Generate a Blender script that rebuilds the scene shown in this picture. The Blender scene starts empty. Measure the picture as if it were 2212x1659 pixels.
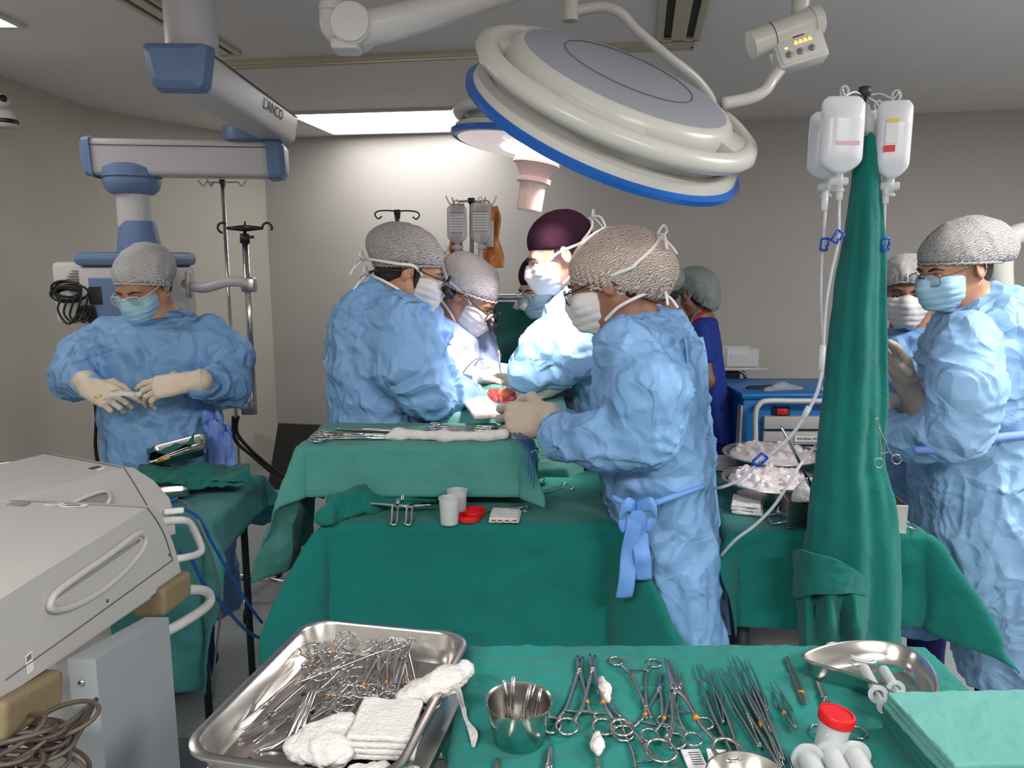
import bpy, bmesh, math, random
import numpy as np
from mathutils import Vector, Matrix, noise as mnoise

# ------------------------------------------------------------------ camera, world, lights, exposure
F = 1650.0; CX, CY = 1106.0, 829.5
CAMZ = 1.60
PITCH = math.radians(9.26)
cp, sp = math.cos(PITCH), math.sin(PITCH)
scene = bpy.context.scene
COL = scene.collection
cam_d = bpy.data.cameras.new('camera')
cam_d.sensor_width = 36.0; cam_d.lens = F / 2212.0 * 36.0
cam_d.clip_start = 0.05; cam_d.clip_end = 60
cam = bpy.data.objects.new('camera', cam_d); COL.objects.link(cam)
cam.location = (0, 0, CAMZ); cam.rotation_euler = (math.pi / 2 - PITCH, 0, 0)
scene.camera = cam
world = bpy.data.worlds.new('world'); scene.world = world; world.use_nodes = True
world.node_tree.nodes['Background'].inputs[0].default_value = (0.75, 0.86, 1.0, 1)
world.node_tree.nodes['Background'].inputs[1].default_value = 0.15
scene.view_settings.view_transform = 'Standard'
scene.view_settings.look = 'None'
scene.view_settings.gamma = 1.0
scene.view_settings.use_curve_mapping = False
scene.view_settings.exposure = 1.0
try:
    scene.cycles.use_denoising = True
    scene.cycles.max_bounces = 7
    scene.cycles.transparent_max_bounces = 12
    scene.cycles.sample_clamp_indirect = 4.0
    scene.cycles.caustics_reflective = False
    scene.cycles.caustics_refractive = False
except Exception:
    pass
ZC = 2.48          # ceiling height
PANEL_POWER = 2.6   # W of one ceiling panel
ROOM_POWER = 37.0
SPOT_POWER = 105.0

def dirv(px, py):
    x = (px - CX) / F; y = (CY - py) / F
    return Vector((x, cp + y * sp, -sp + y * cp))
def P(px, py, D):
    d = dirv(px, py); t = D / d.y
    return Vector((d.x * t, D, CAMZ + d.z * t))
def PZ(px, py, z):
    d = dirv(px, py); t = (z - CAMZ) / d.z
    return Vector((d.x * t, d.y * t, z))
def PX(px, py, X):
    d = dirv(px, py); t = X / d.x
    return Vector((X, d.y * t, CAMZ + d.z * t))
def mpp(py, D):                       # metres per pixel at depth D
    return D / dirv(CX, py).y / F

def area(name, loc, rot, sx, sy, power, color=(1, 1, 1)):
    l = bpy.data.lights.new(name, 'AREA'); l.shape = 'RECTANGLE'; l.size = sx; l.size_y = sy
    l.energy = power; l.color = color
    o = bpy.data.objects.new(name, l); COL.objects.link(o); o.location = loc; o.rotation_euler = rot
    return o
def spot(name, loc, target, power, angle, blend, radius, color):
    l = bpy.data.lights.new(name, 'SPOT'); l.energy = power; l.spot_size = math.radians(angle); l.spot_blend = blend
    l.shadow_soft_size = radius; l.color = color
    o = bpy.data.objects.new(name, l); COL.objects.link(o); o.location = loc
    o.rotation_euler = (Vector(target) - Vector(loc)).to_track_quat('-Z', 'Y').to_euler()
    return o

# ------------------------------------------------------------------ object helpers
ORI = {}
def tag(o, label=None, cat=None, group=None, kind=None):
    if label: o['label'] = label
    if cat: o['category'] = cat
    if group: o['group'] = group
    if kind: o['kind'] = kind
    return o
def thing(name, label, cat, loc=(0, 0, 0), group=None):
    o = bpy.data.objects.new(name, None); COL.objects.link(o)
    o.empty_display_size = 0.05
    o.location = loc; ORI[o] = Vector(loc)
    return tag(o, label, cat, group)
def obj(name, vf, mat, parent=None, smooth=True, loc=None, label=None):
    verts, faces = vf
    org = ORI.get(parent, Vector((0, 0, 0))) if parent else Vector(loc or (0, 0, 0))
    v = np.asarray(verts, dtype=np.float64).reshape(-1, 3) - np.array(org)
    me = bpy.data.meshes.new(name)
    me.from_pydata(v.tolist() if not isinstance(faces, np.ndarray) or len(faces) < 1 else [], [], [] if isinstance(faces, np.ndarray) else [list(f) for f in faces])
    if isinstance(faces, np.ndarray):
        me.clear_geometry()
        n = len(faces); k = faces.shape[1]
        me.vertices.add(len(v)); me.vertices.foreach_set('co', v.astype(np.float32).ravel())
        me.loops.add(n * k); me.loops.foreach_set('vertex_index', faces.astype(np.int32).ravel())
        me.polygons.add(n); me.polygons.foreach_set('loop_start', np.arange(0, n * k, k, dtype=np.int32))
        me.update(calc_edges=True)
        me.validate()
    if smooth:
        me.polygons.foreach_set('use_smooth', [True] * len(me.polygons))
    if isinstance(smooth, float):
        try: me.set_sharp_from_angle(angle=math.radians(smooth))
        except Exception: pass
    me.materials.append(mat)
    o = bpy.data.objects.new(name, me); COL.objects.link(o)
    if parent:
        o.parent = parent
        ORI[o] = org
    else:
        o.location = org; ORI[o] = org
    if label: o['label'] = label
    return o
def copy_tree(o, parent=None):
    c = o.copy(); COL.objects.link(c); c.parent = parent
    for ch in list(o.children):
        copy_tree(ch, c)
    return c

class MB:
    """collects shapes for one mesh"""
    def __init__(s): s.v = []; s.f = []
    def add(s, verts, faces):
        n = len(s.v); s.v += [tuple(p) for p in verts]; s.f += [tuple(i + n for i in f) for f in faces]; return s
    def vf(s): return (s.v, s.f)
    def box(s, c, size, M=None, bev=0.0):
        hx, hy, hz = [k / 2 for k in size]
        bev = min(bev, hx * .95, hy * .95, hz * .95)
        bm = bmesh.new(); bmesh.ops.create_cube(bm, size=1.0)
        for v in bm.verts: v.co = Vector((v.co.x * 2 * hx, v.co.y * 2 * hy, v.co.z * 2 * hz))
        if bev > 0: bmesh.ops.bevel(bm, geom=bm.edges[:] , offset=bev, segments=2, profile=.5, affect='EDGES')
        M = M or Matrix.Identity(3); c = Vector(c)
        bm.verts.ensure_lookup_table()
        s.add([M @ v.co + c for v in bm.verts], [[v.index for v in f.verts] for f in bm.faces]); bm.free(); return s
    def tube(s, pts, r, n=10, spline=0, caps=True, closed=False):
        pts = [Vector(p) for p in pts]
        rs = list(r) if isinstance(r, (list, tuple)) else [r] * len(pts)
        if spline: pts, rs = catmull(pts, rs, spline, closed)
        N = len(pts); rings = []
        def tan(i):
            a = pts[(i - 1) % N] if (closed or i > 0) else pts[i]
            b = pts[(i + 1) % N] if (closed or i < N - 1) else pts[i]
            t = (b - a); return t.normalized() if t.length > 1e-9 else Vector((0, 0, 1))
        t0 = tan(0); u = t0.orthogonal().normalized()
        verts = []
        for i in range(N):
            t = tan(i); u = (u - t * u.dot(t)); u = u.normalized() if u.length > 1e-9 else t.orthogonal().normalized()
            w = t.cross(u)
            for k in range(n):
                a = 2 * math.pi * k / n
                verts.append(pts[i] + (u * math.cos(a) + w * math.sin(a)) * rs[i])
        faces = []
        for i in range(N - 1 + (1 if closed else 0)):
            j = (i + 1) % N
            for k in range(n):
                faces.append((i * n + k, i * n + (k + 1) % n, j * n + (k + 1) % n, j * n + k))
        if caps and not closed:
            faces.append(tuple(range(n - 1, -1, -1))); faces.append(tuple((N - 1) * n + k for k in range(n)))
        return s.add(verts, faces)
    def lathe(s, prof, c=(0, 0, 0), M=None, n=32, sx=1, sy=1, closed=False):
        """prof: list of (r, z)"""
        M = M or Matrix.Identity(3); c = Vector(c); verts = []; faces = []
        for (r, z) in prof:
            for k in range(n):
                a = 2 * math.pi * k / n
                verts.append(M @ Vector((r * sx * math.cos(a), r * sy * math.sin(a), z)) + c)
        m = len(prof)
        for i in range(m - 1 + (1 if closed else 0)):
            j = (i + 1) % m
            for k in range(n):
                faces.append((i * n + k, i * n + (k + 1) % n, j * n + (k + 1) % n, j * n + k))
        if not closed:
            if prof[0][0] > 1e-6: faces.append(tuple(range(n - 1, -1, -1)))
            if prof[-1][0] > 1e-6: faces.append(tuple((m - 1) * n + k for k in range(n)))
        return s.add(verts, faces)
    def cyl(s, a, b, r, n=20, r2=None):
        return s.tube([a, b], [r, r2 if r2 is not None else r], n=n)
    def prism(s, poly, h, M=None, c=(0, 0, 0)):
        """poly 2D in local xy, extruded along local z from 0 to h"""
        M = M or Matrix.Identity(3); c = Vector(c); n = len(poly)
        v = [M @ Vector((x, y, 0)) + c for x, y in poly] + [M @ Vector((x, y, h)) + c for x, y in poly]
        f = [tuple(range(n - 1, -1, -1)), tuple(range(n, 2 * n))] + [(i, (i + 1) % n, n + (i + 1) % n, n + i) for i in range(n)]
        return s.add(v, f)
    def torus(s, c, R, r, M=None, n=28, m=10, sx=1, sy=1, a0=0, a1=2 * math.pi):
        M = M or Matrix.Identity(3); c = Vector(c)
        full = abs(a1 - a0 - 2 * math.pi) < 1e-6
        k = n if full else n + 1
        pts = [c + M @ Vector((R * sx * math.cos(a0 + (a1 - a0) * i / n), R * sy * math.sin(a0 + (a1 - a0) * i / n), 0)) for i in range(k)]
        return s.tube(pts, r, n=m, closed=full)

def catmull(pts, rs, k, closed=False):
    N = len(pts); out = []; orr = []
    rng = N if closed else N - 1
    for i in range(rng):
        if closed: p = [pts[(i - 1) % N], pts[i], pts[(i + 1) % N], pts[(i + 2) % N]]; r = [rs[i], rs[(i + 1) % N]]
        else: p = [pts[max(i - 1, 0)], pts[i], pts[i + 1], pts[min(i + 2, N - 1)]]; r = [rs[i], rs[i + 1]]
        for j in range(k):
            t = j / k
            out.append(0.5 * ((2 * p[1]) + (p[2] - p[0]) * t + (2 * p[0] - 5 * p[1] + 4 * p[2] - p[3]) * t * t + (3 * p[1] - p[0] - 3 * p[2] + p[3]) * t ** 3))
            orr.append(r[0] * (1 - t) + r[1] * t)
    if not closed: out.append(pts[-1]); orr.append(rs[-1])
    return out, orr
def basis(z, xhint=(1, 0, 0)):
    z = Vector(z).normalized(); x = Vector(xhint); x = (x - z * x.dot(z))
    x = x.normalized() if x.length > 1e-6 else z.orthogonal().normalized()
    y = z.cross(x)
    return Matrix((x, y, z)).transposed()
def rotz(a): return Matrix.Rotation(a, 3, 'Z')

# ------------------------------------------------------------------ noise (numpy)
_rng = np.random.RandomState(7)
_perm = np.concatenate([_rng.permutation(256)] * 3)
_grad = _rng.normal(size=(256, 3)); _grad /= np.linalg.norm(_grad, axis=1)[:, None]
def perlin(p):
    p = np.asarray(p, dtype=np.float64); i = np.floor(p).astype(int); f = p - i
    u = f * f * f * (f * (f * 6 - 15) + 10); i &= 255
    def g(a, b, c):
        h = _perm[_perm[_perm[(i[:, 0] + a) & 255] + ((i[:, 1] + b) & 255)] + ((i[:, 2] + c) & 255)]
        return (_grad[h] * (f - np.array([a, b, c]))).sum(1)
    def L(a, b, t): return a + (b - a) * t
    x0 = L(L(g(0, 0, 0), g(1, 0, 0), u[:, 0]), L(g(0, 1, 0), g(1, 1, 0), u[:, 0]), u[:, 1])
    x1 = L(L(g(0, 0, 1), g(1, 0, 1), u[:, 0]), L(g(0, 1, 1), g(1, 1, 1), u[:, 0]), u[:, 1])
    return L(x0, x1, u[:, 2]) * 1.6
def perlin3(p, s=1.0):
    return np.stack([perlin(p * s + 11.3), perlin(p * s + 47.1), perlin(p * s + 83.7)], 1)
def creases(p, amp=.01, scale=5.0, width=6.0, stretch=(1, 1, 1), warp=.10):
    """narrow raised fold lines"""
    q = p * np.array(stretch); q = q + warp * perlin3(q, 2.5); h = 0; a = 1.0; s = scale
    for o in range(3):
        n = perlin(q * s + 17.3 * o); m = np.clip(perlin(q * s * .45 + 5 * o) * 1.6 + .55, 0, 1)
        h = h + a * m * np.maximum(1 - np.abs(n) * width, 0) ** 1.3 * .8 + a * .5 * n; a *= .6; s *= 1.9
    return amp * h
def crumple(p, amp=0.012, scale=6.0, warp=.06, octs=3, stretch=(1, 1, 1)):
    """folded-fabric relief: sharp ridges and valleys"""
    q = p * np.array(stretch); q = q + warp * perlin3(q, 3.0)
    h = 0; a = 1.0; s = scale
    for o in range(octs):
        n = perlin(q * s + 31.7 * o)
        r = -np.abs(n) if o % 2 == 0 else np.abs(n)
        h = h + a * (r + .35 * n + (.22 if o % 2 == 0 else -.22)); a *= .5; s *= 2.05
    return amp * h

# ------------------------------------------------------------------ implicit surfaces (surface nets)
def _smin(a, b, k):
    h = np.clip(.5 + .5 * (b - a) / k, 0, 1)
    return b + (a - b) * h - k * h * (1 - h)
class SDF:
    """prims: ('c', a, b, ra, rb) tapered capsule; ('e', centre, radii, M3) ellipsoid; ('l', rows) loft by height;
    op '+' union, '-' cut, '^' keep"""
    def __init__(s): s.p = []
    def cap(s, a, b, ra, rb=None, op='+', k=None): s.p.append(('c', np.array(a, float), np.array(b, float), ra, ra if rb is None else rb, op, k)); return s
    def ell(s, c, r, M=None, op='+', k=None): s.p.append(('e', np.array(c, float), np.array(r, float), np.array(M) if M is not None else np.eye(3), op, k)); return s
    def chain(s, pts, rs, k=None):
        for i in range(len(pts) - 1): s.cap(pts[i], pts[i + 1], rs[i], rs[i + 1], k=k)
        return s
    def box(s, c, h, M=None, r=.01, op='+', k=None): s.p.append(('b', np.array(c, float), np.array(h, float), np.array(M) if M is not None else np.eye(3), r, op, k)); return s
    def loft(s, rows, k=None, op='+'):
        rows = sorted(rows, key=lambda r: r[2])          # (cx, cy, z, rx, ry, rot)
        s.p.append(('l', np.array(rows, float), None, op, k)); return s
    def plane(s, pt, n, op='^', k=.004): s.p.append(('p', np.array(pt, float), np.array(Vector(n).normalized()), op, k)); return s
    def bounds(s, p):
        if p[0] == 'c': r = max(p[3], p[4]); return np.minimum(p[1], p[2]) - r, np.maximum(p[1], p[2]) + r
        if p[0] == 'e': e = np.abs(p[3]) @ p[2]; return p[1] - e, p[1] + e
        if p[0] == 'b': e = np.abs(p[3]) @ (p[2] + p[4]); return p[1] - e, p[1] + e
        if p[0] == 'l':
            R = p[1]; m = np.maximum(R[:, 3], R[:, 4])
            return np.array([(R[:, 0] - m).min(), (R[:, 1] - m).min(), R[0, 2]]), np.array([(R[:, 0] + m).max(), (R[:, 1] + m).max(), R[-1, 2]])
    def dist(s, p, X, Y, Z):
        if p[0] == 'c':
            a, b = p[1], p[2]; ab = b - a; L = max((ab * ab).sum(), 1e-12)
            t = np.clip(((X - a[0]) * ab[0] + (Y - a[1]) * ab[1] + (Z - a[2]) * ab[2]) / L, 0, 1)
            return np.sqrt((X - a[0] - t * ab[0]) ** 2 + (Y - a[1] - t * ab[1]) ** 2 + (Z - a[2] - t * ab[2]) ** 2) - (p[3] + (p[4] - p[3]) * t)
        if p[0] == 'e':
            M = p[3]; dx, dy, dz = X - p[1][0], Y - p[1][1], Z - p[1][2]
            l = [(M[0, i] * dx + M[1, i] * dy + M[2, i] * dz) / p[2][i] for i in range(3)]
            k0 = np.sqrt(l[0] ** 2 + l[1] ** 2 + l[2] ** 2) + 1e-9
            k1 = np.sqrt((l[0] / p[2][0]) ** 2 + (l[1] / p[2][1]) ** 2 + (l[2] / p[2][2]) ** 2) + 1e-9
            return k0 * (k0 - 1) / k1
        if p[0] == 'b':
            M = p[3]; dx, dy, dz = X - p[1][0], Y - p[1][1], Z - p[1][2]
            q = [np.abs(M[0, i] * dx + M[1, i] * dy + M[2, i] * dz) - p[2][i] for i in range(3)]
            return np.sqrt(sum(np.maximum(w, 0) ** 2 for w in q)) + np.minimum(np.maximum(np.maximum(q[0], q[1]), q[2]), 0) - p[4]
        if p[0] == 'p':
            return (X - p[1][0]) * p[2][0] + (Y - p[1][1]) * p[2][1] + (Z - p[1][2]) * p[2][2]
        if p[0] == 'l':
            R = p[1]; z = Z[0, 0, :] if Z.ndim == 3 else Z
            zi = Z.reshape(-1)[:Z.shape[-1]] if Z.ndim == 3 else Z
            f = lambda c: np.interp(zi, R[:, 2], R[:, c])
            cx, cy, rx, ry, ro = f(0), f(1), f(3), f(4), f(5)
            dx = X - cx; dy = Y - cy; c, sn = np.cos(ro), np.sin(ro)
            u = (dx * c + dy * sn) / rx; v = (-dx * sn + dy * c) / ry
            k0 = np.sqrt(u * u + v * v) + 1e-9; k1 = np.sqrt((u / rx) ** 2 + (v / ry) ** 2) + 1e-9
            d = k0 * (k0 - 1) / k1
            d = np.maximum(d, -np.minimum(rx, ry) * .9)
            cap = np.maximum(R[0, 2] - Z, Z - R[-1, 2])
            return np.maximum(d, cap)
    def mesh(s, res, k=.02, smooth=2):
        lo = np.array([9e9] * 3); hi = -lo
        for p in s.p:
            if p[0] == 'p' or p[-2] != '+': continue
            a, b = s.bounds(p); lo = np.minimum(lo, a); hi = np.maximum(hi, b)
        lo -= 3 * res; hi += 3 * res
        n = np.ceil((hi - lo) / res).astype(int) + 1
        ax = [lo[i] + np.arange(n[i]) * res for i in range(3)]
        V = np.full(n, 1.0, np.float32)
        for p in s.p:
            op, kk = p[-2], p[-1] if p[-1] is not None else k
            if p[0] == 'p': sl = (slice(None),) * 3
            else:
                a, b = s.bounds(p); mg = kk * 1.2 + 3 * res
                if op == '^': a = lo; b = hi
                i0 = np.maximum(np.floor((a - mg - lo) / res).astype(int), 0); i1 = np.minimum(np.ceil((b + mg - lo) / res).astype(int) + 1, n)
                if (i1 <= i0).any(): continue
                sl = tuple(slice(i0[i], i1[i]) for i in range(3))
            X = ax[0][sl[0]][:, None, None]; Y = ax[1][sl[1]][None, :, None]; Z = ax[2][sl[2]][None, None, :]
            d = s.dist(p, X, Y, Z)
            if p[0] == 'l' and d.ndim == 3: pass
            if op == '+': V[sl] = _smin(V[sl], d, kk)
            elif op == '-': V[sl] = -_smin(-V[sl], d, kk)
            else: V[sl] = -_smin(-V[sl], -d, kk)
        return surfnet(V, lo, res, smooth)

def surfnet(V, lo, res, smooth=2):
    S = V < 0
    nx, ny, nz = V.shape
    c = [(0, 0, 0), (1, 0, 0), (0, 1, 0), (1, 1, 0), (0, 0, 1), (1, 0, 1), (0, 1, 1), (1, 1, 1)]
    cnt = np.zeros((nx - 1, ny - 1, nz - 1), np.int8)
    for a, b, d in c: cnt += S[a:nx - 1 + a, b:ny - 1 + b, d:nz - 1 + d]
    act = (cnt > 0) & (cnt < 8)
    I = np.argwhere(act); idx = np.full(act.shape, -1, np.int64); idx[act] = np.arange(len(I))
    if len(I) == 0: return np.zeros((0, 3)), np.zeros((0, 4), int)
    val = np.stack([V[I[:, 0] + a, I[:, 1] + b, I[:, 2] + d] for a, b, d in c], 1).astype(np.float64)
    C = np.array(c, float)
    edges = [(0, 1), (2, 3), (4, 5), (6, 7), (0, 2), (1, 3), (4, 6), (5, 7), (0, 4), (1, 5), (2, 6), (3, 7)]
    acc = np.zeros((len(I), 3)); w = np.zeros(len(I))
    for a, b in edges:
        va, vb = val[:, a], val[:, b]; m = (va < 0) != (vb < 0)
        t = np.where(m, va / np.where(m, va - vb, 1), 0)[:, None]
        acc += np.where(m[:, None], C[a] + t * (C[b] - C[a]), 0); w += m
    vert = lo + (I + acc / w[:, None]) * res
    quads = []
    for axis in range(3):
        o = [0, 0, 0]; o[axis] = 1
        A = S[:nx - o[0], :ny - o[1], :nz - o[2]]; B = S[o[0]:, o[1]:, o[2]:]
        E = np.argwhere(A != B); sg = A[E[:, 0], E[:, 1], E[:, 2]]
        u, v = [(1, 2), (2, 0), (0, 1)][axis]
        ok = (E[:, u] > 0) & (E[:, v] > 0) & (E[:, u] < V.shape[u] - 1) & (E[:, v] < V.shape[v] - 1)
        E = E[ok]; sg = sg[ok]
        def at(du, dv):
            q = E.copy(); q[:, u] += du; q[:, v] += dv; return idx[q[:, 0], q[:, 1], q[:, 2]]
        q = np.stack([at(-1, -1), at(0, -1), at(0, 0), at(-1, 0)], 1)
        q[~sg] = q[~sg][:, ::-1]
        quads.append(q)
    Q = np.concatenate(quads); Q = Q[(Q >= 0).all(1)]
    vert = lap(vert, Q, smooth)
    return vert, Q
def lap(v, Q, it, f=.5):
    if it <= 0: return v
    a = np.concatenate([Q[:, i] for i in range(4)]); b = np.concatenate([Q[:, (i + 1) % 4] for i in range(4)])
    n = len(v); deg = np.bincount(a, minlength=n) + np.bincount(b, minlength=n); deg = np.maximum(deg, 1)[:, None]
    for _ in range(it):
        acc = np.stack([np.bincount(a, v[b, i], n) + np.bincount(b, v[a, i], n) for i in range(3)], 1)
        v = v * (1 - f) + f * acc / deg
    return v
def normals(v, Q):
    n = np.cross(v[Q[:, 2]] - v[Q[:, 0]], v[Q[:, 3]] - v[Q[:, 1]]); out = np.zeros_like(v)
    for i in range(4):
        for c in range(3): out[:, c] += np.bincount(Q[:, i], n[:, c], len(v))
    return out / (np.linalg.norm(out, axis=1)[:, None] + 1e-12)
def displaced(vf, fn):
    v, Q = vf; n = normals(v, Q); return v + n * fn(v)[:, None], Q

# ------------------------------------------------------------------ cloth sheets
def sheet(rows, nu=6, nv=6, thick=.0, amp=0, scale=8, stretch=(1, 1, 1), octs=3, warp=.06):
    """rows of points -> smooth surface (Catmull-Rom both ways)"""
    R = [catmull([Vector(p) for p in r], [0] * len(r), nu)[0] for r in rows]
    cols = []
    for j in range(len(R[0])): cols.append(catmull([r[j] for r in R], [0] * len(R), nv)[0])
    n = len(cols); m = len(cols[0])
    v = np.array([[tuple(p) for p in c] for c in cols]).reshape(-1, 3)
    ii, jj = np.meshgrid(np.arange(n - 1), np.arange(m - 1), indexing='ij'); a = (ii * m + jj).ravel()
    Q = np.stack([a, a + m, a + m + 1, a + 1], 1)
    if amp: v, Q = displaced((v, Q), lambda p: crumple(p, amp, scale, stretch=stretch, octs=octs, warp=warp))
    if thick: v, Q = solid(v, Q, thick)
    return v, Q
def solid(v, Q, t):
    n = normals(v, Q); N = len(v); v2 = np.concatenate([v + n * t / 2, v - n * t / 2])
    e = {}
    for q in Q.tolist():
        for i in range(4):
            a, b = q[i], q[(i + 1) % 4]
            if (b, a) in e: del e[(b, a)]
            else: e[(a, b)] = 1
    side = np.array([[b, a, a + N, b + N] for a, b in e]) if e else np.zeros((0, 4), int)
    return v2, np.concatenate([Q, Q[:, ::-1] + N, side])
def drape(x0, x1, y0, y1, z, L, R, Fr, B, yaw=0, c=None, step=.02, foldh=.0016, edge=.02, flare=.45, wave=.02, amp=.004, scale=7, thick=.003, seed=0, zfun=None, slope=.06, corner=0.0):
    """a rectangular cloth lying on the rectangle x0..x1, y0..y1 at height z with overhangs L R Fr(ont) B(ack)"""
    us = np.arange(x0 - L, x1 + R + 1e-6, step); vs = np.arange(y0 - Fr, y1 + B + 1e-6, step)
    U, W = np.meshgrid(us, vs, indexing='ij'); sh = U.shape
    dx = np.where(U < x0, U - x0, np.where(U > x1, U - x1, 0.)); dy = np.where(W < y0, W - y0, np.where(W > y1, W - y1, 0.))
    bx = np.clip(U, x0, x1); by = np.clip(W, y0, y1)
    r = np.sqrt(dx * dx + dy * dy); th = np.arctan2(np.abs(dy), np.abs(dx) + 1e-9)
    both = (np.abs(dx) > 1e-9) & (np.abs(dy) > 1e-9)
    q = np.stack([U.ravel() * 1.0 + seed, W.ravel() + seed * 1.7, np.zeros(U.size)], 1)
    wv = perlin(q * 5.5).reshape(sh) + .5 * perlin(q * 11 + 5).reshape(sh)
    s2 = np.sin(2 * th) ** 1.5
    r0 = r; r = r * (1 - corner) + corner * np.maximum(np.abs(dx), np.abs(dy))
    out = slope * r + np.where(both, flare * r0 * s2 * .8, 0) + wave * np.clip(r / .25, 0, 1.3) * (wv + .25) 
    fold = np.where(both, .10 * r * np.sin(th * 8) * s2, 0)
    out = np.maximum(out, 0) + np.clip(r, 0, edge) * .55
    ct, st = np.abs(np.cos(th)), np.abs(np.sin(th))
    down = np.where(r > 0, np.sqrt(np.maximum(r * r - (out * .8) ** 2, (r * .45) ** 2)), 0)
    down = np.where(r < edge * 1.6, r * r / (edge * 3.2), down - edge * .8 * .5)
    px = bx + np.sign(dx) * (out * np.where(both, ct, 1) + fold * st) * (np.abs(dx) > 0)
    py = by + np.sign(dy) * (out * np.where(both, st, 1) + fold * ct) * (np.abs(dy) > 0)
    pz = z - down
    onm = (r <= 0)
    v = np.stack([px.ravel(), py.ravel(), pz.ravel()], 1)
    n, m = sh; ii, jj = np.meshgrid(np.arange(n - 1), np.arange(m - 1), indexing='ij'); a = (ii * m + jj).ravel()
    Q = np.stack([a, a + m, a + m + 1, a + 1], 1)
    keep = np.ones(len(Q), bool)
    nn = normals(v, Q)
    rr = r.ravel()
    hgt = crumple(v + seed, amp, scale, octs=3) * np.where(rr <= 0, .30, 1.0) + np.where(rr <= 0, .0012, 0)
    hgt = np.where(rr <= 0, np.maximum(hgt, 0), hgt)
    for A_, B_c, sp_ in ((U, W, .31), (W, U, .27)):
        a_ = (A_.ravel() + .004 * perlin(q * 6 + 2) + .07 + seed * .013) / sp_; dd = np.abs(a_ - np.round(a_)) * sp_
        hgt = hgt + foldh * np.maximum(1 - dd / .009, 0)
    uu, ww = U.ravel(), W.ravel(); eg = np.minimum(np.minimum(uu - us[0], us[-1] - uu), np.minimum(ww - vs[0], vs[-1] - ww))
    hgt = hgt + np.where(eg < .028, .0016, 0) - .0012 * np.maximum(1 - np.abs(eg - .030) / .008, 0)
    hgt = np.where(rr <= 0, np.maximum(hgt, 0), hgt)
    v = v + nn * hgt[:, None]
    if zfun is not None: v = zfun(v, rr)
    v, Q = solid(v, Q, thick)
    if yaw:
        c0 = np.array([(x0 + x1) / 2, (y0 + y1) / 2]) if c is None else np.array(c)
        ca, sa = math.cos(yaw), math.sin(yaw); d = v[:, :2] - c0
        v[:, 0] = c0[0] + d[:, 0] * ca - d[:, 1] * sa; v[:, 1] = c0[1] + d[:, 0] * sa + d[:, 1] * ca
    return v, Q

# ------------------------------------------------------------------ materials
def newmat(name):
    m = bpy.data.materials.new(name); m.use_nodes = True
    nt = m.node_tree; return m, nt, nt.nodes['Principled BSDF']
def N(nt, t, **kw):
    n = nt.nodes.new(t)
    for k, v in kw.items():
        if k in n.inputs.keys(): n.inputs[k].default_value = v
        else: setattr(n, k, v)
    return n
def mat(name, col, rough=.5, metal=0, bump=0, bscale=60, spec=.5, trans=0, alpha=1, emit=None, estr=0, var=0, vscale=6, coat=0, ior=1.45, stretch=None, sheen=0, btype='noise', sss=0):
    m, nt, b = newmat(name)
    b.inputs['Base Color'].default_value = (*col, 1); b.inputs['Roughness'].default_value = rough; b.inputs['Metallic'].default_value = metal
    b.inputs['Specular IOR Level'].default_value = spec; b.inputs['IOR'].default_value = ior
    b.inputs['Transmission Weight'].default_value = trans; b.inputs['Alpha'].default_value = alpha
    if coat: b.inputs['Coat Weight'].default_value = coat
    if sheen: b.inputs['Sheen Weight'].default_value = sheen; b.inputs['Sheen Roughness'].default_value = .5
    if sss:
        b.inputs['Subsurface Weight'].default_value = sss; b.inputs['Subsurface Radius'].default_value = (.01, .004, .002); b.inputs['Subsurface Scale'].default_value = 1
    if emit: b.inputs['Emission Color'].default_value = (*emit, 1); b.inputs['Emission Strength'].default_value = estr
    tc = N(nt, 'ShaderNodeTexCoord'); src = tc.outputs['Object']
    if stretch:
        mp = N(nt, 'ShaderNodeMapping'); mp.inputs['Scale'].default_value = stretch; nt.links.new(src, mp.inputs[0]); src = mp.outputs[0]
    if var:
        n = N(nt, 'ShaderNodeTexNoise'); n.inputs['Scale'].default_value = vscale; n.inputs['Detail'].default_value = 5; nt.links.new(src, n.inputs['Vector'])
        r = N(nt, 'ShaderNodeMapRange'); r.inputs['From Min'].default_value = .3; r.inputs['From Max'].default_value = .7; r.inputs['To Min'].default_value = 1 - var; r.inputs['To Max'].default_value = 1 + var
        nt.links.new(n.outputs['Fac'], r.inputs['Value'])
        mx = N(nt, 'ShaderNodeVectorMath', operation='SCALE'); mx.inputs[0].default_value = col; nt.links.new(r.outputs[0], mx.inputs['Scale'])
        nt.links.new(mx.outputs[0], b.inputs['Base Color'])
    if bump:
        if btype == 'noise':
            n = N(nt, 'ShaderNodeTexNoise'); n.inputs['Scale'].default_value = bscale; n.inputs['Detail'].default_value = 4; out = n.outputs['Fac']
        elif btype == 'ridge':
            n = N(nt, 'ShaderNodeTexNoise', noise_type='RIDGED_MULTIFRACTAL'); n.inputs['Scale'].default_value = bscale; n.inputs['Detail'].default_value = 3; n.inputs['Distortion'].default_value = .6; out = n.outputs['Fac']
        nt.links.new(src, n.inputs['Vector'])
        bp = N(nt, 'ShaderNodeBump'); bp.inputs['Strength'].default_value = bump; bp.inputs['Distance'].default_value = .01
        nt.links.new(out, bp.inputs['Height']); nt.links.new(bp.outputs[0], b.inputs['Normal'])
    return m
def srgb(r, g, b):
    f = lambda c: (c / 255 / 12.92) if c / 255 <= .04045 else ((c / 255 + .055) / 1.055) ** 2.4
    return (f(r), f(g), f(b))
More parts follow.
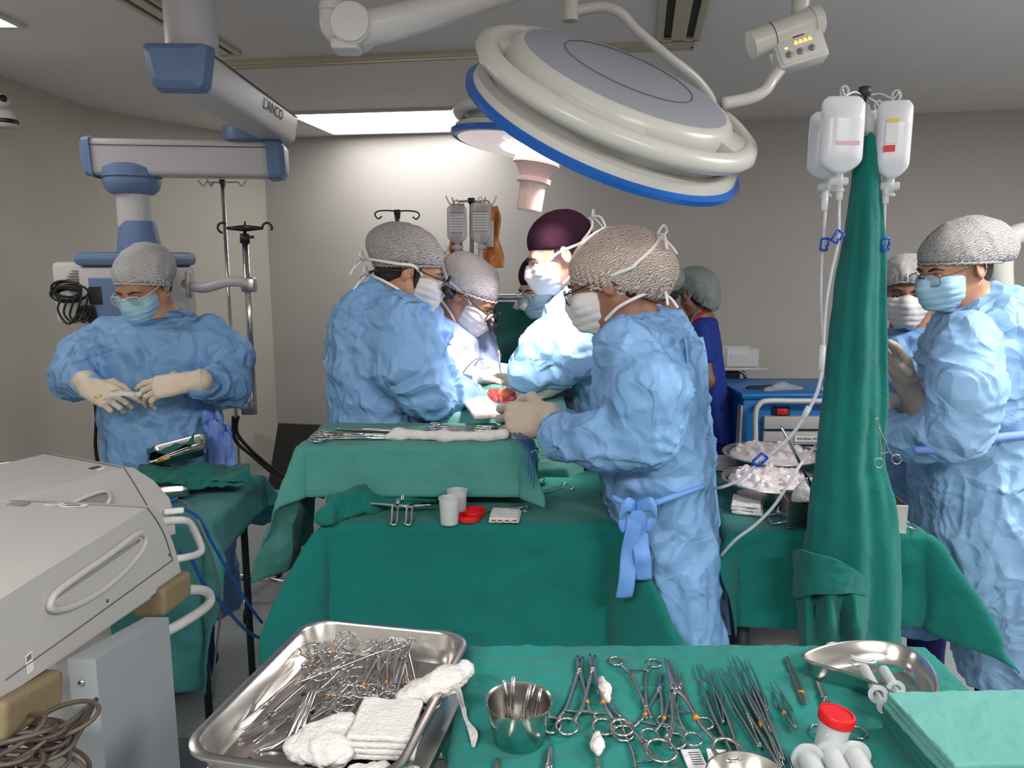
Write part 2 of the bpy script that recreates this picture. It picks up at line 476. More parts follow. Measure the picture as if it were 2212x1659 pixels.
def gown_mat(name, col, seed=0):
    """thin non-woven gown: crease lines from crumpling"""
    m, nt, b = newmat(name)
    b.inputs['Base Color'].default_value = (*col, 1); b.inputs['Roughness'].default_value = .55; b.inputs['Specular IOR Level'].default_value = .35
    tc = N(nt, 'ShaderNodeTexCoord'); mp = N(nt, 'ShaderNodeMapping'); mp.inputs['Location'].default_value = (seed, seed * .7, 0); nt.links.new(tc.outputs['Object'], mp.inputs[0])
    w = N(nt, 'ShaderNodeTexNoise'); w.inputs['Scale'].default_value = 4; nt.links.new(mp.outputs[0], w.inputs['Vector'])
    ad = N(nt, 'ShaderNodeVectorMath', operation='MULTIPLY_ADD'); ad.inputs[1].default_value = (.3, .3, .3); nt.links.new(w.outputs['Color'], ad.inputs[0]); nt.links.new(mp.outputs[0], ad.inputs[2])
    v1 = N(nt, 'ShaderNodeTexVoronoi', feature='DISTANCE_TO_EDGE'); v1.inputs['Scale'].default_value = 9; nt.links.new(ad.outputs[0], v1.inputs['Vector'])
    v2 = N(nt, 'ShaderNodeTexVoronoi', feature='F1'); v2.inputs['Scale'].default_value = 12; nt.links.new(ad.outputs[0], v2.inputs['Vector'])
    n3 = N(nt, 'ShaderNodeTexNoise', noise_type='RIDGED_MULTIFRACTAL'); n3.inputs['Scale'].default_value = 9; n3.inputs['Detail'].default_value = 2; nt.links.new(ad.outputs[0], n3.inputs['Vector'])
    a1 = N(nt, 'ShaderNodeMath', operation='MULTIPLY_ADD'); a1.inputs[1].default_value = 1.0; nt.links.new(v1.outputs['Distance'], a1.inputs[0]); nt.links.new(v2.outputs['Distance'], a1.inputs[2])
    a2 = N(nt, 'ShaderNodeMath', operation='MULTIPLY_ADD'); a2.inputs[1].default_value = .35; nt.links.new(n3.outputs['Fac'], a2.inputs[0]); nt.links.new(a1.outputs[0], a2.inputs[2])
    bp = N(nt, 'ShaderNodeBump'); bp.inputs['Strength'].default_value = .95; bp.inputs['Distance'].default_value = .022
    nt.links.new(a2.outputs[0], bp.inputs['Height']); nt.links.new(bp.outputs[0], b.inputs['Normal'])
    return m
def cap_mat(name, dark, light, fill=.5, scale=70):
    """see-through bouffant net over hair: pale threads on a darker ground"""
    m, nt, b = newmat(name)
    tc = N(nt, 'ShaderNodeTexCoord'); mp = N(nt, 'ShaderNodeMapping'); mp.inputs['Rotation'].default_value = (.5, .4, .3); nt.links.new(tc.outputs['Object'], mp.inputs[0])
    n = N(nt, 'ShaderNodeTexWave', wave_type='BANDS', bands_direction='Z'); n.inputs['Scale'].default_value = scale * .8; n.inputs['Distortion'].default_value = 14; n.inputs['Detail'].default_value = 4; n.inputs['Detail Scale'].default_value = .7; n.inputs['Detail Roughness'].default_value = .65
    nt.links.new(mp.outputs[0], n.inputs['Vector'])
    r = N(nt, 'ShaderNodeValToRGB'); r.color_ramp.elements[0].position = .0; r.color_ramp.elements[0].color = (*dark, 1); r.color_ramp.elements[1].position = 1.0 - fill * .5; r.color_ramp.elements[1].color = (*light, 1)
    nt.links.new(n.outputs['Fac'], r.inputs[0]); nt.links.new(r.outputs[0], b.inputs['Base Color'])
    b.inputs['Roughness'].default_value = .7
    bp = N(nt, 'ShaderNodeBump'); bp.inputs['Strength'].default_value = .35; bp.inputs['Distance'].default_value = .003
    nt.links.new(n.outputs['Fac'], bp.inputs['Height']); nt.links.new(bp.outputs[0], b.inputs['Normal'])
    return m
def cloth_mat(name, col, seed=0, bump=.35):
    """woven cotton drape with soft rumples"""
    m, nt, b = newmat(name)
    b.inputs['Roughness'].default_value = .85; b.inputs['Specular IOR Level'].default_value = .2
    b.inputs['Sheen Weight'].default_value = .08; b.inputs['Sheen Roughness'].default_value = .6
    tc = N(nt, 'ShaderNodeTexCoord'); mp = N(nt, 'ShaderNodeMapping'); mp.inputs['Location'].default_value = (seed, seed, seed); nt.links.new(tc.outputs['Object'], mp.inputs[0])
    n = N(nt, 'ShaderNodeTexNoise'); n.inputs['Scale'].default_value = 9; n.inputs['Detail'].default_value = 3; n.inputs['Distortion'].default_value = .8; nt.links.new(mp.outputs[0], n.inputs['Vector'])
    f = N(nt, 'ShaderNodeTexNoise'); f.inputs['Scale'].default_value = 900; nt.links.new(mp.outputs[0], f.inputs['Vector'])
    ff = N(nt, 'ShaderNodeMath', operation='MULTIPLY_ADD'); ff.inputs[1].default_value = .06; nt.links.new(f.outputs['Fac'], ff.inputs[0]); nt.links.new(n.outputs['Fac'], ff.inputs[2])
    bp = N(nt, 'ShaderNodeBump'); bp.inputs['Strength'].default_value = bump; bp.inputs['Distance'].default_value = .02
    nt.links.new(ff.outputs[0], bp.inputs['Height']); nt.links.new(bp.outputs[0], b.inputs['Normal'])
    g = N(nt, 'ShaderNodeTexNoise'); g.inputs['Scale'].default_value = 3; nt.links.new(mp.outputs[0], g.inputs['Vector'])
    r = N(nt, 'ShaderNodeMapRange'); r.inputs['From Min'].default_value = .3; r.inputs['From Max'].default_value = .7; r.inputs['To Min'].default_value = .9; r.inputs['To Max'].default_value = 1.1
    nt.links.new(g.outputs['Fac'], r.inputs['Value'])
    mx = N(nt, 'ShaderNodeVectorMath', operation='SCALE'); mx.inputs[0].default_value = col; nt.links.new(r.outputs[0], mx.inputs['Scale']); nt.links.new(mx.outputs[0], b.inputs['Base Color'])
    return m

M = {}
M['wall'] = mat('wall_paint', (.46, .435, .41), .45, spec=.4, var=.03, vscale=2, bump=.05, bscale=3)
M['wall_left'] = mat('wall_paint_beige', (.48, .45, .395), .5, spec=.4, var=.03, vscale=2)
M['ceiling'] = mat('ceiling_paint', (.74, .69, .67), .7, var=.03, vscale=2, bump=.05, bscale=4)
M['floor'] = mat('floor_vinyl', (.30, .34, .35), .35, var=.12, vscale=60)
M['rail'] = mat('anodised_rail', (.50, .45, .34), .4, .3, var=.06, vscale=20)
M['dark_slot'] = mat('slot_dark', (.03, .028, .024), .7)
M['panel_light'] = mat('panel_diffuser', (.9, .9, .9), .5, emit=(1, .99, .97), estr=2.6)
M['white_paint'] = mat('white_enamel', (.55, .53, .52), .3, spec=.5)
M['lamp_grey'] = mat('lamp_housing', (.50, .49, .46), .28, spec=.5)
M['lamp_dome'] = mat('lamp_dome', (.27, .28, .33), .45, spec=.4)
M['blue_rim'] = mat('blue_trim', (.01, .10, .42), .25)
M['pend_white'] = mat('pendant_shell', (.50, .48, .50), .35)
M['pend_blue'] = mat('pendant_blue', (.12, .19, .34), .4)
M['steel'] = mat('stainless', (.60, .58, .56), .22, 1.0)
M['steel_tool'] = mat('tool_steel', (.50, .49, .48), .22, 1.0)
M['steel_brushed'] = mat('stainless_brushed', (.50, .48, .46), .30, 1.0, bump=.05, bscale=40, stretch=(1, 30, 1))
M['chrome'] = mat('chrome', (.7, .7, .7), .12, 1.0)
M['black'] = mat('black_plastic', (.012, .012, .013), .4)
M['dark'] = mat('dark_metal', (.03, .04, .045), .5, .3)
M['gown'] = gown_mat('gown_blue', (.175, .345, .61))
M['gown_pale'] = gown_mat('gown_pale_blue', (.25, .43, .68), 3)
M['gown_lav'] = gown_mat('gown_lavender_blue', (.33, .43, .66), 5)
M['tie_blue'] = mat('gown_tie_blue', (.12, .28, .64), .6, bump=.3, bscale=25)
M['tie'] = mat('gown_belt', (.16, .26, .66), .6, bump=.3, bscale=25)
M['scrub'] = mat('scrub_royal', (.008, .03, .25), .8, bump=.3, bscale=9)
M['scrub_navy'] = mat('scrub_navy', (.02, .02, .16), .8)
M['red_trim'] = mat('red_trim', (.45, .01, .03), .7)
M['skin'] = mat('skin_warm', (.45, .23, .14), .5, sss=.08, var=.06, vscale=20)
M['skin_light'] = mat('skin_light', (.58, .33, .24), .5, sss=.08, var=.05, vscale=20)
M['skin_deep'] = mat('skin_deep', (.26, .12, .08), .5, sss=.06, var=.06, vscale=20)
M['mask_white'] = mat('mask_white', (.62, .60, .60), .8, bump=.25, bscale=30, stretch=(1, 1, 3))
M['mask_blue'] = mat('mask_blue', (.36, .58, .72), .8, bump=.25, bscale=30, stretch=(1, 1, 3))
M['tape'] = mat('white_tie', (.75, .72, .70), .8)
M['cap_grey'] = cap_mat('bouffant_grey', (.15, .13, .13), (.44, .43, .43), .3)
M['cap_white_lit'] = cap_mat('bouffant_white_lit', (.46, .40, .39), (.80, .76, .74), .4)  # white net cap with the pinkish lamplight put into its colours
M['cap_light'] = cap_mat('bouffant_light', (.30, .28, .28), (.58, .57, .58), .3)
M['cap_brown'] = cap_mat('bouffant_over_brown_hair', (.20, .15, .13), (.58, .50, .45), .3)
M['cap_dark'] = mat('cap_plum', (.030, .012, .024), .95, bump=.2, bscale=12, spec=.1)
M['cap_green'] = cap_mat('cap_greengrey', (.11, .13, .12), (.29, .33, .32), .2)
M['hair'] = mat('hair_dark', (.018, .012, .010), .55, bump=.4, bscale=90, stretch=(1, 1, .2))
M['lens'] = mat('lens', (.85, .88, .9), .03, trans=.9, alpha=.25)
M['clearframe'] = mat('clear_frame', (.75, .72, .70), .15, alpha=.8)
M['glove'] = mat('latex_glove', (.62, .52, .42), .5, bump=.15, bscale=40, sss=.05)
M['glove_grey'] = mat('glove_taupe', (.45, .37, .30), .5, bump=.2, bscale=30)
M['drape'] = cloth_mat('drape_green', (.0, .118, .102), 1, .5)
M['drape_mid'] = cloth_mat('drape_teal', (.05, .205, .182), 2, .5)
M['drape_near'] = cloth_mat('drape_near', (.0, .17, .148), 3, 1.0)
M['drape_pale'] = cloth_mat('towel_pale_teal', (.09, .29, .26), 4)
M['drape_left'] = cloth_mat('drape_blue_teal', (.06, .27, .27), 5)
M['gauze'] = mat('gauze', (.56, .54, .53), .9, bump=.35, bscale=180)
M['ice'] = mat('ice', (.78, .70, .70), .25, bump=.6, bscale=45, sss=.1)
M['clear'] = mat('clear_plastic', (.80, .83, .84), .2, alpha=.45)
M['frost'] = mat('frosted_plastic', (.62, .65, .66), .3, alpha=.45)
M['bag'] = mat('saline_bag', (.62, .62, .68), .25, alpha=.93, var=.05, vscale=10)
M['bag_clear'] = mat('clear_bag', (.62, .55, .58), .2, alpha=.6)
M['amber'] = mat('amber_cover', (.55, .20, .05), .35, bump=.4, bscale=14, alpha=.95)
M['paper'] = mat('paper_label', (.62, .60, .62), .7)
M['ink'] = mat('ink', (.03, .03, .03), .6)
M['yellow'] = mat('yellow_label', (.62, .48, .03), .6)
M['red'] = mat('red_plastic', (.50, .008, .012), .35)
M['redlabel'] = mat('red_label', (.50, .02, .03), .5)
M['pinkprint'] = mat('pink_print', (.60, .38, .42), .6)
M['orange'] = mat('orange_tape', (.50, .17, .01), .6)
M['redtape'] = mat('red_tape', (.30, .03, .02), .6)
M['device'] = mat('device_grey', (.40, .385, .375), .5, bump=.12, bscale=220)
M['device_dark'] = mat('device_recess', (.22, .22, .23), .6)
M['device_line'] = mat('device_seam', (.08, .08, .08), .7)
M['panel_blue_grey'] = mat('device_side', (.24, .26, .28), .5, bump=.1, bscale=150)
M['tan'] = mat('tan_rubber', (.17, .13, .072), .7, bump=.2, bscale=60)
M['cablebrown'] = mat('cable_brown', (.07, .052, .042), .5)
M['cableblue'] = mat('cable_blue', (.01, .06, .28), .35)
M['cablegrey'] = mat('cable_grey', (.10, .10, .11), .5)
M['cart_blue'] = mat('cart_blue', (.0, .14, .42), .35)
M['cart_grey'] = mat('cart_drawer', (.40, .38, .38), .5)
M['navy_cloth'] = mat('navy_cloth', (.015, .02, .05), .8)
M['blueclip'] = mat('blue_clip', (.0, .05, .42), .35)
M['blood'] = mat('wound_red', (.48, .03, .02), .3, bump=.5, bscale=50, var=.3, vscale=30)
M['wound_orange'] = mat('tissue_orange', (.60, .14, .06), .3, bump=.4, bscale=60)
M['tubing'] = mat('clear_tubing', (.60, .60, .68), .15, alpha=.6)
M['led_orange'] = mat('led_orange', (1, .4, .02), .4, emit=(1, .38, .02), estr=4)
M['led_green'] = mat('led_green', (.3, 1, .1), .4, emit=(.35, 1, .1), estr=2)
M['lens_lit'] = mat('lamp_lens', (.55, .48, .50), .15, bump=.6, bscale=40, emit=(1, .85, .82), estr=.22)
M['lens_hot'] = mat('lamp_hot', (1, .9, .85), .3, emit=(1, .80, .72), estr=5)
M['handle_pink'] = mat('lamp_handle', (.62, .47, .44), .35)
M['lime'] = mat('lime_label', (.45, .62, .02), .5)
M['tub_grey'] = mat('plastic_tub_grey', (.16, .15, .15), .5)
M['lanyard'] = mat('lanyard', (.10, .14, .22), .7)
M['eye'] = mat('eye_white', (.6, .56, .54), .2)
M['iris'] = mat('iris', (.02, .012, .008), .15)
M['cotton_pink'] = mat('drape_pinkish', (.55, .40, .42), .8, bump=.3, bscale=14)
M['drape_lilac'] = mat('drape_lilac', (.36, .33, .42), .8, bump=.3, bscale=14)

def text(name, body, size, loc, Mx, mat_, parent, ext=.0003, align='CENTER', sx=1.0):
    cu = bpy.data.curves.new(name, 'FONT'); cu.body = body; cu.size = size; cu.align_x = align; cu.align_y = 'CENTER'; cu.extrude = ext
    o = bpy.data.objects.new('tmp_text', cu); COL.objects.link(o)
    dg = bpy.context.evaluated_depsgraph_get(); me = bpy.data.meshes.new_from_object(o.evaluated_get(dg))
    v = np.array([tuple(q.co) for q in me.vertices]); v[:, 0] *= sx
    f = [tuple(p.vertices) for p in me.polygons]
    bpy.data.objects.remove(o); bpy.data.curves.remove(cu); bpy.data.meshes.remove(me)
    Mn = np.array(Mx); v = v @ Mn.T + np.array(loc)
    return obj(name, (v.tolist(), f), mat_, parent, smooth=False)
# ------------------------------------------------------------------ the room
def flat(name, pts, m, kind='structure', thick=.05, n=None):
    """slab behind the given planar outline"""
    pts = [Vector(p) for p in pts]; nn = Vector(n).normalized()
    b = MB(); k = len(pts); v = pts + [p - nn * thick for p in pts]
    b.add(v, [tuple(range(k)), tuple(range(2 * k - 1, k - 1, -1))] + [(i, k + i, k + (i + 1) % k, (i + 1) % k) for i in range(k)])
    o = obj(name, b.vf(), m, smooth=False); o['kind'] = kind; return o
XL = -2.48
c0 = (XL, 4.70); c1 = (-1.84, 5.86); c2 = (1.57, 5.07); c3 = (3.6, 4.60)
RX, FY = 3.6, -2.2
flat('floor', [(XL, FY, 0), (RX, FY, 0), (RX, 4.6, 0), (c2[0], c2[1], 0), (c1[0], c1[1], 0), (c0[0], c0[1], 0)], M['floor'], n=(0, 0, 1))
flat('ceiling', [(XL, FY, ZC), (c0[0], c0[1], ZC), (c1[0], c1[1], ZC), (c2[0], c2[1], ZC), (RX, 4.6, ZC), (RX, FY, ZC)], M['ceiling'], n=(0, 0, -1))
def wall(name, a, b, m):
    a = Vector((*a, 0)); b = Vector((*b, 0)); d = (b - a).normalized(); n = Vector((d.y, -d.x, 0))
    return flat(name, [a, b, b + Vector((0, 0, ZC)), a + Vector((0, 0, ZC))], m, n=n)
wall('wall_left', (XL, FY), c0, M['wall_left'])
wall('wall_corner', c0, c1, M['wall_left'])
wall('wall_back', c1, c2, M['wall'])
wall('wall_back_right', c2, c3, M['wall'])
wall('wall_right', c3, (RX, FY), M['wall'])
wall('wall_front', (RX, FY), (XL, FY), M['wall'])
bb = MB()
for a, b in ((c1, c2), (c0, c1)):
    a = Vector((*a, 0)); b = Vector((*b, 0)); d = (b - a).normalized(); n = Vector((d.y, -d.x, 0))
    bb.add([a + n * .012, b + n * .012, b + n * .012 + Vector((0, 0, .07)), a + n * .012 + Vector((0, 0, .07)), a, b, b + Vector((0, 0, .07)), a + Vector((0, 0, .07))],
           [(0, 1, 2, 3), (3, 2, 6, 7), (4, 5, 1, 0), (0, 3, 7, 4), (1, 5, 6, 2)])
o = obj('baseboard_back', bb.vf(), M['wall'], smooth=False); o['kind'] = 'structure'

def ceil_px(px, py): return PZ(px, py, ZC)
# linear air diffusers let into the ceiling
def diffuser(a, b, wid, label, slots=2):
    a = Vector(a); b = Vector(b); d = (b - a); L = d.length; d.normalize(); n = Vector((-d.y, d.x, 0)); mid = (a + b) / 2
    Mx = Matrix((d, n, Vector((0, 0, 1)))).transposed()
    t = thing('ceiling_diffuser', label, 'air diffuser', mid, 'linear air diffusers in the ceiling')
    m = MB()
    for k, (y, w) in enumerate(((-.42, .16), (.42, .16), (0, .34))): m.box(mid + n * (y * wid) - Vector((0, 0, .008)), (L, w * wid, .022), Mx, .004)
    for s in (-1, 1): m.box(mid + d * (s * (L / 2 - .008)) - Vector((0, 0, .008)), (.016, wid, .022), Mx, .003)
    obj('frame', m.vf(), M['rail'], t, smooth=False)
    for s in (-1, 1):
        m = MB().box(mid + n * (s * .255 * wid) - Vector((0, 0, .002)), (L - .02, .15 * wid, .006), Mx); obj('slot', m.vf(), M['dark_slot'], t, smooth=False)
A = ceil_px(500, 137); Bq = ceil_px(1500, 92)
d_ = (Bq - A).normalized(); A2 = A - d_ * .02; B2 = Bq
diffuser(A2, B2, .10, 'long cream linear air diffuser across the ceiling behind the big surgical lamp')
p0 = ceil_px(1468, 60); n_ = Vector((d_.y, -d_.x, 0))
diffuser(p0 + Vector((.02, .12, 0)), p0 + n_ * 2.2, .17, 'wide cream slotted air diffuser on the ceiling above the lamp control box')
p0 = ceil_px(490, 112); p1_ = ceil_px(310, 0); dd = (p1_ - p0).normalized()
diffuser(p0 + dd * .0, p0 + dd * 2.3, .13, 'cream slotted air diffuser on the ceiling left of the pendant column')

# ceiling lights
def ceiling_light(corner_pts, label, power, lightp=True):
    c = [Vector(p) for p in corner_pts]; mid = sum(c, Vector()) / 4; u = (c[1] - c[0]); L = u.length; u.normalize(); v = (c[3] - c[0]); W = v.length; n = Vector((-u.y, u.x, 0))
    Mx = Matrix((u, n, Vector((0, 0, 1)))).transposed(); mid.z = ZC
    t = thing('ceiling_light', label, 'ceiling light', mid, 'recessed ceiling light panels')
    m = MB()
    for s in (-1, 1):
        m.box(mid + n * (s * (W / 2 + .012)) - Vector((0, 0, .006)), (L + .048, .024, .02), Mx, .003)
        m.box(mid + u * (s * (L / 2 + .012)) - Vector((0, 0, .006)), (.024, W, .02), Mx, .003)
    obj('frame', m.vf(), M['white_paint'], t, smooth=False)
    obj('diffuser', MB().box(mid - Vector((0, 0, .006)), (L, W, .010), Mx).vf(), M['panel_light'], t, smooth=False)
    ang = math.atan2(u.y, u.x)
    area('panel_lamp', mid - Vector((0, 0, .02)), (0, 0, ang), L, W, power, (1, .97, .93))
cl = [ceil_px(690, 287), ceil_px(995, 280), ceil_px(1012, 231), ceil_px(622, 243)]
u = (cl[1] - cl[0]).normalized(); w = Vector((-u.y, u.x, 0)); base = cl[0]; 
cl = [base, base + u * 1.22, base + u * 1.22 - w * .60, base - w * .60]
# derive a true rectangle from the photographed corners
A_ = ceil_px(690, 287); B_ = ceil_px(622, 243); C_ = ceil_px(1008, 232); u = (C_ - B_).normalized(); w = Vector((-u.y, u.x, 0)); Wd = abs((A_ - B_).dot(w)); Ln = (C_ - B_).length
ceiling_light([B_ , B_ + u * Ln, B_ + u * Ln + w * Wd, B_ + w * Wd], 'bright rectangular ceiling light panel near the back wall left of the surgical lamps', PANEL_POWER)
q = ceil_px(38, 50)
ceiling_light([q + Vector((-1.2, -.02, 0)), q + Vector((0, -.02, 0)), q + Vector((0, -.42, 0)), q + Vector((-1.2, -.42, 0))] if False else [q - Vector((.62, .62, 0)), q - Vector((.0, .62, 0)), q, q - Vector((.62, 0, 0))],
              'bright square ceiling light panel at the left edge above the wall camera', PANEL_POWER * .35)
for (x, y, lab) in ((-.9, -.7, 'ceiling light panel behind the viewer on the left'), (1.3, -.7, 'ceiling light panel behind the viewer on the right'), (2.4, 1.6, 'ceiling light panel above the right side of the room')):
    ceiling_light([(x - .55, y - .3, ZC), (x + .55, y - .3, ZC), (x + .55, y + .3, ZC), (x - .55, y + .3, ZC)], lab, ROOM_POWER)

# wall camera
t = thing('security_camera', 'white pan and tilt wall camera with a black lens at the left wall', 'camera', (XL + .12, 3.72, 2.2))
c = P(2, 235, 3.70)
c.x = XL + .12
obj('mount', MB().lathe([(0, -.085), (.05, -.085), (.055, -.07), (.055, -.045), (.05, -.02), (.03, 0), (0, 0)], c).vf(), M['white_paint'], t)
obj('dark_band', MB().lathe([(.056, -.068), (.058, -.066), (.058, -.050), (.056, -.048)], c).vf(), M['black'], t)
obj('head', MB().lathe([(0, -.036), (.02, -.03), (.036, 0), (.02, .03), (0, .036)], c + Vector((0, 0, .035))).vf(), M['white_paint'], t)
obj('lens', MB().cyl(c + Vector((.022, -.024, .04)), c + Vector((.028, -.034, .042)), .015).vf(), M['black'], t)
obj('bracket', MB().box(c + Vector((-.075, 0, -.05)), (.10, .05, .04), None, .008).vf(), M['white_paint'], t)

# ------------------------------------------------------------------ left equipment pendant
t = thing('ceiling_pendant', 'white and blue jointed ceiling pendant arm with lettering above the nurse at left', 'medical pendant', (P(418, 100, 2.4).x, 2.4, ZC))
pc = P(418, 150, 2.48); Dp = 2.48
colx = pc.x; 
obj('column', MB().cyl((colx, Dp, 2.12), (colx, Dp, ZC), .077, 40).vf(), M['pend_white'], t, smooth=40.0)
obj('canopy', MB().lathe([(0, ZC - .03), (.20, ZC - .03), (.215, ZC - .02), (.215, ZC), (0, ZC)], (colx + .07, Dp - .10, 0)).vf(), M['pend_white'], t, smooth=40.0)
# upper arm: rounded trapezoid section, runs front-left to back-right
a = P(390, 172, 2.36); b = P(600, 262, 3.42); a.z = b.z = (a.z + b.z) / 2; ax = (b - a).normalized()
def arm(a, b, w_top, w_bot, h, m):
    ax = (b - a).normalized(); sx = Vector((ax.y, -ax.x, 0)).normalized(); Mx = Matrix((sx, Vector((0, 0, 1)), -ax)).transposed()
    poly = []
    for (x, y, r) in ((w_top / 2, h / 2, .02), (-w_top / 2, h / 2, .02), (-w_bot / 2, -h / 2, .035), (w_bot / 2, -h / 2, .035)):
        poly.append((x, y))
    # round the outline
    P2 = []; n = len(poly)
    for i in range(n):
        p, q, r = Vector(poly[i - 1]), Vector(poly[i]), Vector(poly[(i + 1) % n]); rr = .022
        s = q + (p - q).normalized() * rr; e = q + (r - q).normalized() * rr
        for k in range(6):
            tt = k / 5; P2.append(tuple((1 - tt) ** 2 * s + 2 * tt * (1 - tt) * q + tt * tt * e))
    mb = MB(); L = (b - a).length
    mb.prism(P2, L, Matrix((sx, Vector((0, 0, 1)), ax)).transposed() if sx.cross(Vector((0, 0, 1))).dot(ax) > 0 else Matrix((-sx, Vector((0, 0, 1)), ax)).transposed(), a)
    return mb, P2, ax
mb, P2, ax = arm(a, b, .175, .135, .118, None)
ua = obj('upper_arm', mb.vf(), M['pend_white'], t, smooth=35.0)
def endcap(c, ax, w_top, w_bot, h, ln, s=1.06):
    mb, P3, _ = arm(c, c + ax * ln, w_top, w_bot, h, None)
    v = np.array(mb.v); n = len(P3); cc = v.mean(0)
    axn = np.array(ax)
    for i, (f, rows) in enumerate(((.96, slice(0, n)), (1.05, slice(n, 2 * n)))):
        ctr = v[rows].mean(0); v[rows] = ctr + (v[rows] - ctr) * f
    # add bulged tip ring
    tip = v[:n]; ctr = tip.mean(0)
    ring = ctr + (tip - ctr) * .72 - axn * .018
    V = np.concatenate([v, ring]); Fx = mb.f[1:] + [tuple(range(3 * n - 1, 2 * n - 1, -1))] + [(2 * n + i, 2 * n + (i + 1) % n, (i + 1) % n, i) for i in range(n)]
    return V.tolist(), Fx
obj('front_cap', endcap(a - ax * .03, ax, .195, .150, .128, .05), M['pend_blue'], t, smooth=35.0)
# lettering on the right flank of the upper arm
sx = Vector((ax.y, -ax.x, 0)).normalized()
mid = a + (b - a) * .66 + sx * .0815 + Vector((0, 0, .012))
slant = Vector((0, 0, 1)) * 1.0 + sx * .17
text('lettering', "L'ANCO", .055, mid, Matrix((ax, slant.normalized(), ax.cross(slant.normalized()))).transposed(), M['ink'], ua, sx=1.35)
obj('seam', MB().box(a + (b - a) * .5 + sx * .0875 + Vector((0, 0, .046)), ((b - a).length * .98, .003, .003), Matrix((ax, sx, Vector((0, 0, 1)))).transposed()).vf(), M['device_line'], ua)
# joint and lower arm
j = P(540, 296, 3.38); 
obj('joint', MB().lathe([(0, -.03), (.09, -.03), (.10, -.022), (.105, .02), (.10, .034), (0, .034)], (j.x, 3.36, j.z)).vf(), M['pend_blue'], t, smooth=40.0)
la = P(196, 343, 3.30); lb = P(610, 347, 3.40); la.z = lb.z = (la.z + lb.z) / 2
ax2 = (lb - la).normalized()
mb, _, _ = arm(la + ax2 * .02, lb - ax2 * .04, .17, .13, .145, None)
lo_ = obj('lower_arm', mb.vf(), M['pend_white'], t, smooth=35.0)
obj('seam', MB().box((la + lb) / 2 - Vector((0, .0835, -.045)), ((lb - la).length * .92, .003, .003), rotz(math.atan2(ax2.y, ax2.x))).vf(), M['device_line'], lo_)
obj('end_cap', endcap(la + ax2 * .0, ax2, .185, .145, .157, .03), M['pend_blue'], t, smooth=35.0)
obj('end_cap', endcap(lb + ax2 * .0, -ax2, .185, .145, .157, .05), M['pend_blue'], t, smooth=35.0)
# drop column
cx_ = P(286, 400, 3.33).x; dz = lambda py: P(286, py, 3.33).z
obj('swivel', MB().lathe([(0, dz(356)), (.09, dz(356)), (.118, dz(366)), (.12, dz(384)), (.112, dz(386)), (.115, dz(392)), (.105, dz(410)), (.085, dz(420)), (0, dz(420))], (cx_, 3.33, 0)).vf(), M['pend_blue'], t, smooth=40.0)
obj('drop_column', MB().cyl((cx_, 3.33, dz(415)), (cx_, 3.33, dz(490)), .068, 36).vf(), M['pend_white'], t, smooth=40.0)
obj('flare', MB().lathe([(.0, dz(478)), (.070, dz(478)), (.074, dz(488)), (.086, dz(530)), (.095, dz(552)), (0, dz(552))], (cx_ + .01, 3.33, 0)).vf(), M['pend_blue'], t, smooth=40.0)
hc = P(298, 560, 3.33); zb = P(298, 985, 3.33).z
obj('head_cover', MB().box((hc.x, 3.33, hc.z + .0), (.385, .34, .06), None, .028).vf(), M['pend_blue'], t, smooth=40.0)
hd = obj('head', MB().box((hc.x, 3.33, (hc.z - .03 + zb) / 2), (.36, .32, hc.z - .03 - zb), None, .02).vf(), M['pend_white'], t, smooth=40.0)
obj('service_panel', MB().box((hc.x - .02, 3.33 - .165, (hc.z - .05 + zb) / 2), (.22, .012, hc.z - .1 - zb), None, .004).vf(), M['pend_blue'], hd)
# rails with bottle clamp arms
for py in (615, 880):
    z = P(470, py, 3.3).z
    mb = MB().tube([P(400, py - 2, 3.3), P(440, py + 6, 3.22), P(500, py - 6, 3.22), P(548, py, 3.25)], .018, 8, spline=5)
    v = np.array(mb.v); v[:, 2] = z + (v[:, 2] - z) * 1.2; 
    bk = obj('bracket', (v.tolist(), mb.f), M['pend_white'], t)
    obj('clamp', MB().box(P(538, py, 3.25), (.055, .05, .06), None, .006).vf(), M['steel_brushed'], bk)
obj('rail', MB().box(P(408, 615, 3.27), (.018, .03, .11), None, .003).vf(), M['steel_brushed'], t)

# grey speaker-like monitor on the far side with the cables
t = thing('wall_unit', 'off-white ventilated box with black cables looped over it left of the pendant head', 'device', P(165, 640, 3.25))
ub = obj('housing', MB().box(P(172, 632, 3.30), (.16, .12, .26), None, .02).vf(), M['white_paint'], t, smooth=40.0)
for k in range(9):
    w = .035 * math.sin(math.pi * (k + 1) / 10) + .02
    obj('vent_slot', MB().box(P(170, 585 + k * 6, 3.236), (w * 2, .004, .004)).vf(), M['device_dark'], ub)
obj('plug_box', MB().box(P(212, 638, 3.18), (.055, .05, .075), None, .006).vf(), M['black'], t, smooth=40.0)
random.seed(3)
mb = MB()
for k in range(7):
    c = P(148 + random.uniform(-6, 8), 632 + random.uniform(-8, 8), 3.15 + .01 * k)
    mb.torus(c, random.uniform(.035, .06), .005, basis((random.uniform(-.3, .3), -1, random.uniform(-.3, .3))), n=18, m=6, sx=1.2, sy=.6)
for k in range(5):
    mb.tube([P(135 + k * 14, 640, 3.15), P(125 + k * 13, 670 + k * 6, 3.14), P(150 + k * 11, 700 - k * 4, 3.15), P(180 + k * 5, 660, 3.15), P(195 + k * 4, 700, 3.16)], .0045, 6, spline=6)
obj('cable_loop', mb.vf(), M['black'], t)

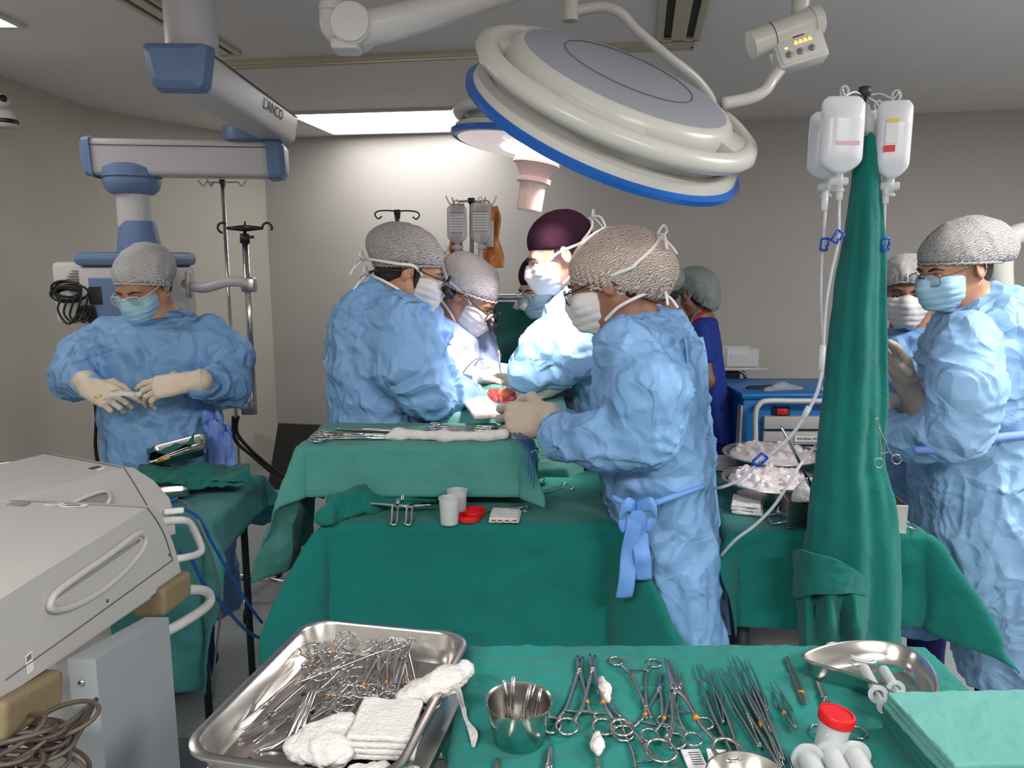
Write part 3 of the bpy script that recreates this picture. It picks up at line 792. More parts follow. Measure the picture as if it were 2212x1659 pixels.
# poles held by the pendant brackets and behind
def iv_top_hooks(t, c, arms, mat_, r=.003):
    for (dx, dy, dz_, up) in arms:
        p = Vector(c); e = p + Vector((dx, dy, dz_))
        d = Vector((dx, dy, 0)).normalized()
        obj('hook', MB().tube([p, p + Vector((dx, dy, dz_)) * .7, e, e + d * .012 + Vector((0, 0, -.016)), e + d * .026 + Vector((0, 0, -.004)), e + d * .036 + Vector((0, 0, up))], r, 8, spline=4).vf(), mat_, t)
def pole_thing(name, label, top, zbot, r, arms, group=None, cap=M['chrome'], floor=True, hookmat=None, leg=True):
    t = thing(name, label, 'IV stand', (top.x, top.y, zbot), group)
    obj('pole', MB().cyl((top.x, top.y, zbot), top, r, 16).vf(), M['chrome'], t)
    obj('pole_cap', MB().cyl(top - Vector((0, 0, .012)), top + Vector((0, 0, .008)), r * 1.5, 16).vf(), M['dark'], t)
    iv_top_hooks(t, top - Vector((0, 0, .004)), arms, hookmat or M['steel_brushed'])
    if leg:
        for k in range(5):
            a = k * 2 * math.pi / 5; d = Vector((math.cos(a), math.sin(a), 0))
            l = obj('leg', MB().tube([Vector((top.x, top.y, .10)), Vector((top.x, top.y, .09)) + d * .12, Vector((top.x, top.y, .06)) + d * .26], .010, 8).vf(), M['chrome'], t)
            obj('caster', MB().lathe([(.012, -.01), (.025, -.01), (.025, .01), (.012, .01)], Vector((top.x, top.y, .025)) + d * .26, basis((d.y, -d.x, 0)), 14).vf(), M['black'], l)
    return t
tp = P(480, 392, 3.45)
t = pole_thing('iv_pole', 'slim steel IV pole with empty splayed hooks beside the pendant', tp, 0.05, .008, [(-.07, 0, .0, .01), (.07, 0, .0, .01), (-.02, -.05, -.005, .01), (.03, -.06, -.01, .01)], leg=True)
# black headed pole clamped to pendant
tb = P(529, 515, 3.25); bb_ = P(556, 893, 3.27)
t = thing('pendant_pole', 'steel pole with black two-hook crossbar clamped to the pendant brackets', 'pole', bb_)
obj('pole', MB().cyl((tb.x, 3.25, bb_.z), tb, .013, 18).vf(), M['chrome'], t)
mb = MB()
for s in (-1, 1):
    e = Vector((s * .075, 0, 0)); c0_ = P(529, 493, 3.25)
    mb.tube([c0_, c0_ + e * .5, c0_ + e], [.014, .010, .006], 8)
    mb.torus(c0_ + e + Vector((s * .018, 0, .002)), .020, .005, basis((0, -1, 0)), a0=-.6 if s > 0 else math.pi * .25, a1=(math.pi * .75 if s > 0 else math.pi + .6) + .9, n=16)
mb.cyl(P(529, 505, 3.25), P(529, 478, 3.25), .008, r2=.003)
cb = obj('crossbar', mb.vf(), M['black'], t)
obj('clamp', MB().cyl(P(529, 526, 3.25), P(529, 505, 3.25), .020).box(P(540, 512, 3.24), (.035, .012, .012), None, .003).vf(), M['black'], t)

def hooks_round(t, c, R, n, a0, m, curl=.018, r=.0035):
    for k in range(n):
        a = a0 + k * 2 * math.pi / n; d = Vector((math.cos(a), math.sin(a), 0)); p = Vector(c)
        obj('hook', MB().tube([p, p + d * R * .5 + Vector((0, 0, .004)), p + d * R, p + d * (R + curl * .8) + Vector((0, 0, -curl * .8)), p + d * R + Vector((0, 0, -curl * 1.8)), p + d * (R - curl * .9) + Vector((0, 0, -curl * 1.2))], r, 7, spline=5).vf(), m, t)
tp = P(858, 457, 3.5)
t = pole_thing('iv_pole', 'IV pole with four curled steel hooks behind the surgeon in glasses', tp, .05, .010, [], leg=True)
hooks_round(t, tp, .085, 4, .25, M['dark'])
tp = P(1018, 432, 3.3)
ivD = pole_thing('iv_pole', 'IV pole carrying two clear bags and two amber bags behind the surgeons', tp, .05, .010, [(-.07, 0, .0, .02), (.07, 0, .0, .02), (-.05, -.05, -.01, .02), (.04, -.05, -.01, .02)])
tp = P(1262, 492, 3.6)
t = pole_thing('iv_pole', 'IV pole whose hook tip shows behind the plum surgical cap', P(1245, 497, 3.6), .05, .008, [(.045, 0, -.005, .03)])

# bags ------------------------------------------------------------------
def bag(name, label, group, c, w, h, d, m, Mx=None, port=.03, prints=None, hang=.024, ft=.0):
    """soft fluid bag centred at c (world), facing -Y"""
    t = thing(name, label, 'infusion bag', c, group); Mx = Mx or Matrix.Identity(3)
    def T(x, y, z): return Vector(c) + Mx @ Vector((x, y, z))
    n = 28; m2 = 22; vs = []; fs = []
    for i in range(m2 + 1):
        tz = i / m2; z = h / 2 - h * tz
        if tz < .1: ww = .72 + .28 * math.sin(tz / .1 * math.pi / 2)
        elif tz > .80: ww = math.cos((tz - .80) / .20 * math.pi / 2 * .86) ** .8
        else: ww = 1
        dd = min(1, .12 + tz * 3.2) * (1 if tz < .8 else max(.25, 1 - (tz - .8) * 3))
        if tz < .06: dd = .12
        for k in range(n):
            a = 2 * math.pi * k / n; ca, sa = math.cos(a), math.sin(a)
            vs.append(T(math.copysign(abs(ca) ** .65, ca) * w / 2 * ww, math.copysign(abs(sa) ** 1.1, sa) * d / 2 * dd, z))
    for i in range(m2):
        for k in range(n): fs.append((i * n + k, (i + 1) * n + k, (i + 1) * n + (k + 1) % n, i * n + (k + 1) % n))
    fs.append(tuple(range(n))); fs.append(tuple(m2 * n + k for k in range(n - 1, -1, -1)))
    body = obj('bag_body', (vs, fs), m, t)
    pt = MB(); pt.cyl(T(0, 0, -h / 2 + .004), T(0, 0, -h / 2 - port), .010, 12).box(T(0, 0, -h / 2 - port * .5), (.042, .014, .018), Mx, .004).cyl(T(0, 0, -h / 2 - port), T(0, 0, -h / 2 - port - .006), .014, 12)
    obj('port', pt.vf(), M['frost'], t)
    if hang: obj('hanger', MB().torus(T(0, 0, h / 2 + hang * .4), hang * .5, .003, Mx @ basis((0, -1, 0)), n=16, m=6, sx=.7).vf(), M['frost'], t)
    if prints:
        for (nm, x, z, pw, ph, mm) in prints:
            obj(nm, MB().box(T(x, -d / 2 * .93 - .002 - ft, z), (pw, .0015, ph), Mx).vf(), mm, body, smooth=False)
    return t, T
def clearbag(px, py, D, w, h, label, fr):
    c = P(px, py, D)
    t, T = bag('infusion_bag', label, 'clear infusion bags behind the surgeons', c, w, h, .05, M['bag_clear'], prints=[('paper_label', 0, .005, w * .68, h * .48, M['paper'])])
    for k in range(8):
        obj('printed_line', MB().box(T(0, -.0275, .045 - k * .011 + .0), (w * (.6 if k else .66), .001, .0022 if k else .005)).vf(), M['device_dark'], t, smooth=False)
    dc = c + Vector((0, 0, -h / 2 - .03))
    obj('drip_chamber', MB().cyl(dc, dc - Vector((0, 0, .055)), .008, 12).cyl(dc - Vector((0, 0, .055)), dc - Vector((0, 0, .10)), .003, 8).vf(), M['clear'], t)
clearbag(987, 485, 3.22, .082, .155, 'clear labelled infusion bag hanging left of the amber bags', 0)
clearbag(1038, 482, 3.22, .090, .165, 'clear labelled infusion bag hanging beside the pole in front of the right amber bag', 0)
for (px, py, w, h, lab, rr) in ((990, 510, .05, .27, 'amber plastic bag behind the left clear infusion bag', -.05), (1052, 512, .092, .26, 'amber plastic bag hanging behind the right clear infusion bag', .06)):
    c = P(px, py, 3.345); t = thing('amber_bag', lab, 'amber bag', c)
    rows = [[c + Vector((w * (i / 4 - .5) * (1 + .15 * math.sin(k * 1.3)) + rr * k * .05, .012 * math.sin(i * 2.1 + k), h / 2 - h * k / 7)) for i in range(5)] for k in range(8)]
    obj('sleeve', sheet(rows, 5, 4, .012, .003, 20), M['amber'], t)
    if rr > 0: obj('paper_label', MB().box(c + Vector((-.0, -.028, .012)), (.06, .001, .11), rotz(.0)).vf(), M['paper'], t)

# ------------------------------------------------------------------ surgical lamps
def surg_lamp(name, label, c, n, R, up, lit=False):
    """n = direction the back of the head faces"""
    n = Vector(n).normalized(); c = Vector(c); B = basis(n, up)
    t = thing(name, label, 'surgical lamp', c); k = R / .33
    def L(prof): return [(r * k, z * k) for r, z in prof]
    obj('housing', MB().lathe(L([(0, -.035), (.30, -.035), (.318, -.028), (.318, -.020)]) + L([(.300, -.014), (.285, .0), (.275, .02), (.268, .045), (.265, .070), (.258, .086), (.248, .094), (.235, .096)]) , c, B, 96).vf(), M['lamp_grey'], t, smooth=30.0)
    obj('trim_ring', MB().lathe(L([(.316, -.034), (.330, -.030), (.332, -.018), (.318, -.012)]), c, B, 96, closed=True).vf(), M['blue_rim'], t, smooth=40.0)
    obj('lower_lip', MB().lathe(L([(.300, -.016), (.318, -.012), (.314, .004), (.292, .012)]), c, B, 96, closed=True).vf(), M['lamp_grey'], t, smooth=40.0)
    obj('top_dome', MB().lathe(L([(0, .112), (.08, .111), (.16, .107), (.215, .101), (.238, .096), (.241, .090), (0, .085)]), c, B, 96).vf(), M['lamp_dome'], t, smooth=40.0)
    obj('dome_line', MB().torus(c + n * (.1095 * k), .15 * k, .0008, B, n=64, m=4).vf(), M['dark'], t)
    # grip ring standing off the body
    obj('grip_ring', MB().lathe(L([(.285, .045), (.300, .034), (.322, .036), (.333, .050), (.328, .068), (.308, .078), (.290, .070)]), c, B, 96, closed=True).vf(), M['lamp_grey'], t, smooth=60.0)
    for a0 in (-1.9, -.45, 1.3, 2.75):
        w = .62 if a0 != -.45 else .5
        segs = []
        m = MB(); nn = 14
        prof = L([(.255, .078), (.295, .072), (.300, .045), (.262, .040)])
        vs = []; fs = []
        for i in range(nn + 1):
            a = a0 + w * i / nn
            for r, z in prof: vs.append(B @ Vector((r * math.cos(a), r * math.sin(a), z)) + c)
        for i in range(nn):
            for q in range(4): fs.append((i * 4 + q, i * 4 + (q + 1) % 4, (i + 1) * 4 + (q + 1) % 4, (i + 1) * 4 + q))
        fs += [(0, 1, 2, 3), (nn * 4 + 3, nn * 4 + 2, nn * 4 + 1, nn * 4)]
        obj('grip_bridge', (vs, fs), M['lamp_grey'], t, smooth=40.0)
    # underside
    ln = obj('lens_plate', MB().lathe(L([(0, -.042), (.27, -.042), (.30, -.036), (.30, -.030), (0, -.030)]), c, B, 64).vf(), M['lens_lit'], t, smooth=40.0)
    if lit: obj('glow_ring', MB().lathe(L([(.07, -.048), (.135, -.048), (.14, -.042), (.07, -.042)]), c, B, 48).vf(), M['lens_hot'], ln)
    cc = lambda z: c + B @ Vector((0, 0, z * k))
    if lit: h = obj('sterile_handle', MB().lathe([(r * .33, z * .33) for r, z in [(.20, -.12), (.20, -.19), (.21, -.195), (.21, -.215), (.19, -.22), (.14, -.30), (.13, -.33), (.155, -.335), (.155, -.375), (.12, -.38), (.115, -.62), (.105, -.63), (0, -.63)]], c, B, 32).vf(), M['handle_pink'], t, smooth=40.0)
    return t, B
# big lamp
LC = P(1316, 255, 1.84)
nc = Vector((0.330, 0.748, 0.576)).normalized()   # camera-space x right, y up, z toward camera
def cam2w(v): return Vector((v[0], v[1] * sp - v[2] * cp, v[1] * cp + v[2] * sp))
nW = cam2w(nc)
upx = cam2w((.92, -.39, 0))
big, Bb = surg_lamp('surgical_lamp', 'large round grey surgical lamp with blue rim hanging in front', LC, nW, .338, upx)
# its suspension: control box, drop pipe and yoke
edge = P(1560, 222, 1.90)
yk = [P(1560, 224, 1.92), P(1620, 212, 1.93), P(1652, 195, 1.94), P(1668, 172, 1.95), P(1692, 140, 1.96)]
obj('yoke', MB().tube(yk, .0145, 14, spline=6).vf(), M['lamp_grey'], big)
bx0 = P(1722, 110, 1.97); ang = math.radians(17)
Rb = Matrix(((math.cos(ang), 0, -math.sin(ang)), (0, 1, 0), (math.sin(ang), 0, math.cos(ang)))) 
Rb = Rb @ Matrix.Rotation(math.radians(-12), 3, 'X')
cbx = obj('control_box', MB().box(bx0, (.125, .055, .085), Rb, .010).vf(), M['lamp_grey'], big, smooth=40.0)
fc = bx0 + Rb @ Vector((0, -.0285, 0))
obj('face_plate', MB().box(fc, (.108, .003, .066), Rb, .001).vf(), M['white_paint'], cbx, smooth=40.0)
for i, x in enumerate((-.034, -.006, .022)):
    obj('button', MB().cyl(fc + Rb @ Vector((x, -.001, -.014)), fc + Rb @ Vector((x, -.005, -.014)), .008, 14).vf(), M['device_dark'], cbx)
    obj('button_mark', MB().box(fc + Rb @ Vector((x, -.0055, -.014)), (.006, .001, .002), Rb).vf(), M['ink'], cbx)
for i in range(4):
    q = fc + Rb @ Vector((-.010 + i * .0115, -.002, .010)); obj('indicator', MB().add([q + Rb @ Vector((-.005, 0, -.004)), q + Rb @ Vector((.005, 0, -.004)), q + Rb @ Vector((0, 0, .005)), q + Rb @ Vector((0, -.002, 0))], [(0, 1, 3), (1, 2, 3), (2, 0, 3), (0, 2, 1)]).vf(), M['led_orange'], cbx, smooth=False)
obj('indicator', MB().box(fc + Rb @ Vector((-.036, -.002, .003)), (.006, .002, .003), Rb).vf(), M['led_green'], cbx)
obj('notch', MB().box(fc + Rb @ Vector((.0, -.001, .030)), (.028, .006, .016), Rb).vf(), M['dark'], cbx)
e0 = P(1622, 98, 1.97); e1 = P(1752, 48, 1.97); ex = (e1 - e0).normalized()
obj('swivel_barrel', MB().cyl(e0, e1, .034, 32).cyl(e1, e1 + ex * .02, .036, 32).vf(), M['lamp_grey'], big, smooth=40.0)
obj('barrel_cap', MB().cyl(e1 + ex * .02, e1 + ex * .024, .030, 32).vf(), M['white_paint'], big, smooth=40.0)
obj('barrel_joint', MB().cyl(e0 + ex * .052, e0 + ex * .054, .0345, 32).vf(), M['dark'], big)
tp_ = P(1728, 30, 1.98)
obj('drop_pipe', MB().cyl(tp_ - Vector((0, 0, .02)), (tp_.x, tp_.y, ZC), .021, 24).vf(), M['lamp_grey'], big, smooth=40.0)
obj('ceiling_cover', MB().lathe([(0, ZC - .04), (.05, ZC - .04), (.08, ZC - .01), (.08, ZC), (0, ZC)], (tp_.x, tp_.y, 0)).vf(), M['lamp_grey'], big, smooth=40.0)

# second lamp
L2 = P(1166, 303, 2.35)
n2 = cam2w(Vector((.155, .975, .145)))
sm, B2 = surg_lamp('surgical_lamp', 'smaller lit surgical lamp with pink-lit handle behind the large one', L2, n2, .265, cam2w((.96, -.2, 0)), True)
cc_ = P(1180, 330, 2.33)
kn = P(1232, 18, 2.1)
obj('swivel_joint', MB().cyl(P(1232, 44, 2.1), P(1234, -60, 2.1), .020, 24).cyl(P(1232, 46, 2.1), P(1232, 40, 2.1), .021).vf(), M['lamp_grey'], sm, smooth=40.0)
obj('yoke', MB().tube([P(1240, 24, 2.1), P(1300, 15, 2.1), P(1340, 28, 2.1), P(1372, 62, 2.12), P(1440, 120, 2.15), P(1510, 178, 2.2), P(1540, 240, 2.25), P(1500, 330, 2.3), P(1400, 372, 2.33), P(1270, 360, 2.35)], [.015, .014, .014, .013, .013, .013, .013, .013, .012, .012], 12, spline=6).vf(), M['lamp_grey'], sm)
obj('drop_pipe', MB().cyl(P(1234, -20, 2.1), (P(1234, -20, 2.1).x, 2.1, ZC), .017, 24).vf(), M['lamp_grey'], sm, smooth=40.0)
# spring arm at the top edge
t = thing('suspension_arm', 'thick white suspension arm with round elbow cover under the ceiling', 'lamp arm', P(760, 60, 2.25))
k0 = P(765, 60, 2.05)
obj('elbow_cover', MB().cyl(k0 + Vector((0, -.055, .0)), k0 + Vector((0, -.045, 0)), .046, 40).vf(), M['white_paint'], t, smooth=40.0)
obj('elbow', MB().cyl(k0 + Vector((0, -.045, .0)), k0 + Vector((0, .05, 0)), .050, 40).box(k0 + Vector((-.02, 0, -.045)), (.07, .08, .03), None, .01).vf(), M['white_paint'], t, smooth=40.0)
obj('riser', MB().tube([P(745, 75, 2.05), P(722, 60, 2.05), P(718, 30, 2.05), P(718, -60, 2.05)], [.034, .034, .032, .03], 20, spline=5).vf(), M['white_paint'], t)
obj('riser_collar', MB().cyl(P(720, 26, 2.05), P(720, 14, 2.05), .036, 24).vf(), M['white_paint'], t, smooth=40.0)
zr = P(718, -40, 2.05); obj('ceiling_pipe', MB().cyl(zr, (zr.x, zr.y, ZC), .03, 24).vf(), M['white_paint'], t)
obj('arm', MB().tube([P(775, 65, 2.05), P(850, 48, 2.05), P(960, 18, 2.05), P(1150, -40, 2.05)], [.044, .042, .038, .034], 20, spline=5).vf(), M['white_paint'], t)
obj('arm_tip', MB().cyl(P(1150, -40, 2.05), (P(1150, -40, 2.05).x, 2.05, ZC), .03, 24).vf(), M['white_paint'], t)

FIELD = P(1085, 862, 2.5)
spot('lamp_beam', LC - nW * .06, P(1158, 790, 2.56), SPOT_POWER * 1.1, 24, .55, .09, (1, .97, .93))
spot('lamp_beam', L2 - n2.normalized() * .06 + Vector((.06, 0, 0)), P(1090, 850, 2.5), SPOT_POWER * .9, 66, .7, .08, (1, .80, .72))
# ------------------------------------------------------------------ tables and drapes
def table_frame(name, label, x0, x1, y0, y1, z, yaw=0, leg_r=.014, mat_=None, casters=True, shelf=None):
    c = Vector(((x0 + x1) / 2, (y0 + y1) / 2, 0)); R = rotz(yaw); m = mat_ or M['steel_brushed']
    t = thing(name, label, 'table', (c.x, c.y, 0))
    W, Dp = x1 - x0, y1 - y0
    obj('table_top', MB().box(c + Vector((0, 0, z - .014)), (W, Dp, .024), R, .004).vf(), m, t, smooth=40.0)
    for sx_ in (-1, 1):
        for sy_ in (-1, 1):
            p = c + R @ Vector((sx_ * (W / 2 - .035), sy_ * (Dp / 2 - .035), 0))
            l = obj('leg', MB().cyl(p + Vector((0, 0, .075 if casters else 0)), p + Vector((0, 0, z - .026)), leg_r, 14).vf(), m, t)
            if casters:
                obj('caster', MB().cyl(p + Vector((-.014, .01, .036)), p + Vector((.014, .01, .036)), .036, 20).box(p + Vector((0, .004, .066)), (.036, .03, .02), None, .004).vf(), M['black'], l)
    if shelf: obj('lower_shelf', MB().box(c + Vector((0, 0, shelf)), (W - .05, Dp - .05, .015), R, .003).vf(), m, t, smooth=40.0)
    return t

# near instrument table --------------------------------------------------
Z1 = .90
fl = PZ(1000, 1400, Z1); fr = PZ(1988, 1395, Z1); nr = PZ(2350, 1659, Z1)
T1x0, T1x1, T1y0, T1y1 = PZ(1000, 1500, Z1).x, fr.x, .55, fl.y
table_frame('instrument_table', 'steel table under the nearest green drape with the laid-out instruments', T1x0 + .01, T1x1 - .01, T1y0, T1y1 - .01, Z1 - .004, casters=True)
def bump_top(v, r):
    x, y = v[:, 0], v[:, 1]
    q = np.stack([x * 6, y * 17, 0 * x], 1)
    n = np.abs(perlin(q + 3)) ** 1.0
    far = np.clip((y - (T1y1 - .16)) / .16, 0, 1) * (r <= 0)
    v[:, 2] += far * (.009 * (.35 - n) + .002)
    q = np.stack([x * 7, y * 26, 0 * x + 8], 1); q = q + .5 * perlin3(q, .35); zone = np.clip((y - (T1y1 - .34)) / .18, .12, 1) * np.clip((.95 - x) / .2, 0.3, 1)
    v[:, 2] += (r <= 0) * zone * (.0032 * np.maximum(1 - np.abs(perlin(q)) * 5, 0) + .0020 * np.maximum(1 - np.abs(perlin(q * 1.9 + 4)) * 5, 0))
    q = np.stack([x * 14, y * 14, 0 * x + 4], 1); v[:, 2] += (r <= 0) * .0015 * np.abs(perlin(q))
    return v
tag(obj('green_drape', drape(T1x0, T1x1, T1y0, T1y1, Z1, .14, .30, .05, .30, step=.008, edge=.018, wave=.012, amp=.004, zfun=bump_top, slope=.03), M['drape_near'], loc=((T1x0 + T1x1) / 2, 1.0, Z1)),
    'bright green drape covering the nearest instrument table', 'surgical drape')

# middle table -----------------------------------------------------------
Z2 = .94
m0 = PZ(712, 1128, Z2); m1 = PZ(1312, 1122, Z2)
T2 = (m0.x, m1.x, m0.y, 2.32)
table_frame('back_table', 'steel table under the dark green drape in the middle', T2[0] + .012, T2[1] - .012, T2[2] + .012, T2[3] - .01, Z2 - .004, yaw=0)
tag(obj('green_drape', drape(*T2, Z2, .20, .27, .35, .12, step=.009, edge=.03, wave=.016, amp=.010, scale=5.5, flare=.62, seed=2.3, corner=.7), M['drape'], loc=((T2[0] + T2[1]) / 2, 2.1, Z2)),
    'dark green drape hanging to a wide skirt over the middle table', 'surgical drape')

# mayo stand over it -------------------------------------------------------
Z3 = 1.118
a = PZ(660, 962, Z3); b = PZ(1120, 950, Z3)
yawm = math.atan2(b.y - a.y, b.x - a.x)
T3 = (a.x, b.x, (a.y + b.y) / 2, (a.y + b.y) / 2 + .23)
cm = ((T3[0] + T3[1]) / 2, (T3[2] + T3[3]) / 2)
t = thing('mayo_stand', 'tray stand under the raised pale green drape behind the middle table', 'mayo stand', (cm[0], T3[3] + .18, 0))
obj('tray', MB().box((cm[0], cm[1], Z3 - .012), (T3[1] - T3[0] - .02, .25, .018), None, .006).vf(), M['steel'], t)
obj('post', MB().tube([(T3[1] - .06, T3[3] + .03, .05), (T3[1] - .06, T3[3] + .03, Z3 - .05), (T3[1] - .06, T3[3] + .02, Z3 - .03), (T3[1] - .06, T3[3] - .05, Z3 - .025)], .014, 12).vf(), M['chrome'], t)
obj('base', MB().box((T3[1] - .14, T3[3] + .03, .03), (.30, .05, .03), None, .01).box((T3[1] - .06, T3[3] - .05, .03), (.05, .35, .03), None, .01).vf(), M['chrome'], t)
def mayo_shape(v, r):
    # long hanging tail on the left end
    x, y = v[:, 0], v[:, 1]
    return v
tag(obj('green_drape', drape(*T3, Z3, .38, .10, .155, .10, yaw=0, step=.008, edge=.035, wave=.020, amp=.008, scale=7, flare=.45, seed=7.7, slope=.10), M['drape_mid'], loc=(cm[0], cm[1], Z3)),
    'pale green drape over the raised tray stand, long tail on its left end', 'surgical drape')
# left table ---------------------------------------------------------------
Z4 = .86
p = PZ(360, 1112, Z4); q = PZ(520, 1042, Z4)
T4 = (PZ(300, 1110, Z4).x - .25, PZ(532, 1060, Z4).x - .02, 2.10, 2.56)
table_frame('side_table', 'dark wheeled table under the blue-green drape in front of the nurse', T4[0] + .01, T4[1] - .01, T4[2] + .01, T4[3], Z4 - .004, mat_=M['dark'], leg_r=.012)
tag(obj('green_drape', drape(*T4, Z4, .10, .13, .50, .20, step=.010, edge=.03, wave=.035, amp=.010, flare=.5, seed=5.1), M['drape_left'], loc=((T4[0] + T4[1]) / 2, 2.35, Z4)),
    'blue-green drape over the wheeled table in front of the nurse', 'surgical drape')

# right table ----------------------------------------------------------------
Z5 = .90
l5 = PZ(1600, 1150, Z5); r5 = PZ(1995, 1162, Z5)
T5 = (l5.x - .01, r5.x + .02, 1.90, 2.62)
table_frame('ice_table', 'dark legged table under the green drape with the ice basins', T5[0] + .01, T5[1] - .01, T5[2] + .01, T5[3], Z5 - .004, mat_=M['dark'], leg_r=.016)
tag(obj('green_drape', drape(*T5, Z5, .07, .26, .26, .2, step=.010, edge=.03, wave=.022, amp=.009, flare=.7, seed=3.9), M['drape'], loc=((T5[0] + T5[1]) / 2, 2.2, Z5)),
    'green drape with a flaring right corner over the ice basin table', 'surgical drape')
c = P(1680, 1345, 2.15)
t = thing('plastic_tub', 'grey plastic tub under the ice basin table', 'tub', (c.x, 2.15, 0))
obj('tub_wall', MB().box((c.x, 2.2, .40), (.28, .3, .56), None, .03).vf(), M['tub_grey'], t)
obj('bag_liner', MB().box((c.x, 2.2, .66), (.30, .32, .05), None, .02).vf(), M['frost'], t)

# operating table with the patient under drapes ------------------------------
OC = P(1085, 900, 2.62)
t = thing('operating_table', 'operating table hidden under green drapes behind the raised tray', 'operating table', (OC.x + .1, 2.75, 0))
obj('table_pad', MB().box((OC.x + .12, 2.85, .86), (.5, .50, .08), None, .03).vf(), M['black'], t)
obj('column', MB().box((OC.x + .12, 2.85, .45), (.28, .3, .8), None, .03).vf(), M['steel_brushed'], t)
obj('base', MB().box((OC.x + .12, 2.85, .04), (.5, .45, .08), None, .03).vf(), M['steel_brushed'], t)
def field_surf():
    xs = np.linspace(PX_ := P(905, 900, 2.5).x, P(1250, 900, 2.5).x, 70); ys = np.linspace(2.26, 3.15, 80)
    U, W = np.meshgrid(xs, ys, indexing='ij')
    top = 1.125; mid = P(1090, 880, 2.5).x
    z = top + .0 * U
    z = z + .035 * np.exp(-((W - 2.62) / .18) ** 2) - .02 * np.exp(-(((U - mid) / .06) ** 2 + ((W - 2.5) / .05) ** 2))
    z = z - np.clip((2.32 - W), 0, 1) * 3.2 - np.clip(W - 3.05, 0, 1) * 5
    z = z - np.clip((xs[4] - U), 0, 1) * 5 - np.clip((U - xs[-8]), 0, 1) * 3
    q = np.stack([U.ravel() * 9, W.ravel() * 9, 0 * U.ravel()], 1)
    z = z + .010 * (perlin(q).reshape(z.shape))
    v = np.stack([U.ravel(), W.ravel(), z.ravel()], 1); n, m = U.shape
    ii, jj = np.meshgrid(np.arange(n - 1), np.arange(m - 1), indexing='ij'); a = (ii * m + jj).ravel()
    return solid(v, np.stack([a, a + m, a + m + 1, a + 1], 1), .006)
tag(obj('patient_drape', field_surf(), M['drape_pale'], loc=(OC.x, 2.6, 1.07)), 'pale green drape over the patient around the open wound', 'surgical drape')
# anaesthesia screen
t = thing('anaesthesia_screen', 'metal anaesthesia screen bar behind the surgeons', 'screen frame', P(1100, 645, 3.2))
g0 = P(1020, 655, 3.2); g1 = P(1330, 655, 3.2)
obj('bar', MB().cyl(P(1015, 642, 3.2), P(1330, 642, 3.2), .012).vf(), M['chrome'], t)
for g in (g0, g1): obj('post', MB().cyl((g.x, 3.2, .8), (g.x, 3.2, g.z + .02), .01).vf(), M['chrome'], t)
rows = []
for k in range(7):
    rows.append([P(1020 + i * 32, 652, 3.2) + Vector((0, .012 * math.sin(i * 1.7 + k * .4) - (.02 if k == 2 else 0), -.52 * k / 6)) for i in range(9)])
tag(obj('screen_drape', sheet(rows, 5, 5, .004, .006, 6), M['drape_mid'], loc=P(1150, 700, 3.2)), 'grey-green drape hung over the anaesthesia screen bar', 'surgical drape')
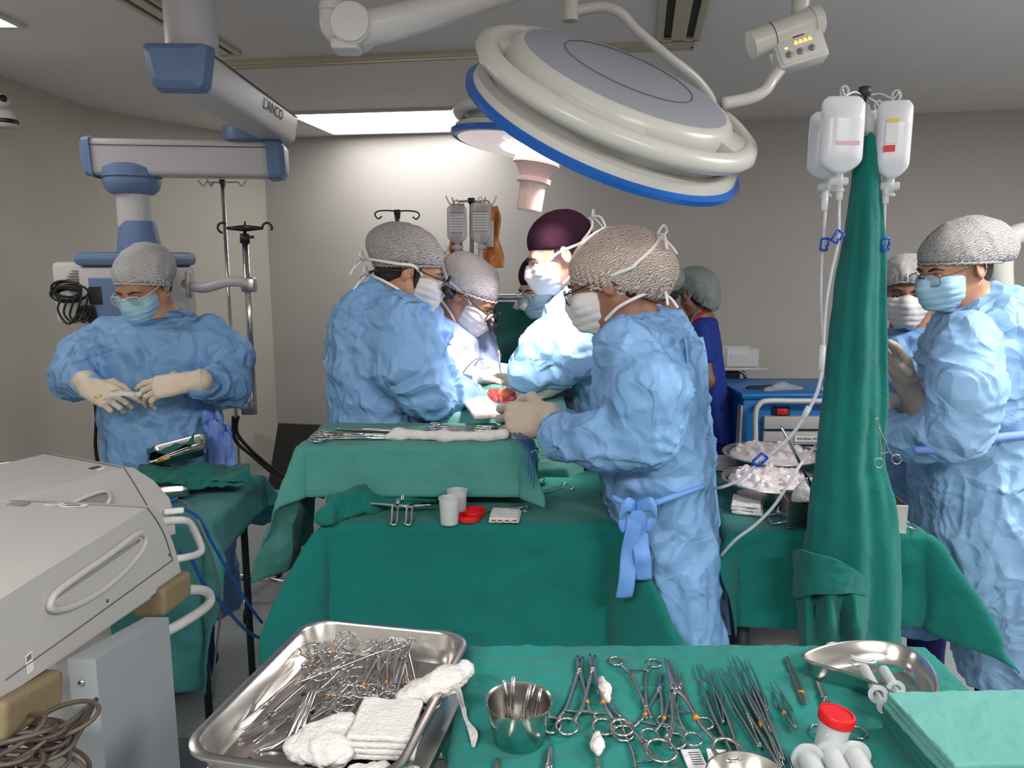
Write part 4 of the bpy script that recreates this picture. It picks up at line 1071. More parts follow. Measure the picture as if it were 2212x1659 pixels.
# ------------------------------------------------------------------ people
def frame_of(f, up=(0, 0, 1), roll=0):
    y = Vector(f).normalized(); z = Vector(up); z = (z - y * z.dot(y)).normalized(); x = y.cross(z)
    return Matrix((x, y, z)).transposed() @ Matrix.Rotation(roll, 3, 'Y')
def hand(parent, w, fdir, palm, side, curls=(.5, .5, .5, .5), thumb=.4, s=1.0, m=None, cuff=None, cuff_len=.07, name='gloved_hand', spread=.10, point=None):
    """w wrist, fdir finger direction, palm = palm normal, side +1: thumb towards fdir x palm"""
    y = Vector(fdir).normalized(); zn = Vector(palm); zn = (zn - y * zn.dot(y)).normalized(); x = y.cross(zn) * side
    w = Vector(w)
    def T(a, b, c): return w + (x * a + y * b + zn * c) * s
    S = SDF()
    kx = [.030, .010, -.011, -.030]; ky = [.088, .092, .088, .078]
    for i in range(4):
        S.cap(T(kx[i] * .55, .005, 0), T(kx[i], ky[i], 0), .019 * s, .0135 * s, k=.012)
    S.ell(T(0, .045, .004), (.034 * s, .040 * s, .016 * s), Matrix((x, y, zn)).transposed(), k=.015)
    S.ell(T(.022, .035, .012), (.016 * s, .028 * s, .014 * s), Matrix((x, y, zn)).transposed(), k=.012)
    L = [(.042, .026, .020), (.046, .029, .021), (.043, .027, .020), (.034, .021, .018)]
    for i in range(4):
        a = 0; p = Vector((kx[i], ky[i], 0)); sx_ = (kx[i] / .03) * spread; r = .0098
        for j in range(3):
            a += curls[i] * (.9, 1.1, .8)[j]
            d = Vector((sx_ * math.cos(a), math.cos(a), math.sin(a))).normalized(); q = p + d * L[i][j]
            S.cap(T(*p), T(*q), r * s, (r - .0009) * s, k=.004); p = q; r -= .0009
    d0 = Vector((.72, .62, .32)).normalized(); p = Vector((.022, .022, .006)); q = p + d0 * .042
    S.cap(T(*p), T(*q), .015 * s, .0125 * s, k=.010)
    d1 = Vector((.45 - thumb * .6, .85, .30 + thumb * .5)).normalized(); r2 = q + d1 * .034
    S.cap(T(*q), T(*r2), .0122 * s, .011 * s, k=.006)
    d2 = Vector((.2 - thumb * .8, .9, .25 + thumb * .5)).normalized(); r3 = r2 + d2 * .028
    S.cap(T(*r2), T(*r3), .011 * s, .0095 * s, k=.004)
    if cuff is not None:
        cd = Vector(cuff).normalized()
        S.cap(T(0, .0, 0), w + cd * cuff_len * s, .029 * s, .037 * s, k=.015)
    else: S.cap(T(0, .0, 0), T(0, -.05, 0), .026 * s, .029 * s, k=.015)
    h = obj(name, displaced(S.mesh(.0032 * s, k=.008, smooth=1), lambda p: crumple(p, .0016, 38, octs=2)), m or M['glove'], parent)
    if cuff is not None:
        cd = Vector(cuff).normalized()
        obj('cuff_roll', MB().torus(w + cd * (cuff_len * s + .004), .035 * s, .0045, basis(cd), n=24, m=8).vf(), m or M['glove'], h)
    return h

def person(label, hc, f, nb, skin, up=(0, 0, 1), roll=0, hs=1.0, cap=None, capk=None, mask=None, glasses=None, collar=None, hair=True, ties=None, eyes='down',
           gown_rows=None, arms=(), gm=None, gres=.0080, gamp=.016, gscale=5.2, gk=.035, seed=0, extra=None, legs=None, group=None, mask_drop=0, gname='gown', beard=False, gextra=None, high=False):
    foot = Vector((nb[0], nb[1], 0))
    t = thing('person', label, 'person', foot, group)
    B = frame_of(f, up, roll); c = Vector(hc)
    def T(x, y, z): return c + B @ (Vector((x, y, z)) * hs)
    h = hs
    # --- body
    S = SDF()
    S.ell(T(0, -.008, .036), (.074 * h, .094 * h, .080 * h), B)
    S.ell(T(0, .028, -.030), (.058 * h, .064 * h, .078 * h), B, k=.03)
    S.cap(T(0, .062, -.092), T(0, .055, -.085), .026 * h, .03 * h, k=.02)
    S.cap(T(-.03, .035, -.075), T(-.052, -.01, -.045), .024 * h, .022 * h, k=.02); S.cap(T(.03, .035, -.075), T(.052, -.01, -.045), .024 * h, .022 * h, k=.02)
    S.cap(T(0, .088, .016), T(0, .112, -.026), .009 * h, .013 * h, k=.012); S.cap(T(-.010, .098, -.030), T(.010, .098, -.030), .009 * h, .009 * h, k=.008)
    S.cap(T(-.034, .078, .020), T(.034, .078, .020), .016 * h, .016 * h, k=.014)
    S.cap(T(-.018, .086, -.058), T(.018, .086, -.058), .011 * h, .011 * h, k=.010)
    for s in (-1, 1):
        S.ell(T(s * .040, .068, -.028), (.024 * h, .022 * h, .022 * h), B, k=.02)
        S.ell(T(s * .031, .098, -.002), (.016 * h, .012 * h, .010 * h), B, op='-', k=.010)
        Be = B @ Matrix.Rotation(s * -.45, 3, 'Z') @ Matrix.Rotation(-.15, 3, 'X')
        S.ell(T(s * .080, -.012, -.004), (.0085 * h, .020 * h, .033 * h), Be, k=.006)
        S.ell(T(s * .088, -.008, .002), (.006 * h, .012 * h, .020 * h), Be, op='-', k=.004)
    nbv = Vector(nb)
    S.cap(T(0, -.025, -.055), nbv, .056 * h, .062, k=.03)
    S.cap(nbv + Vector((0, 0, -.02)), nbv + Vector((0, 0, -.14)), .085, .10, k=.04)
    body = obj('body', S.mesh(.0052, k=.02, smooth=2), skin, t)
    # --- eyes, brows
    for s in (-1, 1):
        if eyes == 'open':
            e = obj('eye', MB().lathe([(0, -.006), (.006, -.005), (.0115, 0), (.006, .005), (0, .006)], T(s * .031, .088, -.001), B @ basis((0, 1, 0)), 20).vf(), M['eye'], t)
            obj('iris', MB().cyl(T(s * .031 - .002, .0925, -.001), T(s * .031 - .002, .0955, -.001), .0052 * h, 16).vf(), M['iris'], e)
            obj('upper_lid', MB().tube([T(s * .031 - .015, .087, -.001), T(s * .031, .0985, .0065), T(s * .031 + .015, .087, -.001)], .0022, 8, spline=5).vf(), M['hair'], t)
        else:
            obj('eyelid', MB().lathe([(0, -.009), (.008, -.007), (.013, 0), (.008, .007), (0, .009)], T(s * .031, .086, -.003), B @ basis((0, 1, 0)), 20).vf(), skin, t)
            obj('eyelash', MB().tube([T(s * .031 - .014, .090, -.003), T(s * .031, .0975, -.009), T(s * .031 + .014, .090, -.003)], .0016, 6, spline=5).vf(), M['hair'], t)
        obj('eyebrow', MB().tube([T(s * .014, .100, .019), T(s * .034, .096, .025), T(s * .052, .080, .017)], [.0028, .0032, .0015], 6, spline=5).vf(), M['hair'], t)
    if hair:
        H = SDF(); H.ell(T(0, -.022, .020), (.0795 * h, .090 * h, .092 * h), B); H.ell(T(0, -.06, -.03), (.055 * h, .04 * h, .045 * h), B, k=.02)
        H.plane(T(0, .020, 0), B @ Vector((0, 1, -.25))); H.plane(T(0, 0, -.072), B @ Vector((0, -.2, -1)))
        for s in (-1, 1): H.ell(T(s * .08, -.004, -.012), (.03 * h, .026 * h, .030 * h), B, op='-', k=.008)
        if beard: 
            for s in (-1, 1): H.cap(T(s * .0665, .018, .01), T(s * .056, .028, -.05), .011 * h, .008 * h, k=.01)
        obj('hair', H.mesh(.005, k=.006, smooth=1), M['hair'], t)
    # --- cap
    if cap:
        ck = dict(c=(0, -.022, .048), r=(.092, .116, .090), f=(.092, .052), b=(-.125, -.050), amp=.009, band=True, bun=None); ck.update(capk or {})
        C = SDF(); C.ell(T(*ck['c']), tuple(q * h for q in ck['r']), B)
        if ck['bun']: C.ell(T(*ck['bun'][0]), tuple(q * h for q in ck['bun'][1]), B, k=.05)
        fy, fz = ck['f']; by, bz = ck['b']; d = Vector((0, fy - by, fz - bz)).normalized(); nrm = Vector((0, d.z, -d.y))
        C.plane(T(0, fy, fz), B @ nrm, k=.010)
        def puff(p):
            q = (p - np.array(c)) @ np.array(B)
            return crumple(q + seed, ck['amp'], 9, octs=3, warp=.04) + ck['amp'] * .7 * np.sin(np.arctan2(q[:, 0], q[:, 1]) * 34) * np.clip(.6 - (q @ np.array(-nrm)) * 14, 0, 1)
        cobj = obj('surgical_cap', displaced(C.mesh(.0055, k=.01, smooth=1), puff), cap, t)
        if ck['band']:
            # ruffled elastic hem along the cut
            cc = Vector(ck['c']); r = ck['r']; pts = []
            o = Vector((0, fy, fz)); ctr = o - d * (fy - by) * .5 / max(d.y, .3)
            for i in range(64):
                a = 2 * math.pi * i / 64; dr = Vector((math.cos(a), 0, 0)) + d * math.sin(a)
                q0 = ctr - cc; A_ = sum((dr[j] / r[j]) ** 2 for j in range(3)); B_ = 2 * sum(q0[j] * dr[j] / r[j] ** 2 for j in range(3)); C_ = sum((q0[j] / r[j]) ** 2 for j in range(3)) - 1
                disc = B_ * B_ - 4 * A_ * C_
                if disc < 0: continue
                tt = (-B_ + math.sqrt(disc)) / 2 / A_; pts.append(T(*(ctr + dr * (tt + .001 * (i % 2)) + nrm * (.002 if i % 2 else -.001))))
            if len(pts) > 20: obj('elastic_hem', MB().tube(pts, .0042 * h, 6, closed=True).vf(), cap, cobj)
    # --- mask
    if mask:
        K = SDF()
        K.ell(T(0, .028, -.030), (.066 * h, .070 * h, .084 * h), B); K.ell(T(0, .066, -.052), (.050 * h, .058 * h, .052 * h), B, k=.03)
        K.cap(T(0, .092, .012), T(0, .112, -.028), .014 * h, .018 * h, k=.02); K.ell(T(.038, .068, -.030), (.031 * h, .031 * h, .030 * h), B, k=.02); K.ell(T(-.038, .068, -.030), (.031 * h, .031 * h, .030 * h), B, k=.02); K.cap(T(0, .078, -.088 - mask_drop), T(0, .06, -.098 - mask_drop), .026 * h, .026 * h, k=.03)
        K.plane(T(0, .11, .006), B @ Vector((0, -.22, 1)), k=.004); K.plane(T(0, .022, -.02), B @ Vector((0, -1, -.10)), k=.004); K.plane(T(0, .05, -.118 - mask_drop), B @ Vector((0, .35, -1)), k=.004)
        def pleat(p):
            q = (p - np.array(c)) @ np.array(B) / h
            return .0022 * np.abs(np.sin(q[:, 2] * 150)) * (q[:, 1] > .03) + crumple(q + seed, .002, 22, octs=2)
        mo = obj('face_mask', displaced(K.mesh(.0042, k=.012, smooth=1), pleat), mask, t)
        for s in (-1, 1):
            if ties == 'loop':
                obj('ear_loop', MB().tube([T(s * .060, .030, .000), T(s * .076, .005, .020), T(s * .086, -.022, .022), T(s * .082, -.030, -.01), T(s * .072, -.006, -.05), T(s * .052, .030, -.080)], .0013, 6, spline=6).vf(), M['tape'], mo)
            else:
                def rib(pts, wd=.0048):
                    mb = MB().tube([T(*p) for p in pts], wd, 6, spline=6); return mb.vf()
                if high:
                    ck2 = dict(c=(0, -.022, .048), r=(.092, .116, .090)); ck2.update(capk or {}); pth = []
                    for i in range(9):
                        f_ = i / 8; ang = math.radians(22 + f_ * 68); zz = .015 + f_ * .062
                        q = Vector((s * math.cos(ang) * ck2['r'][0], ck2['c'][1] - math.sin(ang) * ck2['r'][1], 0)); zn_ = (zz - ck2['c'][2]) / ck2['r'][2]
                        sc_ = math.sqrt(max(1 - zn_ * zn_, .05)) * 1.08; pth.append((q.x * sc_, ck2['c'][1] + (q.y - ck2['c'][1]) * sc_, zz))
                    obj('mask_tie', rib([(s * .060, .036, -.004), (s * .078, .010, .012)] + pth), M['tape'], mo)
                else: obj('mask_tie', rib([(s * .060, .036, -.002), (s * .088, -.0, .016), (s * .092, -.050, .006), (s * .05, -.115, -.005), (0, -.132, -.010)]), M['tape'], mo)
                obj('mask_tie', rib([(s * .054, .026, -.088), (s * .070, -.020, -.066), (s * .062, -.070, -.056), (s * .03, -.100, -.052), (0, -.108, -.050)]), M['tape'], mo)
        if ties in ('bow', 'both'):
            for (y0, z0) in ((-.150, .078) if high else (-.140, -.012), (-.114, -.052)):
                bw = MB().tube([T(0, y0, z0), T(.03, y0 - .018, z0 + .02), T(.045, y0 - .02, z0 + .004), T(.02, y0 - .01, z0 - .004), T(0, y0, z0)], .0032, 6, spline=5)
                bw.tube([T(0, y0, z0), T(-.03, y0 - .02, z0 - .01), T(-.05, y0 - .02, z0 - .045)], .004, 6, spline=5).tube([T(0, y0, z0), T(.02, y0 - .02, z0 - .03), T(.03, y0 - .03, z0 - .06)], .004, 6, spline=5)
                obj('mask_tie', bw.vf(), M['tape'], mo)
    # --- glasses
    if glasses:
        gm_, kind = glasses
        mb = MB(); g = None
        for s in (-1, 1):
            pts = []
            for i in range(20):
                a = 2 * math.pi * i / 20; ca, sa = math.cos(a), math.sin(a)
                X = math.copysign(abs(ca) ** .6, ca) * .0255; Z = math.copysign(abs(sa) ** .7, sa) * .0185
                pts.append(T(s * .034 + X, .116 - abs(X + s * .034) * .16, -.004 + Z))
            mb.tube(pts, .0019 if kind != 'wire' else .0010, 6, closed=True)
        mb.tube([T(-.009, .116, .002), T(0, .119, .005), T(.009, .116, .002)], .0018, 6, spline=4)
        g = obj('glasses', mb.vf(), gm_, t)
        for s in (-1, 1):
            obj('temple', MB().tube([T(s * .059, .108, .004), T(s * .075, .06, .006), T(s * .083, -.005, .010), T(s * .084, -.035, -.014)], .0022 if kind != 'wire' else .0012, 6, spline=5).vf(), gm_, g)
            obj('lens', MB().lathe([(0, -.0006), (.021, -.0006), (.021, .0006), (0, .0006)], T(s * .034, .111, -.004), B @ basis((0, 1, 0)), 24, sx=1.15, sy=.85).vf(), M['lens'], g)
            if kind == 'loupes':
                a = T(s * .030, .112, -.012); e = T(s * .026, .148, -.034)
                obj('loupe', MB().tube([a, a.lerp(e, .3), a.lerp(e, .32), e], [.009, .010, .0125, .0125], 18).vf(), gm_, g)
        if kind == 'loupes': obj('loupe_bar', MB().tube([T(-.03, .122, .008), T(0, .128, .010), T(.03, .122, .008)], .003, 6, spline=4).cyl(T(0, .126, .008), T(0, .128, .028), .005).vf(), gm_, g)
        if kind == 'loupes':
            obj('strap', MB().tube([T(.084, -.035, -.010), T(.06, -.09, -.03), T(0, -.115, -.045), T(-.06, -.09, -.03), T(-.084, -.035, -.010)], .004, 6, spline=6).vf(), M['black'], g)
    # --- scrub collar
    if collar:
        Q = SDF(); Q.ell(nbv + Vector((0, 0, -.035)), (.098, .088, .055)); Q.cap(nbv + Vector((0, 0, -.05)), nbv + Vector((0, 0, -.08)), .09, .09, k=.03)
        Q.cap(T(0, .0, -.06), nbv + Vector((0, 0, .01)), .060, .064, op='-', k=.006)
        obj('scrub_collar', Q.mesh(.007, k=.02, smooth=1), collar, t)
    # --- gown
    if gown_rows:
        G = SDF(); rows = []
        for row in gown_rows:
            py, xl, xr, D, hd = row[:5]; ro = row[5] if len(row) > 5 else 0
            p = P((xl + xr) / 2, py, D); rows.append((p.x, p.y, p.z, (xr - xl) / 2 * mpp(py, D), hd, ro))
        rows.sort(key=lambda r: r[2])
        lo_ = rows[0]; rows.insert(0, (lo_[0], lo_[1], .26, lo_[3] * 1.04, lo_[4] * 1.05, lo_[5]))
        G.loft(rows, k=.03)
        for ch in arms:
            pts = [P(a[0], a[1], a[2]) for a in ch]; rs = [a[3] * mpp(a[1], a[2]) for a in ch]
            G.chain(pts, rs, k=gk)
        if gextra: gextra(G)
        zlow = rows[0][2]
        def gd(p):
            w = np.clip((1.12 - p[:, 2]) / .25, 0, 1)
            a = crumple(p + seed, gamp * .55, gscale, octs=4, warp=.10) + creases(p + seed, gamp * 1.15, gscale * .9)
            b_ = crumple(p + seed * 2 + 9, gamp * 1.1, gscale * 1.1, octs=3, stretch=(1, 1, .28), warp=.06) + creases(p + seed, gamp * .9, gscale, stretch=(1, 1, .4))
            return a * (1 - w * .55) + b_ * w
        obj(gname, displaced(G.mesh(gres, k=.03, smooth=2), gd), gm, t)
    # --- legs
    z1 = rows[0][2] + .25 if gown_rows else .9
    fx, fy2 = (gown_rows and (rows[0][0], rows[0][1])) or (nb[0], nb[1])
    Lg = SDF(); yd = Vector((B.col[1].x, B.col[1].y, 0)).normalized(); xd = Vector((yd.y, -yd.x, 0))
    if legs != 'none':
        for s in (-1, 1):
            p = Vector((fx, fy2, 0)) + xd * (s * .09)
            Lg.cap(p + Vector((0, 0, z1 if z1 < .9 else .9)), p + Vector((0, 0, .09)), .085, .062, k=.02)
        obj('trousers', displaced(Lg.mesh(.012, k=.02, smooth=2), lambda q: crumple(q, .012, 6, stretch=(1, 1, .6))), legs or M['scrub_navy'], t)
        for s in (-1, 1):
            p = Vector((fx, fy2, .045)) + xd * (s * .09); Sh = SDF()
            Sh.cap(p - yd * .05, p + yd * .13, .045, .038, k=.02); Sh.plane((0, 0, .004), (0, 0, -1))
            obj('shoe_cover', Sh.mesh(.008, k=.01, smooth=1), M['scrub_navy'], t)
    return t, T, B

# nurse at the left ---------------------------------------------------------
D = 2.78
t1, T1_, B1 = person('masked nurse in blue gown and clear glasses holding a packet at far left', P(311, 618, D), (-.22, -.85, -.42), P(352, 700, D + .05), M['skin'],
    cap=M['cap_light'], capk=dict(r=(.098, .118, .096), c=(0, -.030, .046), f=(.094, .058), b=(-.13, -.065), bun=((.02, -.10, .01), (.07, .06, .07))), mask=M['mask_blue'], glasses=(M['clearframe'], 'frame'), collar=M['scrub'], ties='loop',
    gown_rows=[(672, 330, 400, D + .05, .05), (690, 262, 440, D + .03, .09), (712, 222, 478, D, .12), (760, 212, 480, D, .15), (850, 222, 462, D, .17), (950, 226, 482, D, .18), (1100, 222, 500, D, .19)],
    arms=[[(232, 715, D, 34), (178, 770, D - .03, 42), (158, 815, D - .10, 40), (195, 838, D - .28, 26)],
          [(452, 715, D, 36), (492, 775, D - .03, 46), (488, 830, D - .10, 44), (428, 836, D - .28, 27)]], gm=M['gown'], seed=1.0)
h0 = hand(t1, P(190, 836, D - .30), (.86, -.25, -.30), (.1, .72, -.62), 1, curls=(.35, .70, .8, .9), thumb=.5, s=1.02, cuff=(-.5, .6, .25), cuff_len=.04)
h1 = hand(t1, P(402, 826, D - .30), (-.95, -.1, -.16), (.05, .70, -.70), -1, curls=(.25, .38, .5, .6), thumb=.5, s=1.08, cuff=(.9, .3, .05), cuff_len=.04)
obj('finger_ring', MB().torus(P(212, 856, D - .39), .0095, .0016, basis((.3, -.4, -.8)), n=20, m=6).vf(), M['yellow'], h0)
t = thing('suture_packet', 'thin clear strip and steel needle held between the gloves of the nurse at left', 'packet', P(275, 850, D - .38))
obj('strip', MB().box(P(272, 851, D - .40), (.10, .004, .012), Matrix.Rotation(-.03, 3, 'Y'), .001).vf(), M['clear'], t)
obj('needle', MB().tube([P(240, 846, D - .41), P(262, 842, D - .42), P(290, 846, D - .41), P(298, 862, D - .41)], .0012, 6, spline=5).vf(), M['steel_tool'], t)
# hip tie
def bow(parent, c, w, m, d=(1, 0, 0), tails=.3):
    c = Vector(c); dx = Vector(d).normalized(); up_ = Vector((0, 0, 1)); out = dx.cross(up_)
    if out.y > 0: out = -out
    mb = MB()
    def strip(pts, wd):
        rows = []
        for k in range(len(pts)):
            rows.append([pts[k] + up_ * (wd * .5) + out * .002, pts[k] + out * .006, pts[k] - up_ * (wd * .5)])
        return rows
    for s in (-1, 1):
        P_ = [c, c + dx * (s * w * .6) + up_ * .02 + out * .03, c + dx * (s * w) - up_ * .01 + out * .02, c + dx * (s * w * .6) - up_ * .04 + out * .01, c]
        v, Q = sheet(strip(P_, .035), 3, 5, .002); mb.add([tuple(q) for q in v], Q.tolist())
    k = obj('gown_bow', mb.vf(), m, parent)
    for s, l in ((-.5, tails), (.45, tails * .8)):
        side = dx * .02; rows = []
        for i in range(7):
            q = c + dx * (s * w * (i / 6) ** .8 * 1.1) - up_ * (l * i / 6) + out * (.012 + .006 * math.sin(i * 1.8 + s))
            rows.append([q - side, q + out * .004, q + side])
        obj('tie_end', sheet(rows, 3, 4, .002, .002, 20), m, k)
bow(t1, P(465, 905, D - .15), .035, M['tie'], tails=.30)
bow(t1, P(492, 930, D - .14), .02, M['tie'], tails=.26)

# surgeon facing right --------------------------------------------------------
D = 2.42
t2, T2_, B2_ = person('surgeon in blue gown and black magnifying glasses seen from behind, left of the table', P(884, 585, D), (.93, .22, -.34), P(832, 668, D), M['skin'],
    cap=M['cap_grey'], capk=dict(c=(0, -.030, .050), r=(.094, .124, .090), f=(.090, .046), b=(-.14, -.030)), mask=M['mask_white'], glasses=(M['black'], 'loupes'), ties='bow', beard=True,
    gown_rows=[(612, 800, 872, D, .06), (640, 752, 895, D + .01, .11), (668, 728, 915, D + .02, .15), (700, 716, 930, D + .03, .17), (760, 714, 932, D + .04, .19), (850, 712, 935, D + .05, .2), (950, 716, 935, D + .05, .2), (1100, 716, 935, D + .05, .2)],
    arms=[[(862, 700, D - .10, 68), (888, 790, D - .14, 74), (925, 850, D - .14, 56), (985, 858, D + .02, 36), (1014, 854, D + .16, 28)], [(905, 700, D + .16, 55), (960, 790, D + .22, 50), (1010, 845, D + .3, 32)]], gm=M['gown'], seed=4.0, gamp=.02)
hand(t2, P(1018, 868, D + .12), (.8, .45, -.3), (.1, -.3, -.9), 1, curls=(.4, .5, .5, .6), cuff=(-.8, -.4, .2), cuff_len=.04)

# surgeon with bright cap -------------------------------------------------------
D = 2.72
t3, T3_, B3 = person('bending surgeon in brightly lit white cap and black loupes beside the wound', P(1012, 640, D), (.78, -.18, -.62), P(948, 706, D + .03), M['skin'],
    cap=M['cap_white_lit'], capk=dict(c=(0, -.026, .050), r=(.090, .118, .088), f=(.094, .046), b=(-.13, -.020)), mask=M['mask_white'], glasses=(M['black'], 'loupes'), collar=M['scrub'], ties='both', beard=False, high=True,
    gown_rows=[(668, 905, 965, D + .03, .06), (700, 890, 1010, D + .02, .11), (730, 885, 1035, D, .14), (800, 880, 1040, D, .16), (900, 860, 1000, D, .16), (1000, 845, 980, D, .16)],
    arms=[[(930, 745, D - .12, 42), (965, 815, D - .16, 40), (1010, 822, D - .10, 24)], [(1020, 720, D + .14, 40), (1045, 775, D + .14, 34), (1050, 790, D + .08, 24)]], gm=M['gown_lav'], seed=7.0, gamp=.010)
hand(t3, P(1022, 822, D - .08), (.85, -.05, .25), (.25, -.5, -.8), -1, curls=(.45, .6, .7, .75), thumb=.6, cuff=(-.9, -.2, -.35), cuff_len=.05)
hand(t3, P(1062, 796, D + .06), (.55, -.55, .1), (.2, -.5, -.8), 1, curls=(.6, .7, .8, .8), thumb=.6, cuff=(-.7, .5, .1), cuff_len=.05)

# surgeon opposite, back ---------------------------------------------------------
D = 3.1
t4, T4_, B4 = person('surgeon in plum cap and clear loupes partly hidden behind the taller one', P(1176, 615, D), (-.82, -.42, -.45), P(1235, 690, D + .02), M['skin_light'],
    cap=M['cap_dark'], capk=dict(c=(0, -.016, .050), r=(.084, .106, .082), f=(.098, .040), b=(-.12, -.010), amp=.003, band=False), mask=M['mask_blue'], glasses=(M['clearframe'], 'loupes'), ties='loop',
    gown_rows=[(665, 1195, 1290, D, .08), (700, 1170, 1320, D, .13), (800, 1150, 1330, D, .16), (950, 1150, 1330, D, .17)], arms=[], gm=M['gown_pale'], seed=2.2)

# tall surgeon under the lamp -----------------------------------------------------
D = 2.58
t5, T5_, B5 = person('surgeon in plum cap and white mask, gown blazing under the lamp', P(1206, 552, D), (-.93, -.10, -.36), P(1262, 636, D + .02), M['skin_light'],
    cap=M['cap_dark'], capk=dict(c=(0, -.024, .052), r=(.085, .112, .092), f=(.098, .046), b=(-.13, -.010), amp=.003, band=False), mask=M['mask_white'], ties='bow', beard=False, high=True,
    gown_rows=[(600, 1240, 1300, D, .06), (628, 1205, 1330, D, .12), (660, 1175, 1345, D, .16), (720, 1160, 1350, D, .18), (850, 1240, 1350, D + .02, .18), (1000, 1250, 1350, D + .05, .18)],
    arms=[[(1240, 690, D - .14, 50), (1175, 745, D - .18, 46), (1145, 800, D - .16, 42), (1132, 822, D - .05, 34)], [(1270, 690, D - .15, 60), (1265, 770, D - .22, 44), (1215, 800, D - .16, 36), (1190, 815, D - .10, 30)]], gm=M['gown_pale'], seed=11.0, gamp=.012)
hand(t5, P(1132, 842, D - .08), (-.35, .1, -.9), (-.7, -.3, .1), 1, curls=(.4, .4, .45, .5), thumb=.5, s=1.05, m=M['glove'], cuff=(.15, -.1, .9), cuff_len=.05)
hand(t5, P(1185, 838, D - .12), (-.8, .2, -.5), (-.1, -.2, -.9), 1, curls=(.35, .4, .5, .55), thumb=.5, s=1.0, m=M['glove'], cuff=(.7, -.2, .5), cuff_len=.06)

# woman in the foreground, back ------------------------------------------------------
D = 1.98
t6, T6_, B6 = person('woman in brown-tinted bouffant cap and long blue gown, her back beside the middle table', P(1316, 612, D), (-.86, .30, -.30), P(1372, 706, D), M['skin_deep'],
    cap=M['cap_brown'], capk=dict(c=(0, -.030, .040), r=(.096, .122, .098), f=(.092, .040), b=(-.12, -.085), bun=((0, -.115, -.005), (.070, .062, .072)), amp=.007), mask=M['mask_white'], glasses=(M['black'], 'frame'), collar=M['scrub'], ties='bow', high=True,
    gown_rows=[(660, 1372, 1432, D + .02, .06), (682, 1318, 1462, D + .01, .11), (705, 1296, 1484, D, .15), (740, 1286, 1500, D, .18), (800, 1282, 1508, D, .20), (900, 1280, 1520, D, .21), (1000, 1290, 1535, D, .21), (1080, 1308, 1540, D, .20), (1180, 1325, 1548, D, .21), (1290, 1345, 1552, D, .22), (1400, 1352, 1560, D, .22), (1480, 1352, 1566, D, .22)],
    arms=[[(1350, 748, D - .16, 66), (1395, 850, D - .24, 78), (1400, 930, D - .24, 74), (1300, 950, D - .20, 62), (1210, 945, D - .08, 48), (1192, 930, D - .0, 34)]], gm=M['gown'], seed=14.0, gamp=.020, gscale=5.5, gres=.0085)
hand(t6, P(1190, 905, D + .04), (-.90, .30, -.12), (.15, .9, -.35), -1, curls=(.7, .8, .85, .9), thumb=.7, s=1.3, m=M['glove_grey'], cuff=(.55, -.45, -.4), cuff_len=.09)
bow(t6, P(1372, 1098, D - .24), .045, M['tie_blue'], d=(1, .1, 0), tails=.22)
# loose back flap and belt
rows = [[P(1478 + i * 8 + k * 8.5, 728 + k * 92, D - .165 + i * .035 + .012 * math.sin(i * 2.3 + k * .8)) for i in range(6)] for k in range(8)]
obj('back_flap', sheet(rows, 4, 5, .004, .008, 12, stretch=(1, 1, .4)), M['gown'], t6)
obj('belt', MB().tube([P(1322, 1072, D - .205), P(1372, 1096, D - .235), P(1440, 1078, D - .235), P(1520, 1050, D - .18)], [.006, .009, .008, .006], 8, spline=6).vf(), M['tie_blue'], t6)

# background nurses --------------------------------------------------------------------
D = 4.0
def scrub_arm(t, pts, skin, name='forearm'):
    S = SDF(); S.chain([P(a[0], a[1], a[2]) for a in pts], [a[3] * mpp(a[1], a[2]) for a in pts], k=.02)
    return obj(name, S.mesh(.008, k=.02), skin, t)
t7, T7_, B7 = person('nurse in royal blue scrubs with red collar standing at the back near the blue cart', P(1492, 634, D), (-.80, .55, .05), P(1510, 690, D), M['skin_deep'],
    cap=M['cap_green'], capk=dict(r=(.095, .120, .094), bun=((0, -.10, -.03), (.07, .06, .07)), b=(-.12, -.075)), mask=M['mask_blue'], ties='loop',
    gown_rows=[(672, 1490, 1530, D, .05), (688, 1482, 1548, D, .10), (720, 1478, 1555, D, .13), (800, 1486, 1562, D, .14), (870, 1502, 1572, D, .15), (945, 1518, 1580, D, .16), (950, 1525, 1572, D, .12), (1000, 1525, 1570, D, .10)],
    arms=[[(1515, 712, D - .14, 20), (1524, 770, D - .17, 17)]], gm=M['scrub'], seed=20, gamp=.010, gname='scrub_suit')
scrub_arm(t7, [(1523, 775, D - .17, 12), (1532, 822, D - .18, 11.5), (1516, 850, D - .16, 9), (1500, 862, D - .12, 8)], M['skin_deep'])
obj('red_collar', MB().tube([P(1478, 725, D - .10), P(1490, 700, D - .11), P(1512, 680, D - .11), P(1528, 672, D - .02)], .009, 8, spline=6).vf(), M['red_trim'], t7)
obj('lanyard', MB().tube([P(1484, 718, D - .11), P(1496, 688, D - .115), P(1508, 672, D - .10)], .007, 8, spline=6).vf(), M['lanyard'], t7)
D = 3.75
t8, _, _ = person('colleague in grey-green cap almost hidden behind the foreground woman', P(1424, 622, D), (-.55, .80, .0), P(1448, 686, D), M['skin_deep'],
    cap=M['cap_green'], capk=dict(r=(.092, .112, .090)), mask=None,
    gown_rows=[(676, 1430, 1466, D, .06), (692, 1412, 1486, D, .10), (720, 1402, 1496, D, .13), (850, 1400, 1496, D, .14), (1000, 1400, 1496, D, .14)], gm=M['scrub_navy'], seed=23, gamp=.008, gname='scrub_suit')

